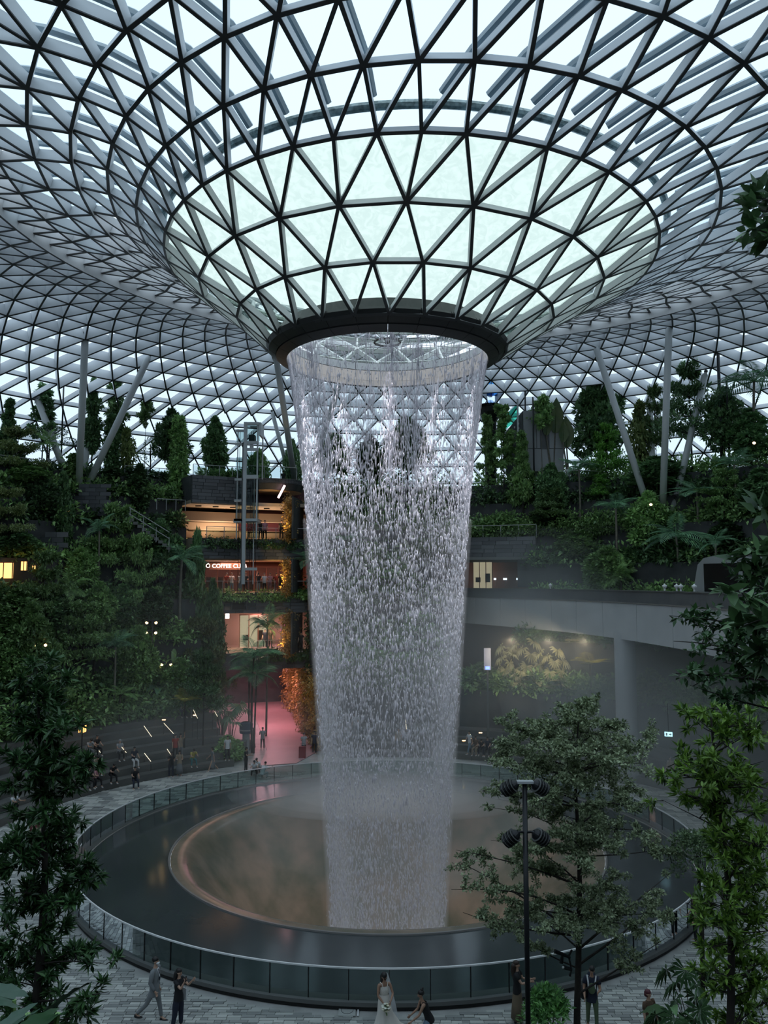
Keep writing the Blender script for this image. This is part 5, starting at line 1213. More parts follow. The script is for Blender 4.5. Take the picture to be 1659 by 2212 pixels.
# ---------------------------------------------------------------- grey lift house, blue hood, viewing deck on the right
gh = thing('lift_house', 'pale grey box shaped lift house on the top right terrace', 'building', W(1172, 1020, 73)); gh.location.z = 21.7; zz = lambda py: W(1172, py, 73)[2] - 21.7; u2 = 73 / FPX
def gb(name, px0, px1, py0, py1, y0, y1, mt): a, b = zz(py1), zz(py0); return MB().box((((px0 + px1) / 2 - 1172) * u2, (y0 + y1) / 2, (a + b) / 2), ((px1 - px0) * u2, y1 - y0, b - a)).obj(name, mt, gh)
M_PALEWALL = mat('pale_wall', (0.36, 0.37, 0.38), 0.6)
gb('wall_panel', 1132, 1160, 887, 968, 0, 4, M_PALEWALL); gb('wall_panel', 1161, 1219, 887, 968, 0, 4, M_PALEWALL); gb('wall_panel', 1132, 1219, 969, 1018, 0, 4, M_PALEWALL)
gb('dark_door', 1168, 1188, 930, 970, -0.05, 0.1, M_CONCD)
MB().prism([((1100 - 1172) * u2, 2.0, zz(925)), ((1131 - 1172) * u2, 0.1, zz(887)), ((1131 - 1172) * u2, 0.1, zz(1018)), ((1100 - 1172) * u2, 2.0, zz(1018))], (0, .4, 0)).obj('perforated_side', M_CONCD, gh)
for i in range(3):
    for j in range(4): MB().box(((1109 + 7 * i - 1172) * u2, 1.35 - .45 * i, zz(925 - 6 * i + 10 * j)), (0.12, 0.1, 0.18)).obj('perforation', M_STRUT, gh)
gb('pipe', 1116, 1119, 865, 935, -0.6, -0.45, M_STRUT)
M_BLUE = glass('blue_glass', (0.05, 0.22, 0.50), refl=0.2); M_TEAL = glass('green_glass', (0.25, 0.70, 0.58), refl=0.1)
hd = thing('blue_hood', 'flared blue glass hood on a dark round base behind the waterfall edge', 'canopy', W(1060, 1000, 76)); hd.location.z = 21.7; zz = lambda py: W(1060, py, 76)[2] - 21.7; u2 = 76 / FPX
MB().lathe([(1.1 - .1, zz(826)), (18 * u2, zz(850)), (20 * u2, zz(866)), (27 * u2, zz(882)), (26 * u2, zz(882)), (17 * u2, zz(852))], 28).obj('glass_skirt', M_BLUE, hd, smooth=True)
for k in range(6): MB().tube([(1.0 * math.sin(k * PI / 3), 1.0 * math.cos(k * PI / 3), zz(826)), (19 * u2 * math.sin(k * PI / 3), 19 * u2 * math.cos(k * PI / 3), zz(866)), (26 * u2 * math.sin(k * PI / 3), 26 * u2 * math.cos(k * PI / 3), zz(882))], 0.05, 5).obj('rib', M_LAMPBODY, hd)
MB().lathe([(26 * u2, zz(882)), (24 * u2, zz(892)), (14 * u2, zz(912)), (12 * u2, 0.0)], 28).obj('dark_base', M_BLACK, hd)
gp = thing('green_screen', 'slanted translucent green glass screen beside the blue hood', 'screen', W(1096, 915, 75.5)); gp.location.z = 21.7; zz = lambda py: W(1096, py, 75.5)[2] - 21.7
MB().prism([(-0.6, 0, zz(905)), (1.1, 0, zz(870)), (1.1, 0, zz(905)), (-0.6, 0, zz(935))], (0, .06, 0)).obj('pane', M_TEAL, gp); MB().box((-.6, 0, zz(935) / 2), (.1, .1, zz(935))).obj('post', M_STRUT, gp); MB().box((1.1, 0, zz(905) / 2), (.1, .1, zz(905))).obj('post', M_STRUT, gp)
vd = thing('viewing_deck', 'curved dark viewing deck jutting from the top right terrace', 'balcony', (0, 0, 0), kind='structure'); q = W(1245, 1010, 71.5)
MB().lathe([(0.2, -1.6), (2.2, -1.5), (2.6, -0.9), (2.6, 0), (0.2, 0)], 36, c=(q.x, q.y + 1.0, 21.7)).obj('deck', M_SLATEW, vd)
MB().lathe([(2.52, 1.0), (2.52, 1.05), (2.58, 1.05), (2.58, 1.0)], 36, c=(q.x, q.y + 1.0, 21.7), closed=True).obj('rail', M_WHITE, vd); MB().lathe([(2.55, 0.02), (2.55, 1.0)], 36, c=(q.x, q.y + 1.0, 21.7)).obj('glass', M_GLASSB, vd)
# right: info pylon, exit sign, posts
py_ = thing('sign_post', 'tall grey information post with a small blue light under the viaduct', 'sign', W(1053, 1446, 60)); s = 60 / FPX; zb = terr(py_.location.x, py_.location.y); hh = W(1053, 1400, 60)[2] - zb; py_.location.z = zb
MB().box((0, 0, hh - .8), (0.5, 0.14, 1.6)).obj('panel', mat('sign_grey', (0.35, 0.36, 0.42), .4, emit=(.5, .55, .8), es=.12), py_); MB().box((0, -.08, hh - 1.45), (0.3, 0.04, 0.22)).obj('blue_screen', mat('blue_screen', (.1, .15, .9), emit=(.15, .25, 1), es=2.5), py_); MB().box((0, 0, (hh - 1.6) / 2), (0.14, 0.1, hh - 1.6)).obj('post', M_KERB, py_)
ex = thing('exit_sign', 'small glowing blue white exit sign under the viaduct on the right', 'sign', W(1444, 1586, 46), math.radians(-20))
MB().box((0, 0, 0), (0.42, 0.06, 0.24)).obj('panel', mat('exit_glow', (.5, .8, .9), emit=(.45, .85, 1), es=1.3), ex); MB().box((0, 0.02, .9), (.03, .03, 1.6)).obj('hanger', M_LAMPBODY, ex)
MB().box((-.1, -.035, 0), (.08, .01, .16)).obj('pictogram', M_WHITE, ex); MB().add([(.02, -.04, -.02), (.02, -.04, .03), (.1, -.04, .03), (.1, -.04, .07), (.17, -.04, 0), (.1, -.04, -.07), (.1, -.04, -.02)], [tuple(range(7))]).obj('arrow', M_WHITE, ex)
# slanted lit handrails on the steps
M_GLOWRAIL = mat('handrail_glow', (1, .9, .7), emit=(1.0, 0.86, 0.62), es=0.8)  # glow is also put on unlit rails and a white post
for i, (px0, py0, px1, py1, d, lab) in enumerate(((211, 1618, 225, 1636, 54.2, 'lit slanted handrail behind the seated pair at far left'), (258, 1608, 273, 1626, 55.2, 'lit slanted handrail in front of the hooded person'), (312, 1627, 326, 1645, 55, 'bright slanted handrail right of the person in white trousers'), (311, 1568, 328, 1592, 57.6, 'unlit thin slanted rail highest on the steps, left one'), (354, 1562, 375, 1585, 58, 'long slanted rail high on the steps, middle one'),
        (361, 1618, 369, 1630, 56.5, 'short lit rail behind the red shirted person'), (417, 1532, 427, 1552, 59, 'lit slanted rail beside the yellow fern'), (460, 1530, 470, 1548, 60, 'faint slanted rail right of the yellow fern'), (140, 1658, 153, 1669, 52.3, 'lit slanted rail beside the front left tree'), (876, 1555, 878, 1575, 59.5, 'thin upright lit rail seen through the water'), (1016, 1586, 1018, 1596, 60, 'thin white post beside the group on the right'))):
    a, b = W(px0, py0, d), W(px1, py1, d - 0.5); m_ = (a + b) / 2
    t = thing('handrail', lab, 'railing', m_); MB().tube([a - m_, b - m_], 0.02, 6).obj('bar', M_GLOWRAIL, t)
    for q in (a, b): gz = terr(q.x, q.y); MB().tube([q - m_, Vector((q.x, q.y, min(gz, q.z - .2))) - m_], 0.018, 5).obj('post', M_LAMPBODY, t)
SL = ['left of the hooded person, behind the far left group', 'under the hooded person, lower than the seat', 'right of the person in white trousers', 'beside the knees of the lowest person in black', 'above the person in white trousers', 'highest up, under the long slanted rail', 'under the two people by the yellow fern', 'in front of the person by the planter', 'lowest of all, by the front left tree', 'just right of the waterfall, lower one', 'right of the waterfall, upper one', 'below the person in a black top and shorts']
for i, (px, py, d) in enumerate(((232, 1623, 55), (265, 1650, 54), (282, 1642, 54.5), (276, 1678, 53), (302, 1641, 55), (354, 1555, 58.5), (420, 1545, 59.5), (490, 1630, 59), (189, 1692, 52.5), (1002, 1600, 58.5), (1038, 1583, 59.5), (372, 1665, 56))):
    q = W(px, py, d); t = thing('step_light', 'orange strip light in the steps ' + SL[i], 'lamp', q, group='orange strip lights in the steps')
    MB().box((0, 0, 0), (0.24, 0.05, 0.05)).obj('diffuser', M_LAMPW, t); MB().box((0, .05, 0), (.3, .05, .09)).obj('housing', M_LAMPBODY, t)
# planter box, bins and a bench on the steps
pb = thing('planter_box', 'dark square planter holding the low bush by the steps', 'planter', G(496, 1628)); MB().box((0, 0, 0.45), (2.4, 1.0, 0.9)).obj('box', M_CONCD, pb); MB().box((0, 0, 0.92), (2.5, 1.1, 0.06)).obj('rim', M_KERB, pb)
bn = thing('litter_bin', 'red brown cylindrical litter bin right of the person in a white shirt', 'bin', G(510, 1634)); MB().lathe([(.24, 0), (.26, .85), (.2, .9)], 16).obj('body', mat('bin_red', (.2, .06, .05), .5), bn); MB().lathe([(.27, .62), (.27, .68), (.25, .68), (.25, .62)], 16, closed=True).obj('band', M_KERB, bn); MB().ball((0, 0, .93), (.2, .2, .06)).obj('lid', M_LAMPBODY, bn)
b2 = thing('info_drum', 'tall round grey stand with a blue banded top near the palm trunks', 'sign', G(531, 1622)); MB().lathe([(.28, 0), (.28, 1.3), (.3, 1.32)], 16).obj('post', M_CONC, b2); MB().lathe([(.5, 1.35), (.52, 2.1), (.3, 2.2)], 16).obj('drum', mat('drum_blue', (.06, .10, .16), .5), b2); MB().lathe([(.53, 1.55), (.53, 1.65), (.5, 1.65), (.5, 1.55)], 16, closed=True).obj('band', M_CONC, b2)
ca = thing('luggage', 'red upright suitcase shaped stand by the barrier right of the pink path', 'suitcase', G(653, 1638)); MB().box((0, 0, .45), (.5, .35, .8)).obj('case', mat('case_red', (.22, .03, .035), .45), ca); MB().tube([(-.15, 0, .85), (-.15, 0, 1.05), (.15, 0, 1.05), (.15, 0, .85)], .015, 5).obj('handle', M_KERB, ca)
for s in (-1, 1): MB().ball((.18 * s, 0, .04), .05).obj('wheel', M_LAMPBODY, ca)
rb = thing('red_stand', 'reddish upright panel standing behind the front left tree', 'sign', G(80, 1838)); MB().box((0, 0, .7), (.75, .12, 1.2)).obj('panel', mat('panel_red', (.16, .04, .045), .5), rb); MB().box((0, 0, .06), (.8, .4, .1)).obj('base', M_KERB, rb); MB().box((0, -.07, .95), (.5, .02, .3)).obj('faded_patch', M_CREAM, rb)
pk = thing('pink_kiosk', 'small pink boxy booth on the upper pink walkway', 'booth', W(616, 1372, 74)); pk.location.z = Z2t; MB().box((0, 0, 1.9), (.8, .6, .6)).obj('box', mat('kiosk_pink', (.45, .16, .32), .4, emit=(.8, .2, .5), es=.15), pk)
for sx in (-1, 1):
    for sy in (-1, 1): MB().tube([(.35 * sx, .25 * sy, 0), (.35 * sx, .25 * sy, 1.6)], .03, 5).obj('leg', M_KERB, pk)
# access plate in the plaza floor
ap = thing('access_plate', 'pale access plate with an oval mark in the floor left of the bride', 'hatch', G(750, 2183, 0.04)); ap.location.z = 0.045
MB().box((0, 0, 0), (0.52, 0.62, 0.012)).obj('plate', mat('plate_metal', (0.40, 0.42, 0.40), .4), ap); MB().box((0.33, 0, 0), (0.05, 0.62, 0.014)).obj('bar', M_WHITE, ap)
MB().tube([(0.18 * math.sin(k * PI / 12), 0.2 * math.cos(k * PI / 12), 0.01) for k in range(25)], 0.006, 4).obj('oval_mark', M_LAMPBODY, ap)
# ---------------------------------------------------------------- front lamp post with four louvred spotlights
d = 16.9; q = W(1133, 1690, d); lp = thing('lamp_post', 'tall black lamp post with four louvred spotlights in front of the big tree', 'lamp', (q.x, q.y, 1.8)); H = q.z - 1.8
MB().tube([(0, 0, 0), (0, 0, H)], 0.052, 12).obj('pole', M_LAMPBODY, lp, smooth=True); MB().lathe([(0.16, 0), (0.16, .03), (.06, .06)], 12).obj('base_plate', M_LAMPBODY, lp)
def spot(parent, base, dirv, armlen=0.16):
    base, dirv = Vector(base), Vector(dirv).normalized(); o = base
    b = MB().tube([o, o + dirv * 0.07, o + dirv * 0.36], [0.05, 0.11, 0.135], 14).obj('lamp_head', M_LAMPBODY, parent, smooth=False)
    M = beam_frame(o, o + dirv)[0]
    for k in range(7): MB().tube([o + dirv * (0.10 + 0.035 * k), o + dirv * (0.112 + 0.035 * k)], 0.15, 14).obj('fin', M_KERB if k % 2 == 0 else M_LAMPBODY, b)
    MB().tube([o + dirv * .36, o + dirv * .37], 0.12, 12).obj('lens', M_KERB, b)
for s, z, dz in ((-1, H - 0.02, -.55), (1, H - 0.02, -.5), (-1, H - 1.0, -.75), (1, H - 1.0, -.6)):
    MB().tube([(0, 0, z), (0.12 * s, -0.06, z + .03), (0.2 * s, -.1, z + .02)], 0.028, 6).obj('arm', M_LAMPBODY, lp); spot(lp, (0.15 * s, -0.08, z + .03), (0.8 * s, 0.35, dz))
MB().box((0, -.05, H + .02), (.34, .14, .05)).obj('bracket', M_CONC, lp)

# giant upright paddle leaves in front of the lift house
M_PAD = mat('paddle_leaf', (0.05, 0.10, 0.03), 0.35, noise=(0.8, (0.11, 0.15, 0.04)))
for lab, lst in (('plant with giant upright paddle leaves before the right half of the lift house', ((1189, 955, 868, 36), (1199, 935, 858, 30), (1180, 940, 880, 22))), ('dark plant with giant upright paddle leaves at the right corner of the lift house', ((1224, 966, 897, 30), (1216, 955, 910, 20)))):
    d = depth_at(lst[0][0], 36.6); b = W(lst[0][0], 1000, d); pp = thing('paddle_leaf_plant', lab, 'plant', (b.x, b.y, 21.7)); o = pp.location.copy(); u3 = d / FPX
    for k, (px, y0, y1, wd) in enumerate(lst):
        a, c = W(px, y0, d - .2 * k), W(px + (3 if k else -2), y1, d - .2 * k); L = (c - a).length
        lf_ = link('leaf', paddle_mesh('leaf', L, wd * u3 * 1.1, M_PAD, False, 12, .10), pp); M, _ = beam_frame(a, c, (0, -1, 0.1)); lf_.matrix_local = Matrix.Translation(a - o) @ M.to_4x4()
        MB().tube([(0.1 * k, 0, 0), (a - o) * .5 + Vector((.1, 0, 0)), a - o], [.12, .09, .06], 7).obj('stalk', M_BARKP, pp)
# ================================================================ people
def skinmesh(verts, edges, radii, mt, name='body', sub=1, root=0):
    me = bpy.data.meshes.new(name); me.from_pydata([tuple(v) for v in verts], edges, [])
    o = bpy.data.objects.new(name, me); COL.objects.link(o)
    m = o.modifiers.new('s', 'SKIN'); m.use_smooth_shade = True; m.branch_smoothing = 0.6
    for i, r in enumerate(radii):
        sv = me.skin_vertices[0].data[i]; sv.radius = r if hasattr(r, '__len__') else (r, r); sv.use_root = (i == root)
    if sub: q = o.modifiers.new('u', 'SUBSURF'); q.levels = sub
    dg = bpy.context.evaluated_depsgraph_get(); res = bpy.data.meshes.new_from_object(o.evaluated_get(dg)); bpy.data.objects.remove(o); bpy.data.meshes.remove(me)
    res.name = name; res.materials.clear(); res.materials.append(mt); res.polygons.foreach_set('use_smooth', [True] * len(res.polygons)); return res

def cloth(name, c, rough=0.8): return mat(name, c, rough)
SK = {k: mat('skin_' + k, c, 0.55) for k, c in (('light', (0.50, 0.31, 0.22)), ('tan', (0.36, 0.21, 0.14)), ('brown', (0.22, 0.12, 0.08)))}
CL = {k: cloth('cloth_' + k, c) for k, c in dict(black=(.010, .010, .012), white=(.62, .63, .64), grey=(.19, .20, .21), lgrey=(.34, .36, .38), navy=(.015, .02, .04), red=(.35, .05, .035), pink=(.48, .23, .27), tan=(.30, .24, .17), yellow=(.42, .36, .07), teal=(.05, .20, .22), green=(.09, .13, .07), blue=(.14, .20, .28), denim=(.16, .24, .32), khaki=(.17, .13, .085), brown=(.10, .06, .035), suit=(.20, .215, .225)).items()}
M_HAIR = mat('hair_black', (0.008, 0.007, 0.007), 0.5); M_HAIRB = mat('hair_brown', (0.03, 0.016, 0.010), 0.5); M_MASK = mat('face_mask', (.72, .74, .76), .7); M_SHOE = mat('shoe_white', (.6, .6, .6), .6); M_SHOED = mat('shoe_dark', (.012, .01, .012), .5)
M_EYE = mat('eye_dark', (.01, .008, .008), .2); M_LIPS = mat('lips', (.32, .10, .09), .5)

def ldir(a, b=0.0): a, b = math.radians(a), math.radians(b); return Vector((math.sin(b), -math.sin(a) * math.cos(b), -math.cos(a) * math.cos(b)))
def joints(pel=.93, lean=0, hip=(0, 0), knee=(0, 0), sp=(4, 4), arm=(5, 5), elb=(12, 12), abd=(9, 9), inn=(0, 0), sw=.175, head=(0, 0), female=False):
    """index 0 is the person's left (+x), 1 the right (-x); the person faces -y"""
    J = {}; l = math.radians(lean); up = Vector((0, -math.sin(l), math.cos(l))); p = Vector((0, 0, pel)); J['pel'] = p; J['waist'] = p + up * .17; J['chest'] = p + up * .36; J['neck'] = p + up * .52
    ht, hn = math.radians(head[0]), math.radians(head[1]); hu = Vector((math.sin(hn) * .5, -math.sin(l * .6 + ht), math.cos(l * .6 + ht))).normalized(); J['hu'] = hu; J['head'] = J['neck'] + up * .03 + hu * .145
    for i, s in ((0, 1), (1, -1)):
        J['hip', i] = p + Vector((.085 * s, 0, -.04)); J['knee', i] = J['hip', i] + ldir(hip[i], sp[i] * s) * .42; J['ank', i] = J['knee', i] + ldir(hip[i] - knee[i], sp[i] * s * .3) * .42
        J['sho', i] = J['neck'] - up * .045 + Vector((sw * s, 0, 0)); J['elb', i] = J['sho', i] + ldir(arm[i], abd[i] * s) * .285; J['wri', i] = J['elb', i] + ldir(arm[i] + elb[i], (abd[i] * .5 - inn[i]) * s) * .245
        J['hd', i] = (J['wri', i] - J['elb', i]).normalized()
    return J
def body_mesh(J, mt, female=False, fingers=True, grip=0.5):
    V = []; E = []; R = []
    def add(p, r, par=None):
        V.append(Vector(p)); R.append(r); i = len(V) - 1
        if par is not None: E.append((par, i))
        return i
    f = female; hu = J['hu']; fw = Vector((0, -1, 0)); fw = (fw - hu * fw.dot(hu)).normalized()
    a = add(J['pel'], (.135, .105) if f else (.13, .105)); w_ = add(J['waist'], (.098, .08) if f else (.115, .092), a); c = add(J['chest'], (.115, .095) if f else (.135, .105), w_)
    n = add(J['neck'], (.066, .06), c); n2 = add(J['neck'].lerp(J['head'], .42), .050, n); h1 = add(J['head'] - hu * .055 + fw * .012, (.056, .062), n2); h2 = add(J['head'], (.072, .084), h1); h3 = add(J['head'] + hu * .06, (.070, .082), h2); add(J['head'] + hu * .105, (.035, .04), h3)
    add(J['head'] - hu * .012 + fw * .098, .013, h2)                                     # nose
    for s in (-1, 1): add(J['head'] + Vector((.080 * s, 0, 0)) - hu * .012, .016, h2)     # ears
    for i in (0, 1):
        s = add(J['sho', i], .056 if f else .066, c); m = add(J['sho', i].lerp(J['elb', i], .5), .043 if f else .05, s); e = add(J['elb', i], .036 if f else .042, m); q = add(J['elb', i].lerp(J['wri', i], .4), .036 if f else .041, e); wr = add(J['wri', i], .024 if f else .028, q)
        d = J['hd', i]; sd = Vector((0, 1, 0)) if abs(d.x) > .5 else Vector((1, 0, 0)); sd = (sd - d * sd.dot(d)).normalized(); nm = d.cross(sd) * (1 if i == 0 else -1)
        pa = add(J['wri', i] + d * .055, (.036, .018), wr)
        if fingers:
            for k, (o, L) in enumerate(((-.027, .06), (-.009, .075), (.009, .078), (.027, .068))):
                b = add(J['wri', i] + d * .088 + nm * o, .0095, pa); t1 = add(V[b] + (d * (1 - .4 * grip) - sd * .7 * grip * (1 if i else -1) * .6).normalized() * L * .55, .0085, b); add(V[t1] + (d * (1 - grip) - sd * grip * (1 if i else -1)).normalized() * L * .45, .007, t1)
            t = add(J['wri', i] + d * .045 - nm * .042, .0105, pa); add(V[t] + (d * .8 - nm * .6).normalized() * .045, .008, t)
        h = add(J['hip', i], .092, a); th = add(J['hip', i].lerp(J['knee', i], .5), .072, h); k = add(J['knee', i], .054, th); cf = add(J['knee', i].lerp(J['ank', i], .35), .053, k); an = add(J['ank', i], .036, cf)
        add(J['ank', i] + Vector((0, -.13, -.045)), (.036, .026), an)
    return skinmesh(V, E, R, mt, 'body', 1)
def top_mesh(J, mt, female=False, sleeve=1.0, length=0.0, k=1.14, strap=False):
    """torso lofted through oval sections along the spine, with sleeves"""
    f = female; q = k / 1.14; up = (J['chest'] - J['pel']).normalized(); x = Vector((1, 0, 0)); y = up.cross(x).normalized(); n = 20; mb = MB(); vs = []; fs = []
    sec = [(-.11 - length, .168, .128), (0.0, .165, .128), (.10, .140 if f else .152, .112), (.18, .124 if f else .146, .104), (.30, .146 if f else .166, .126), (.38, .150 if f else .176, .122)]
    sec += [(.43, .120, .10)] if strap else [(.45, .160 if f else .186, .094), (.495, .115 if f else .13, .078), (.525, .066, .062)]
    for h, a, b in sec:
        c = J['pel'] + up * h
        for m in range(n): t = 2 * PI * m / n; vs.append(c + x * (a * q * math.cos(t)) + y * (b * q * math.sin(t)))
    for r in range(len(sec) - 1):
        for m in range(n): fs.append((r * n + m, r * n + (m + 1) % n, (r + 1) * n + (m + 1) % n, (r + 1) * n + m))
    mb.add(vs, fs)
    if not strap:
        for i in (0, 1):
            S0, E0, W0 = J['sho', i], J['elb', i], J['wri', i]; c = J['neck'].lerp(S0, .55) - up * .03; r0 = .066 if f else .076
            pts = [c, S0.lerp(c, .15), S0.lerp(E0, .25), S0.lerp(E0, .55)]; rr = [r0 * .8, r0, r0 * .92, r0 * .84]
            if sleeve >= .6: pts += [E0, E0.lerp(W0, .5), E0.lerp(W0, .93)]; rr += [r0 * .75, r0 * .66, r0 * .56]
            mb.tube(pts, rr, 12)
    return mb.mesh('top', mt, True)
def leg_mesh(J, mt, short=False, wide=1.0):
    V = []; E = []; R = []
    def add(p, r, par=None):
        V.append(Vector(p)); R.append(r); i = len(V) - 1
        if par is not None: E.append((par, i))
        return i
    u_ = (J['chest'] - J['pel']).normalized(); a0 = add(J['pel'] + u_ * .12, (.125, .110)); a = add(J['pel'] + u_ * .02, (.146, .124), a0)
    for i in (0, 1):
        h = add(J['hip', i] - Vector((0, 0, .01)), .108, a); th = add(J['hip', i].lerp(J['knee', i], .5), .090 * wide, h); k = add(J['knee', i], .066 * wide, th)
        if not short: add(J['knee', i].lerp(J['ank', i], .93), .052 * wide, k)
    return skinmesh(V, E, R, mt, 'trousers', 1, 1)
def skirt_mesh(J, mt, z1, r1, r0=.158, zs=None, name='skirt'):
    z0 = J['pel'].z + .03; pr = [(r0 * .86, z0), (r0, z0 - .10), (r0 + (r1 - r0) * .45, (z0 + z1) / 2), (r1, z1), (r1 - .012, z1 + .004), (r0 - .03, z0 - .1)]
    m = MB().lathe(pr, 20); m.v = [(x * (1 + .04 * math.sin(7 * math.atan2(y, x))) + J['pel'].x, y * .82 + J['pel'].y, z) for x, y, z in m.v]; return m.mesh(name, mt, True)
def hair_mesh(J, mt, style='short'):
    hu = J['hu']; fw = Vector((0, -1, 0)); fw = (fw - hu * fw.dot(hu)).normalized(); rt = hu.cross(fw); h = J['head']; M = Matrix((rt, fw, hu)).transposed()
    mb = MB().ball(h + hu * .042 - fw * .022, (.084, .096, .082), 14, 9, M)
    if style == 'long': mb.tube([h - fw * .05 + hu * .03, h - fw * .085 - hu * .06, h - fw * .10 - hu * .2, h - fw * .095 - hu * .36], [.075, .09, .095, .06], 10)
    elif style == 'bun': mb.ball(h + hu * .12 - fw * .06, .045, 10, 8); mb.ball(h + hu * .155 - fw * .085, .028, 8, 6)
    elif style == 'bob': mb.tube([h - fw * .045 + hu * .03, h - fw * .055 - hu * .07], [.088, .085], 12)
    return mb.mesh('hair', mt, True)
def shoe_mesh(J, mt):
    mb = MB()
    for i in (0, 1): p = J['ank', i]; mb.ball(p + Vector((0, -.07, -.052)), (.046, .135, .036), 10, 6); mb.ball(p + Vector((0, .0, -.025)), (.045, .055, .05), 10, 6)
    return mb.mesh('shoes', mt, True)
def face(J, t, mask=False):
    hu = J['hu']; fw = Vector((0, -1, 0)); fw = (fw - hu * fw.dot(hu)).normalized(); rt = hu.cross(fw); h = J['head']
    for s in (-1, 1): MB().ball(h + fw * .083 + rt * .03 * s + hu * .014, (.012, .008, .008), 8, 6).obj('eye', M_EYE, t); MB().beam(h + fw * .088 + rt * .016 * s + hu * .034, h + fw * .080 + rt * .046 * s + hu * .036, .006, .007).obj('eyebrow', M_HAIR, t)
    if mask: MB().ball(h + fw * .062 - hu * .04, (.058, .052, .045), 12, 8).obj('face_mask', M_MASK, t, True)
    else: MB().ball(h + fw * .078 - hu * .048, (.022, .01, .008), 8, 5).obj('mouth', M_LIPS, t)
def person(J, label, loc, rz, skin='light', hair=('short', M_HAIR), top=None, legs=None, skirt=None, shoes=M_SHOE, female=False, sc=1.0, faces=True, mask=False, sleeve=.4, length=0.0, grip=.5, strap=False, wide=1.0, short=False, proto=False):
    t = thing('person', label, 'person', loc, rz); t.scale = (sc,) * 3
    link('body', body_mesh(J, SK[skin], female, True, grip), t); link('hair', hair_mesh(J, hair[1], hair[0]), t)
    if legs: link('trousers', leg_mesh(J, legs, short, wide), t)
    if skirt: link('skirt', skirt_mesh(J, *skirt), t)
    if top: link('top', top_mesh(J, top, female, sleeve, length, strap=strap), t)
    if shoes: link('shoes', shoe_mesh(J, shoes), t)
    if faces: face(J, t, mask)
    return t

PJ = {
 'stand': joints(hip=(3, -3), elb=(18, 25)), 'phone': joints(hip=(2, -2), arm=(20, 35), elb=(75, 85), inn=(15, 20), head=(15, 0)), 'walk': joints(pel=.905, lean=4, hip=(24, -18), knee=(6, 26), arm=(-18, 20), elb=(15, 25)),
 'sit': joints(pel=.56, lean=8, hip=(84, 80), knee=(84, 76), sp=(9, 7), arm=(30, 38), elb=(45, 50), inn=(14, 14), head=(10, 0)), 'lean': joints(pel=.56, lean=32, hip=(82, 86), knee=(70, 88), sp=(10, 10), arm=(52, 45), elb=(40, 50), inn=(16, 12), head=(25, 0)),
 'crouch': joints(pel=.34, lean=30, hip=(112, 100), knee=(135, 125), sp=(12, 12), arm=(55, 60), elb=(45, 40), head=(15, 0)), 'wave': joints(hip=(2, -2), arm=(115, 40), elb=(50, 80), abd=(14, 10), inn=(10, 15)),
}
PROT = {}
def crowd(label, px, py, pose, rz, top, legs, hairm=M_HAIR, style='short', sc=0.97, skin='light', shoes=M_SHOE, skirt=False, at=None, group=None):
    key = (pose, style, bool(skirt))
    if at is None:
        d = 30.0
        while d < 120:
            q = W(px, py, d)
            if q.z <= terr(q.x, q.y) + 0.02: break
            d += .06
        loc = Vector((q.x, q.y, terr(q.x, q.y) + (0.03 if q.y < 16 and terr(q.x, q.y) == 0 else 0)))
        if pose in ('sit', 'lean'): loc.z = max(0.0, loc.z)
    else: loc = at
    if key not in PROT:
        J = PJ[pose]; t = person(J, label, loc, math.radians(rz), skin, (style, hairm), CL[top], None if skirt else CL[legs], ((CL[legs], J['ank', 0].z + .12 if pose in ('stand', 'phone', 'walk', 'wave') else J['pel'].z - .3, .26)) if skirt else None, shoes, bool(style != 'short'), sc, False)
        PROT[key] = t
    else: t = dup(PROT[key], loc, math.radians(rz), sc, label)
    for ch in t.children:
        m = {'body': SK[skin], 'hair': hairm, 'top': CL[top], 'trousers': CL[legs], 'skirt': CL[legs], 'shoes': shoes}.get(ch.name.split('.')[0])
        if m: ch.material_slots[0].link = 'OBJECT'; ch.material_slots[0].material = m
    t['label'] = label; t['category'] = 'person'
    if group: t['group'] = group
    return t
crowd('person in a white shirt crouching at the far left edge by the planting', 24, 1752, 'crouch', 60, 'white', 'black')
crowd('hooded person in grey sitting high on the left steps', 257, 1640, 'sit', 40, 'lgrey', 'black', CL['lgrey'], 'bob')
crowd('person in pale grey sitting furthest left on the steps', 189, 1646, 'lean', 50, 'lgrey', 'grey')
crowd('dark clothed person sitting behind the tan clothed one on the left steps', 207, 1640, 'sit', 50, 'black', 'black')
crowd('person in tan clothes sitting with knees up in the left group', 205, 1672, 'lean', 45, 'tan', 'tan', style='bob')
crowd('dark clothed person with white shoes on the lowest step at left', 190, 1706, 'sit', 50, 'black', 'black')
crowd('person in a pale pink top on the lowest step at left', 206, 1703, 'lean', 45, 'pink', 'black', style='long')
crowd('person all in black on the lowest step, right of the pink top', 240, 1701, 'lean', 40, 'black', 'black')
crowd('person in a dark top and white trousers on the middle left steps', 288, 1668, 'sit', 40, 'navy', 'white')
crowd('person in black below the one in white trousers on the lowest step', 290, 1702, 'sit', 30, 'black', 'navy')
crowd('person in a red orange shirt standing on the steps', 378, 1650, 'stand', 30, 'red', 'black')
crowd('woman with raised arm beside the red orange shirt', 389, 1652, 'wave', 20, 'tan', 'grey', style='long')
crowd('person in a black top and shorts standing in front of the red shirt', 369, 1680, 'phone', 20, 'black', 'navy', skin='tan')
crowd('woman in a patterned tan dress standing by the steps', 387, 1677, 'phone', 10, 'tan', 'grey', style='long', skirt=True)
crowd('person in a yellow top and teal trousers sitting on the lowest step', 415, 1665, 'lean', 30, 'yellow', 'teal')
crowd('woman in a grey dress walking along the plaza', 459, 1667, 'walk', -70, 'grey', 'grey', style='bob', skirt=True)
crowd('person in a white shirt standing by the planter', 491, 1642, 'stand', 10, 'white', 'black')
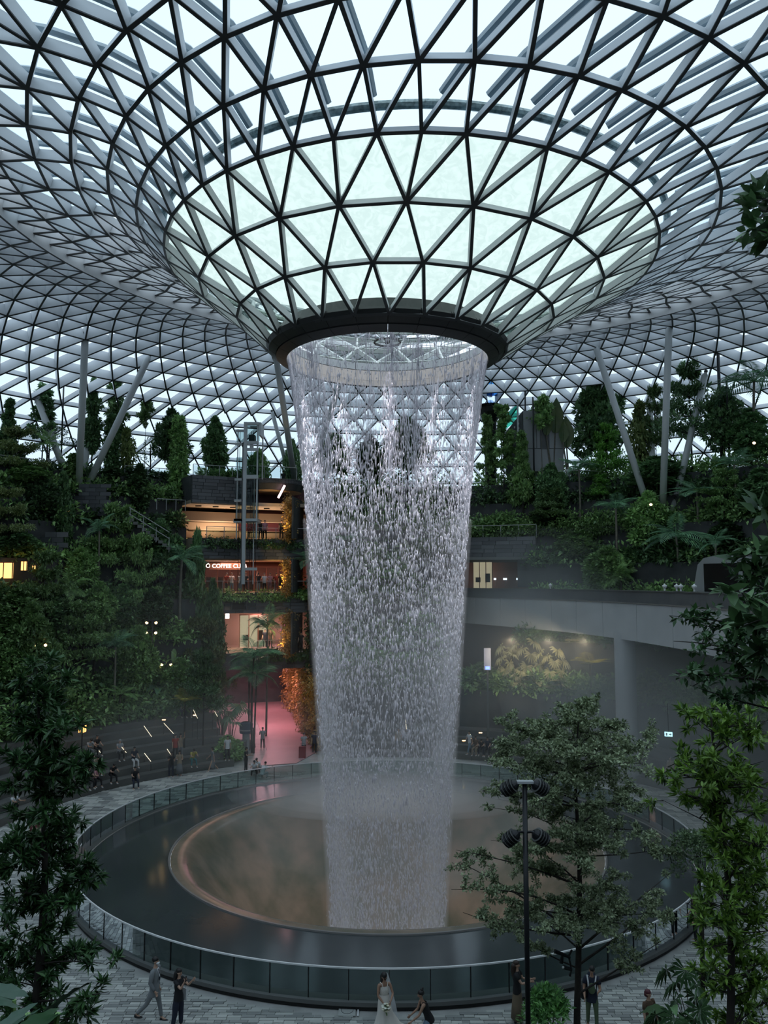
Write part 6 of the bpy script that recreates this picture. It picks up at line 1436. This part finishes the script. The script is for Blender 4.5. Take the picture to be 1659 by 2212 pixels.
crowd('woman in a tan coat standing under the palm clump, left of two', 545, 1619, 'phone', 0, 'tan', 'tan', style='long', skirt=True)
crowd('person in grey standing under the palm clump, right of two', 567, 1618, 'phone', 0, 'lgrey', 'black')
crowd('person in black with a pink bag standing behind the barrier', 531, 1669, 'phone', 80, 'black', 'black', style='bob')
crowd('person in a white shirt sitting on the ground, left of three', 549, 1674, 'crouch', 10, 'white', 'black')
crowd('person in a white shirt standing bent behind the sitting one', 561, 1668, 'crouch', -30, 'white', 'grey')
crowd('person in white crouching, nearest the barrier of three', 566, 1682, 'crouch', 150, 'white', 'white')
crowd('man in a grey blue shirt behind the red suitcase', 656, 1632, 'phone', 10, 'lgrey', 'navy')
crowd('dark figure standing at the foot of the golden vine wall', 679, 1628, 'stand', 0, 'navy', 'black')
crowd('person in dark clothes walking far down the pink path', 606, 1508, 'walk', 180, 'black', 'black')
crowd('person in a white top sitting under the yellow fern, left of two', 392, 1556, 'lean', 40, 'lgrey', 'navy')
crowd('person in a grey top sitting under the yellow fern, right of two', 411, 1554, 'sit', 40, 'white', 'grey')
crowd('tall pale figure seen dimly through the falling water on the left', 767, 1600, 'stand', 0, 'lgrey', 'grey')
crowd('person in a tan top seen through the water, left of two', 861, 1630, 'stand', 0, 'tan', 'grey')
crowd('person in pale clothes seen through the water, right of two', 878, 1634, 'phone', 0, 'lgrey', 'black')
crowd('person in a white top walking right of the waterfall', 1015, 1637, 'walk', -60, 'white', 'denim')
crowd('person in dark red in the group right of the waterfall', 1029, 1636, 'sit', -30, 'brown', 'tan')
crowd('person in black in the group right of the waterfall', 1042, 1634, 'lean', -20, 'black', 'navy')
crowd('rightmost person in the group right of the waterfall', 1054, 1637, 'sit', -20, 'navy', 'black')
crowd('dim figure in a pinkish top behind the big front tree', 1383, 1660, 'stand', -40, 'pink', 'tan')
crowd('pale figure beside the leaves of the right front tree', 1450, 1708, 'stand', -50, 'tan', 'lgrey')
crowd('dark haired figure with a bare shoulder in the leaves at lower right', 1503, 2046, 'stand', -90, 'black', 'black', style='bob')
lv3 = [(489, 'red', 'black', 'person in red at the left end of the coffee shop railing', 'stand'), (500, 'white', 'denim', 'person in a white top second from left at the coffee shop railing', 'phone'), (519, 'white', 'denim', 'long haired woman in white leaning on the coffee shop railing', 'stand'), (531, 'black', 'black', 'person in black with bent arms under the lift frame', 'phone'), (558, 'black', 'lgrey', 'person in black pushing something pale at the railing', 'wave'), (571, 'white', 'black', 'person with a white backpack at the coffee shop railing', 'stand'), (583, 'pink', 'pink', 'person in pink right of the white backpack', 'phone'), (597, 'red', 'red', 'person in red right of the person in pink', 'stand'), (606, 'black', 'navy', 'dark figure left one of two by the golden vines', 'stand'), (616, 'navy', 'black', 'dark figure right one of two by the golden vines', 'phone')]
for px, a, b, lab, po in lv3: q = W(px, 1272, 69.6); crowd(lab, 0, 0, po, random.choice((0, 170, 30, -30)), a, b, at=Vector((q.x, q.y, Z3t + .0)), style='long' if px == 519 else 'short')
for px, a, lab in ((563, 'black', 'dark clothed person at the railing of the cream ceilinged level'), (572, 'pink', 'person in pink at the railing of the cream ceilinged level'), (608, 'black', 'person half hidden by golden vines on the cream ceilinged level')): q = W(px, 1150, 69.4); crowd(lab, 0, 0, 'stand', 10, a, 'black', at=Vector((q.x, q.y, Z4t)))
for px, a, lab, dd in ((617, 'tan', 'person in a tan top on the upper pink walkway', 70.5), (650, 'black', 'dark figure at the right end of the upper pink walkway', 70), (572, 'navy', 'dark figure before the bright shop window, left one', 74), (584, 'brown', 'dark figure before the bright shop window, right one', 74)): q = W(px, 1400, dd); crowd(lab, 0, 0, 'stand', 0, a, 'black', at=Vector((q.x, q.y, Z2t + .04)))
for px, a, lab in ((1238, 'black', 'dark clothed person on the curved viewing deck'), (1247, 'lgrey', 'person in grey on the curved viewing deck'), (1227, 'white', 'person in white at the left of the viewing deck')): q = W(px, 1000, 72); crowd(lab, 0, 0, 'stand', 0, a, 'lgrey', at=Vector((q.x, q.y, 21.72)))

# ---------------------------------------------------------------- the people at the front
PZ = 0.04
def gp_(px, py): q = G(px, py, PZ); return Vector((q.x, q.y, PZ))
# man in a grey suit, walking to the right
J = joints(pel=.905, lean=2, hip=(14, -24), knee=(4, 22), arm=(-12, -8), elb=(35, 40), abd=(10, 10), inn=(18, 10))
man = person(J, 'man in a light grey suit and white face mask walking past the pool', gp_(332, 2206), math.radians(80), 'light', ('short', M_HAIR), CL['suit'], CL['suit'], None, M_SHOED, False, 1.06, True, True, 1.0, .10)
MB().prism([(-.015, -.118, 1.395), (.015, -.118, 1.395), (.028, -.158, 1.14), (0, -.158, 1.09), (-.028, -.158, 1.14)], (0, .012, 0)).obj('tie', CL['navy'], man); MB().prism([(-.05, -.10, 1.42), (.05, -.10, 1.42), (.012, -.152, 1.20), (-.012, -.152, 1.20)], (0, .02, 0)).obj('shirt_front', CL['white'], man)
# woman in black holding a phone
J = joints(hip=(2, -4), knee=(2, 6), arm=(48, 62), elb=(88, 92), abd=(8, 10), inn=(12, 12), sw=.16, head=(6, 0))
wom = person(J, 'long haired woman in a black top and dark trousers holding a phone', gp_(384, 2222), math.radians(65), 'light', ('long', M_HAIR), CL['black'], CL['navy'], None, M_SHOED, True, 0.96, True, False, .3, wide=1.25)
hp = J['wri', 1] + J['hd', 1] * .1; ph = thing('phone', 'phone held up by the woman in black', 'phone', wom.matrix_basis @ (hp)); ph.rotation_euler = (0, 0, math.radians(65))
MB().box((0, 0, 0), (.07, .012, .15)).obj('case', M_SHOED, ph); MB().box((0, .008, 0), (.064, .004, .14)).obj('screen', CL['lgrey'], ph)
bagl = thing('document_bag', 'flat white bag hanging at the hip of the woman in black', 'bag', wom.matrix_basis @ Vector((.21, -.02, .93)), math.radians(65 + 80))
MB().box((0, 0, 0), (.26, .04, .34)).obj('pouch', CL['white'], bagl); MB().tube([(-.08, 0, .17), (-.08, 0, .3), (.08, 0, .3), (.08, 0, .17)], .008, 5).obj('strap', CL['lgrey'], bagl); MB().box((0, -.024, -.08), (.2, .006, .02)).obj('print_line', CL['grey'], bagl)
# bride
M_DRESS = mat('bridal_satin', (0.72, 0.68, 0.62), 0.55); M_LACE = mat('bridal_lace', (0.66, 0.61, 0.54), 0.7, noise=(30, (0.78, 0.74, 0.68))); M_VEIL = glass('veil_tulle', (0.72, 0.74, 0.76), diff=0.45, dcol=(.9, .92, .95))
J = joints(hip=(2, 0), arm=(22, 14), elb=(42, 30), abd=(14, 10), inn=(38, 34), sw=.16, head=(22, -10))
bl = gp_(830, 2236)
bride = person(J, 'bride in a white lace gown with a long veil looking down', bl, math.radians(18), 'tan', ('long', M_HAIR), None, None, None, None, True, 1.0)
link('bodice', top_mesh(J, M_LACE, True, strap=True, k=1.06), bride)
for s in (-1, 1): MB().tube([J['chest'] + Vector((.065 * s, -.09, .06)), J['chest'] + Vector((.085 * s, -.05, .145)), J['sho', 0 if s > 0 else 1] + Vector((-.04 * s, .01, .045)), J['chest'] + Vector((.06 * s, .085, .06))], .011, 6).obj('strap', M_LACE, bride)
sk = MB(); prf = [(.135, 1.12), (.165, 1.0), (.185, .88), (.20, .6), (.30, .25), (.44, .0)]
nn = 40; vs = []; fs = []
for i, (r, z) in enumerate(prf):
    for k in range(nn):
        a = 2 * PI * k / nn; f = (i / 5) ** 2; w_ = r * (1 + .10 * f * math.sin(9 * a)); x, y = w_ * math.cos(a), w_ * math.sin(a) * .9
        if i >= 3 and x > 0: x *= 1 + (.9 if i == 5 else .3 * (i - 2)) * max(0, math.cos(a))      # train runs out to one side
        vs.append((x, y, z + .005))
for i in range(5):
    for k in range(nn): fs.append((i * nn + k, i * nn + (k + 1) % nn, (i + 1) * nn + (k + 1) % nn, (i + 1) * nn + k))
MB().add(vs, fs).obj('gown_skirt', M_DRESS, bride, True)
ve = MB(); vs = []; fs = []
for i in range(9):
    f = i / 8; z = J['head'].z + .06 - f * 1.62; w_ = .06 + .30 * f ** .8
    for k in range(9): u_ = k / 8 - .5; vs.append((.05 + .16 * f + u_ * 2 * w_, .10 + .20 * f + .03 * math.sin(k * 2.3) * f - .15 * abs(u_) * (1 - f), max(z, .02)))
for i in range(8):
    for k in range(8): fs.append((i * 9 + k, i * 9 + k + 1, (i + 1) * 9 + k + 1, (i + 1) * 9 + k))
ve.add(vs, fs).obj('veil', M_VEIL, bride, True)
bq = thing('bouquet', 'round bouquet of white flowers held low by the bride', 'flowers', bride.matrix_basis @ (J['wri', 1] + J['hd', 1] * .08 + Vector((-.02, -.10, .0))))
g_ = random.Random(4); M_FLOW = mat('white_petals', (.70, .70, .60), .7); M_FLOC = mat('cream_petals', (.62, .58, .42), .7)
for i in range(36):
    v = Vector((g_.gauss(0, 1), g_.gauss(0, 1), g_.gauss(0, 1) * .9))  .normalized() * .10; fl = MB()
    for k in range(5): a = k * 2 * PI / 5; fl.ball(v + Vector((math.cos(a), math.sin(a), .3)) * .022, (.026, .026, .012), 6, 4)
    fl.ball(v, .022, 6, 5).obj('flower', M_FLOW if i % 3 else M_FLOC, bq)
MB().tube([(0, 0, -.05), (.03, .04, -.22)], [.03, .02], 7).obj('stems', G_MID, bq); MB().ball((0, 0, -.01), .075, 8, 6).obj('leaves', G_DARK, bq)
# helper holding the veil
J = joints(pel=.80, lean=24, hip=(34, 22), knee=(44, 48), arm=(30, 18), elb=(30, 30), abd=(10, 10), sw=.16, head=(-6, 0))
hl = gp_(927, 2262); helper = person(J, 'woman with hair in a bun, black sleeveless top and jeans, holding the veil', hl, math.radians(-80), 'tan', ('bun', M_HAIR), CL['black'], CL['denim'], None, M_SHOE, True, 0.98, True, False, strap=True)
for s in (-1, 1): MB().tube([J['chest'] + Vector((.07 * s, -.10, .05)), J['sho', 0 if s > 0 else 1] + Vector((-.05 * s, -.01, .05)), J['chest'] + Vector((.06 * s, .10, .07))], .013, 6).obj('strap', CL['black'], helper)
tv = MB(); vs = []; fs = []; a_, b_ = Vector((bl.x + .55, bl.y + .05, .06)), Vector((hl.x - .28, hl.y - .02, .30))
for i in range(9):
    for k in range(5): f = i / 8; p = a_.lerp(b_, f); vs.append((p.x, p.y + (k - 2) * .13, p.z + .05 * math.sin(i * 1.9 + k) + .10 * math.sin(PI * f)))
for i in range(8):
    for k in range(4): fs.append((i * 5 + k, i * 5 + k + 1, (i + 1) * 5 + k + 1, (i + 1) * 5 + k))
tv.add(vs, fs).obj('veil_train', M_DRESS, bride, True); bride.children[-1].matrix_parent_inverse = bride.matrix_basis.inverted()
# woman behind the lamp post, man with backpack, red head at the lower edge
J = joints(hip=(2, -2), arm=(30, 40), elb=(70, 70), inn=(10, 10), sw=.16)
w2 = person(J, 'long haired woman in a black top and long brown skirt behind the lamp post', gp_(1118, 2206), math.radians(70), 'light', ('long', M_HAIRB), CL['black'], None, (CL['khaki'], .12, .24), M_SHOED, True, 0.98, True, False, .3)
bb = thing('camera_bag', 'dark flat camera bag held out by the woman in the brown skirt', 'bag', w2.matrix_basis @ Vector((-.05, -.52, 1.0))); MB().box((0, 0, 0), (.34, .2, .14)).obj('pouch', CL['black'], bb); MB().tube([(-.12, 0, .07), (0, 0, .16), (.12, 0, .07)], .01, 5).obj('strap', CL['grey'], bb)
J = joints(hip=(6, -6), knee=(6, 6), arm=(26, 18), elb=(72, 40), abd=(12, 10), inn=(22, 8), head=(10, 12))
m2 = person(J, 'man in a dark shirt with white rucksack straps near the big tree', gp_(1280, 2222), math.radians(-12), 'tan', ('short', M_HAIR), CL['navy'], CL['green'], None, M_SHOED, False, 1.0, True, False, .3, .06)
for s in (-1, 1): MB().tube([J['chest'] + Vector((.09 * s, -.125, -.12)), J['chest'] + Vector((.10 * s, -.135, .05)), J['sho', 0 if s > 0 else 1] + Vector((-.05 * s, -.03, .075)), J['chest'] + Vector((.09 * s, .12, .1))], .024, 6).obj('rucksack_strap', CL['white'], m2)
MB().ball(J['chest'] + Vector((0, -.13, -.12)), (.11, .03, .16), 10, 8).obj('shirt_front', CL['green'], m2, True)
MB().ball(J['waist'] + Vector((-.24, -.03, -.1)), (.12, .14, .2), 10, 8).obj('side_bag', CL['black'], m2, True); MB().ball(J['chest'] + Vector((0, .2, 0)), (.15, .10, .23), 10, 8).obj('rucksack', CL['navy'], m2, True)
J = joints(); person(J, 'person with dark red hair whose head just shows at the bottom edge', gp_(1402, 2318) if False else Vector((*W(1402, 2196, 23.2)[:2], PZ)), math.radians(30), 'light', ('bob', mat('hair_red', (.10, .02, .03), .5)), CL['brown'], CL['black'], None, M_SHOED, True, 0.97)
q = bpy.data.objects[[o.name for o in COL.objects if o.get('label', '').startswith('person with dark red')][0]]; q.scale = (W(1402, 2195, 23.2)[2] / 1.76,) * 3 if W(1402, 2195, 23.2)[2] > 1.3 else (0.95,) * 3
# ================================================================ plants close to the camera
def close_tree(name, label, trunk_pts, rads, tips, leafm, bark, L, wd, per, kind='whorl', leafpart=300, seed=1, spread=1.0, twig=0.012, rise=.28):
    """tree with hand placed boughs: tips = (start index on trunk 0..1, end point, number of twigs, reach)"""
    t = thing(name, label, 'tree', trunk_pts[0]); o = Vector(trunk_pts[0]); R = random.Random(seed); lv = Leaves(seed)
    tp_ = smooth([Vector(p) - o for p in trunk_pts], 3); rr = np.interp(np.linspace(0, 1, len(tp_)), np.linspace(0, 1, len(rads)), rads)
    MB().tube(tp_, list(rr), 10).obj('trunk', bark, t, smooth=True)
    for f, e, ntw, reach in tips:
        e = Vector(e) - o; hz_ = e.z - rise * math.hypot(e.x - tp_[-1].x, e.y - tp_[-1].y); ib = min(range(len(tp_)), key=lambda q: abs(tp_[q].z - hz_)); ib2 = min(len(tp_) - 1, ib + 1); s = tp_[ib].lerp(tp_[ib2], min(1, max(0, (hz_ - tp_[ib].z) / max(.01, tp_[ib2].z - tp_[ib].z)))) if ib2 != ib else tp_[ib]; b = MB(); L0 = (e - s).length
        pts = bend(s, e, 0.08, 5, R.random()); r0 = min(rr[ib] * .55, .006 + .0075 * L0); b.tube(pts, [r0 * (1 - .8 * i / 5) for i in range(6)], 6)
        for k in range(ntw):
            c = pts[0].lerp(pts[-1], 0); q = R.uniform(.35, 1.0); i = min(4, int(q * 5)); c = pts[i].lerp(pts[i + 1], q * 5 - i)
            d = Vector((R.gauss(0, 1), R.gauss(0, 1), R.gauss(0.15, .45))).normalized(); tip = c + d * reach * R.uniform(.4, 1.0); b.tube([c, (c + tip) / 2 + Vector((0, 0, .04 * reach)), tip], [twig, twig * .7, twig * .35], 4)
            if kind == 'whorl':
                lv.whorl(tip, d + Vector((0, 0, .3)), per, L, wd, spread)
                lv.whorl(c.lerp(tip, .55), d, max(3, per // 3), L * .85, wd, spread * 1.3)
            else:
                for q2 in (.25, .5, .75, 1.0): lv.cluster(c.lerp(tip, q2), (reach * .2, reach * .2, reach * .1), per // 4, L, wd, up=.15, shell=.1)
        b.obj('bough', bark, t)
    P_, D_, LL, WW = lv.arrays(); n = len(P_)
    order = sorted(range(n), key=lambda i: (P_[i][1] + o.y)) if leafpart else []
    keep = np.ones(n, bool)
    if leafpart:
        vis = [i for i in order if (lambda q: q and 0 < q[0] < 1659 and 0 < q[1] < 2212)(PX(Vector(P_[i]) + o))][:leafpart]; keep[vis] = False
        lm = Leaves(9); lm.put(np.zeros((1, 3)), np.array([[1.0, 0, 0]]), 1.0, 1.0); lm.L[0][:] = 1; lm.Wd[0][:] = 1
        me = MB().add([(0, 0, 0), (.28, .42, .05), (.62, .38, .04), (1, 0, -.1), (.62, -.38, .04), (.28, -.42, .05), (.3, 0, 0), (.65, 0, -.02)], [(0, 6, 1), (1, 6, 7, 2), (2, 7, 3), (0, 5, 6), (5, 4, 7, 6), (4, 3, 7)]).mesh('leaf', leafm)
        for i in vis:
            d = Vector(D_[i]); M, _ = beam_frame(Vector((0, 0, 0)), d, (R.gauss(0, .4), R.gauss(0, .4), 1)); lf_ = link('leaf', me, t)
            lf_.matrix_local = Matrix.LocRotScale(Vector(P_[i]), M.to_quaternion(), (LL[i], WW[i], LL[i] * .5))
    link('foliage', lv.mesh('foliage', leafm, keep), t, kind='stuff'); return t
# left front tree
d = 9.5
T = lambda px, py, dd=None: W(px, py, d if dd is None else dd)
tips = []
R_ = random.Random(3)
for py, l, r, n in ((1462, 55, 130, 8), (1500, 60, 100, 6), (1545, 20, 165, 12), (1580, 45, 168, 14), (1625, 30, 172, 15), (1660, 30, 190, 14), (1705, 40, 180, 14), (1745, 30, 175, 13), (1790, 25, 170, 14), (1850, 15, 195, 16), (1880, 10, 205, 16), (1920, 5, 195, 15), (1960, 15, 165, 12), (2000, 5, 150, 12), (2050, -10, 200, 13), (2090, -10, 230, 12), (2140, 0, 235, 12), (2185, 30, 200, 10)):
    f = (2260 - py) / (2260 - 1450) * .82 + .18
    for px in (l, r, (l + r) / 2 + R_.uniform(-25, 25)): tips.append((max(0.1, f - .05), T(px, py + R_.uniform(-14, 14), d + R_.uniform(-.5, .5)), max(4, n // 2), .20))
fz = T(70, 2260); close_tree('laurel_tree', 'dark glossy leaved tree in front at the left edge of the picture', [(fz.x - .05, fz.y, 7.2), fz, T(92, 2000), T(97, 1850), T(88, 1650), T(80, 1450)], [.06, .055, .045, .035, .022, .008], tips, G_LAUREL, M_BARKD, .125, .034, 24, 'whorl', 300, 11, .8, .006)
# big small leaved tree with layered boughs on the right
d = 20.0; tips = []; R_ = random.Random(8)
rows = [(1535, 1215, 1290, 8, .4), (1568, 1062, 1330, 16, .5), (1590, 1075, 1420, 20, .6), (1625, 1060, 1400, 22, .6), (1660, 1065, 1410, 22, .6), (1700, 1040, 1380, 18, .55), (1745, 1065, 1390, 16, .5), (1800, 1060, 1420, 16, .5), (1838, 985, 1440, 18, .5), (1875, 990, 1445, 16, .5), (1930, 975, 1440, 18, .5), (1960, 1000, 1450, 18, .5), (2010, 1080, 1440, 12, .5)]
for py, l, r, n, re in rows:
    f = max(.12, min(.98, (2240 - py) / (2240 - 1520) * .8 + .2)); m = 6
    for k in range(m): px = l + (r - l) * (k + R_.uniform(.0, 1.0)) / m if 0 < k < m - 1 else (l if k == 0 else r); tips.append((max(.1, f - .10), T(px, py + R_.uniform(-16, 16), d + R_.uniform(-2.2, 2.2)), n // 3 + 4, re))
b0 = T(1246, 2240); bigt = close_tree('layered_tree', 'big fine leaved tree with layered boughs standing right of the pool', [(b0.x, b0.y, 0.02), b0, T(1250, 2050), T(1252, 1850), T(1243, 1690), T(1252, 1520)], [.10, .085, .07, .055, .035, .01], tips, G_GREY, M_BARKD, .078, .044, 100, 'flat', 300, 12, 1, .010)
sp_ = thing('tree_spotlight', 'black double spotlight bracket fixed to the big tree trunk', 'lamp', T(1236, 2085, 19.85)); 
MB().tube([(0, 0, .35), (-.08, 0, .2), (-.02, 0, -.1), (-.06, 0, -.25)], .025, 6).obj('bracket', M_LAMPBODY, sp_)
for a, b in (((-.05, 0, .18), (-.42, -.05, .34)), ((-.22, 0, .25), (-.26, 0, .05)), ((-.02, 0, -.1), (-.22, -.1, 0.0))): MB().tube([a, b], [.035, .05], 8).obj('lamp_head', M_LAMPBODY, sp_)
MB().ball((-.24, -.11, .0), .03, 8, 6).obj('lens', M_WHITE, sp_)
# lime tipped laurel on the right
d = 10.5; tips = []; R_ = random.Random(5)
for py, l, r, n in ((1540, 1480, 1570, 14), (1590, 1560, 1660, 12), (1560, 1620, 1690, 10), (1640, 1440, 1530, 12), (1660, 1470, 1650, 18), (1690, 1540, 1660, 16), (1720, 1430, 1500, 10), (1740, 1500, 1660, 16), (1800, 1560, 1660, 16), (1840, 1560, 1680, 16), (1880, 1550, 1660, 16), (1930, 1530, 1660, 16), (1960, 1480, 1660, 18), (2010, 1520, 1660, 16), (2060, 1540, 1670, 16), (2110, 1510, 1660, 14), (2160, 1560, 1660, 14), (2200, 1590, 1680, 12)):
    f = (2300 - py) / (2300 - 1500) * .85 + .12
    for k in range(5): px = l + (r - l) * k / 4; tips.append((max(.08, min(.97, f - .08)), T(px, py + R_.uniform(-16, 16), d + R_.uniform(-.9, .9)), max(3, n // 4 + 1), .24))
b1 = T(1575, 2300); close_tree('laurel_tree', 'leafy tree with lime green tips in front at the right edge', [(b1.x, b1.y, 7.2), b1, T(1580, 2050), T(1568, 1850), T(1550, 1700), T(1535, 1540)], [.06, .05, .045, .035, .025, .01], tips, G_LIME, M_BARKD, .125, .036, 18, 'whorl', 300, 13, .8, .008)
# tree just outside the right edge that reaches into the picture
d = 8.0; tips = []; R_ = random.Random(6)
for py, px, n in ((1330, 1445, 6), (1345, 1500, 8), (1385, 1455, 7), (1400, 1520, 9), (1455, 1460, 7), (1480, 1490, 7), (1500, 1580, 6), (1430, 1560, 8), (1370, 1580, 8), (1290, 1570, 6), (1250, 1600, 5), (1460, 1620, 7), (1350, 1640, 8), (1410, 1650, 8)): tips.append((.5, T(px, py, d + R_.uniform(-.5, .5)), n, .24))
b2_ = T(1730, 1600, d); close_tree('overhanging_tree', 'dark small leaved boughs reaching in from the right edge above the lime tipped tree', [(b2_.x, b2_.y, 7.2), b2_, T(1715, 1400), T(1700, 1250)], [.09, .08, .06, .03], tips, G_LAUREL, M_BARKD, .085, .045, 20, 'flat', 120, 14, 1, .006)
d = 6.5; tips = []
for py, px, n in ((1200, 1590, 3), (1240, 1610, 3), (1280, 1600, 3), (1180, 1640, 3), (1330, 1630, 3), (1360, 1590, 3), (1420, 1650, 3), (1130, 1650, 3), (425, 1640, 4), (460, 1650, 4), (500, 1655, 4)): tips.append((.5 if py > 900 else .97, T(px, py, d + R_.uniform(-.3, .3)), n, .16))
b3_ = T(1720, 1700, d); close_tree('broad_leaved_tree', 'tall dark tree at the right edge whose broad leaves show in front of the train', [(b3_.x, b3_.y, 7.2), b3_, T(1715, 1200), T(1700, 800), T(1690, 460)], [.08, .07, .06, .045, .02], tips, G_DARK, M_BARKD, .17, .075, 9, 'whorl', 150, 15, .9, .007)
# grey green round bush in the right middle distance, palms and shrubs along the bottom edge
d = 19.5; q = W(1505, 1800, d); t = thing('tree', 'round headed small leaved tree half hidden by the lime tipped tree', 'tree', (q.x, q.y, 1.8)); lv = Leaves(31); hz = q.z - 1.8
MB().tube([(0, 0, 0), (.05, 0, hz * .6), (0, 0, hz * .9)], [.06, .05, .03], 7).obj('trunk', M_BARKD, t)
for k in range(26): a = k * 2.4; lv.cluster((.62 * math.sqrt(k / 26) * math.cos(a), .62 * math.sqrt(k / 26) * math.sin(a), hz - .1 - .75 * (k / 26) ** 2), (.28, .28, .12), 110, .075, .04, shell=.4)
link('foliage', lv.mesh('foliage', green('leaf_pale_grey', (.05, .09, .045), (.16, .24, .10))), t, kind='stuff')
mk_fan('fan_front', 91, green('fan_leaf_deep', (.025, .06, .028), (.07, .14, .055), .35, .15, (1.0, 1.2)), h=2.2, r=0.75, nl=8); mk_bigleaf('heart_front', 92, G_DARK, h=2.0, L=0.95, wd=0.55, nl=6)
d = 19.6
plant('fan_front', 1485, 2070, 0, 150, 'fan palm with pleated leaves at the lower right edge', 'plant', d=19.4); plant('fan_front', 1465, 2170, 0, 170, 'second fan palm with leaves cut by the bottom edge', 'plant', d=17.5)
plant('heart_front', 1445, 2095, 0, 130, 'plant with big dark rounded leaves left of the fan palm', 'plant', d=19.0)
lv = Leaves(33); q = W(1180, 2125, 19.3); t = thing('shrub', 'leafy green shrub at the bottom between the lamp post and the big tree', 'bush', (q.x, q.y, 1.8)); hz = q.z - 1.8
for k in range(22): a = k * 2.4; rr_ = .42 * math.sqrt(k / 22); z = max(.1, hz - .15 - rr_ * .9); MB().tube([(0, 0, 0), (rr_ * math.cos(a), rr_ * math.sin(a), z)], [.012, .006], 4).obj('stem', M_BARKD, t); lv.cluster((rr_ * math.cos(a), rr_ * math.sin(a), z), (.16, .16, .16), 70, .13, .055, up=.2, shell=.3)
for k in range(26): a = k * 2.4; lv.cluster((.5 * math.cos(a), .5 * math.sin(a), hz * .25 * (k % 4)), (.2, .2, .2), 40, .14, .06)
link('foliage', lv.mesh('foliage', green('leaf_fresh', (.03, .08, .025), (.10, .22, .06))), t, kind='stuff')
# bottom left elephant ears
M_EAR = mat('elephant_ear_leaf', (0.045, 0.10, 0.06), 0.35, spec=.5, noise=(3, (0.07, 0.14, 0.09))); M_EARD = mat('elephant_ear_dark', (0.02, 0.07, 0.025), 0.35, noise=(3, (0.03, 0.09, 0.03)))
ee = thing('elephant_ear_plant', 'plant with huge pleated leaves in the bottom left corner', 'plant', (W(40, 2300, 6.6).x, W(40, 2300, 6.6).y, 7.2)); o = ee.location.copy()
me1, me2 = paddle_mesh('leaf', 1.0, .62, M_EAR, True, 14, .30), paddle_mesh('leaf', 1.0, .62, M_EARD, True, 14, .35)
for (px, py, dd), (tx, ty, td), me, rol in (((80, 2215, 6.6), (178, 2108, 6.9), me1, -55), ((60, 2190, 6.2), (-60, 2260, 6.0), me1, 30), ((125, 2190, 6.0), (20, 2235, 5.6), me2, 25), ((30, 2160, 6.8), (-70, 2130, 6.8), me1, 20)):
    a, b = W(px, py, dd), W(tx, ty, td); M, L = beam_frame(a, b, (0, -.5, 1)); lf_ = link('leaf', me, ee); lf_.matrix_local = Matrix.Translation(a - o) @ (M.to_4x4() @ Matrix.Rotation(math.radians(rol), 4, 'X')) @ Matrix.Diagonal((L * 1.05, L * 1.05, L * 1.05, 1))
    MB().tube([(0, 0, 0), (a - o) * .5 + Vector((0, 0, .1)), a - o], [.035, .03, .02], 6).obj('stalk', G_MID, ee)
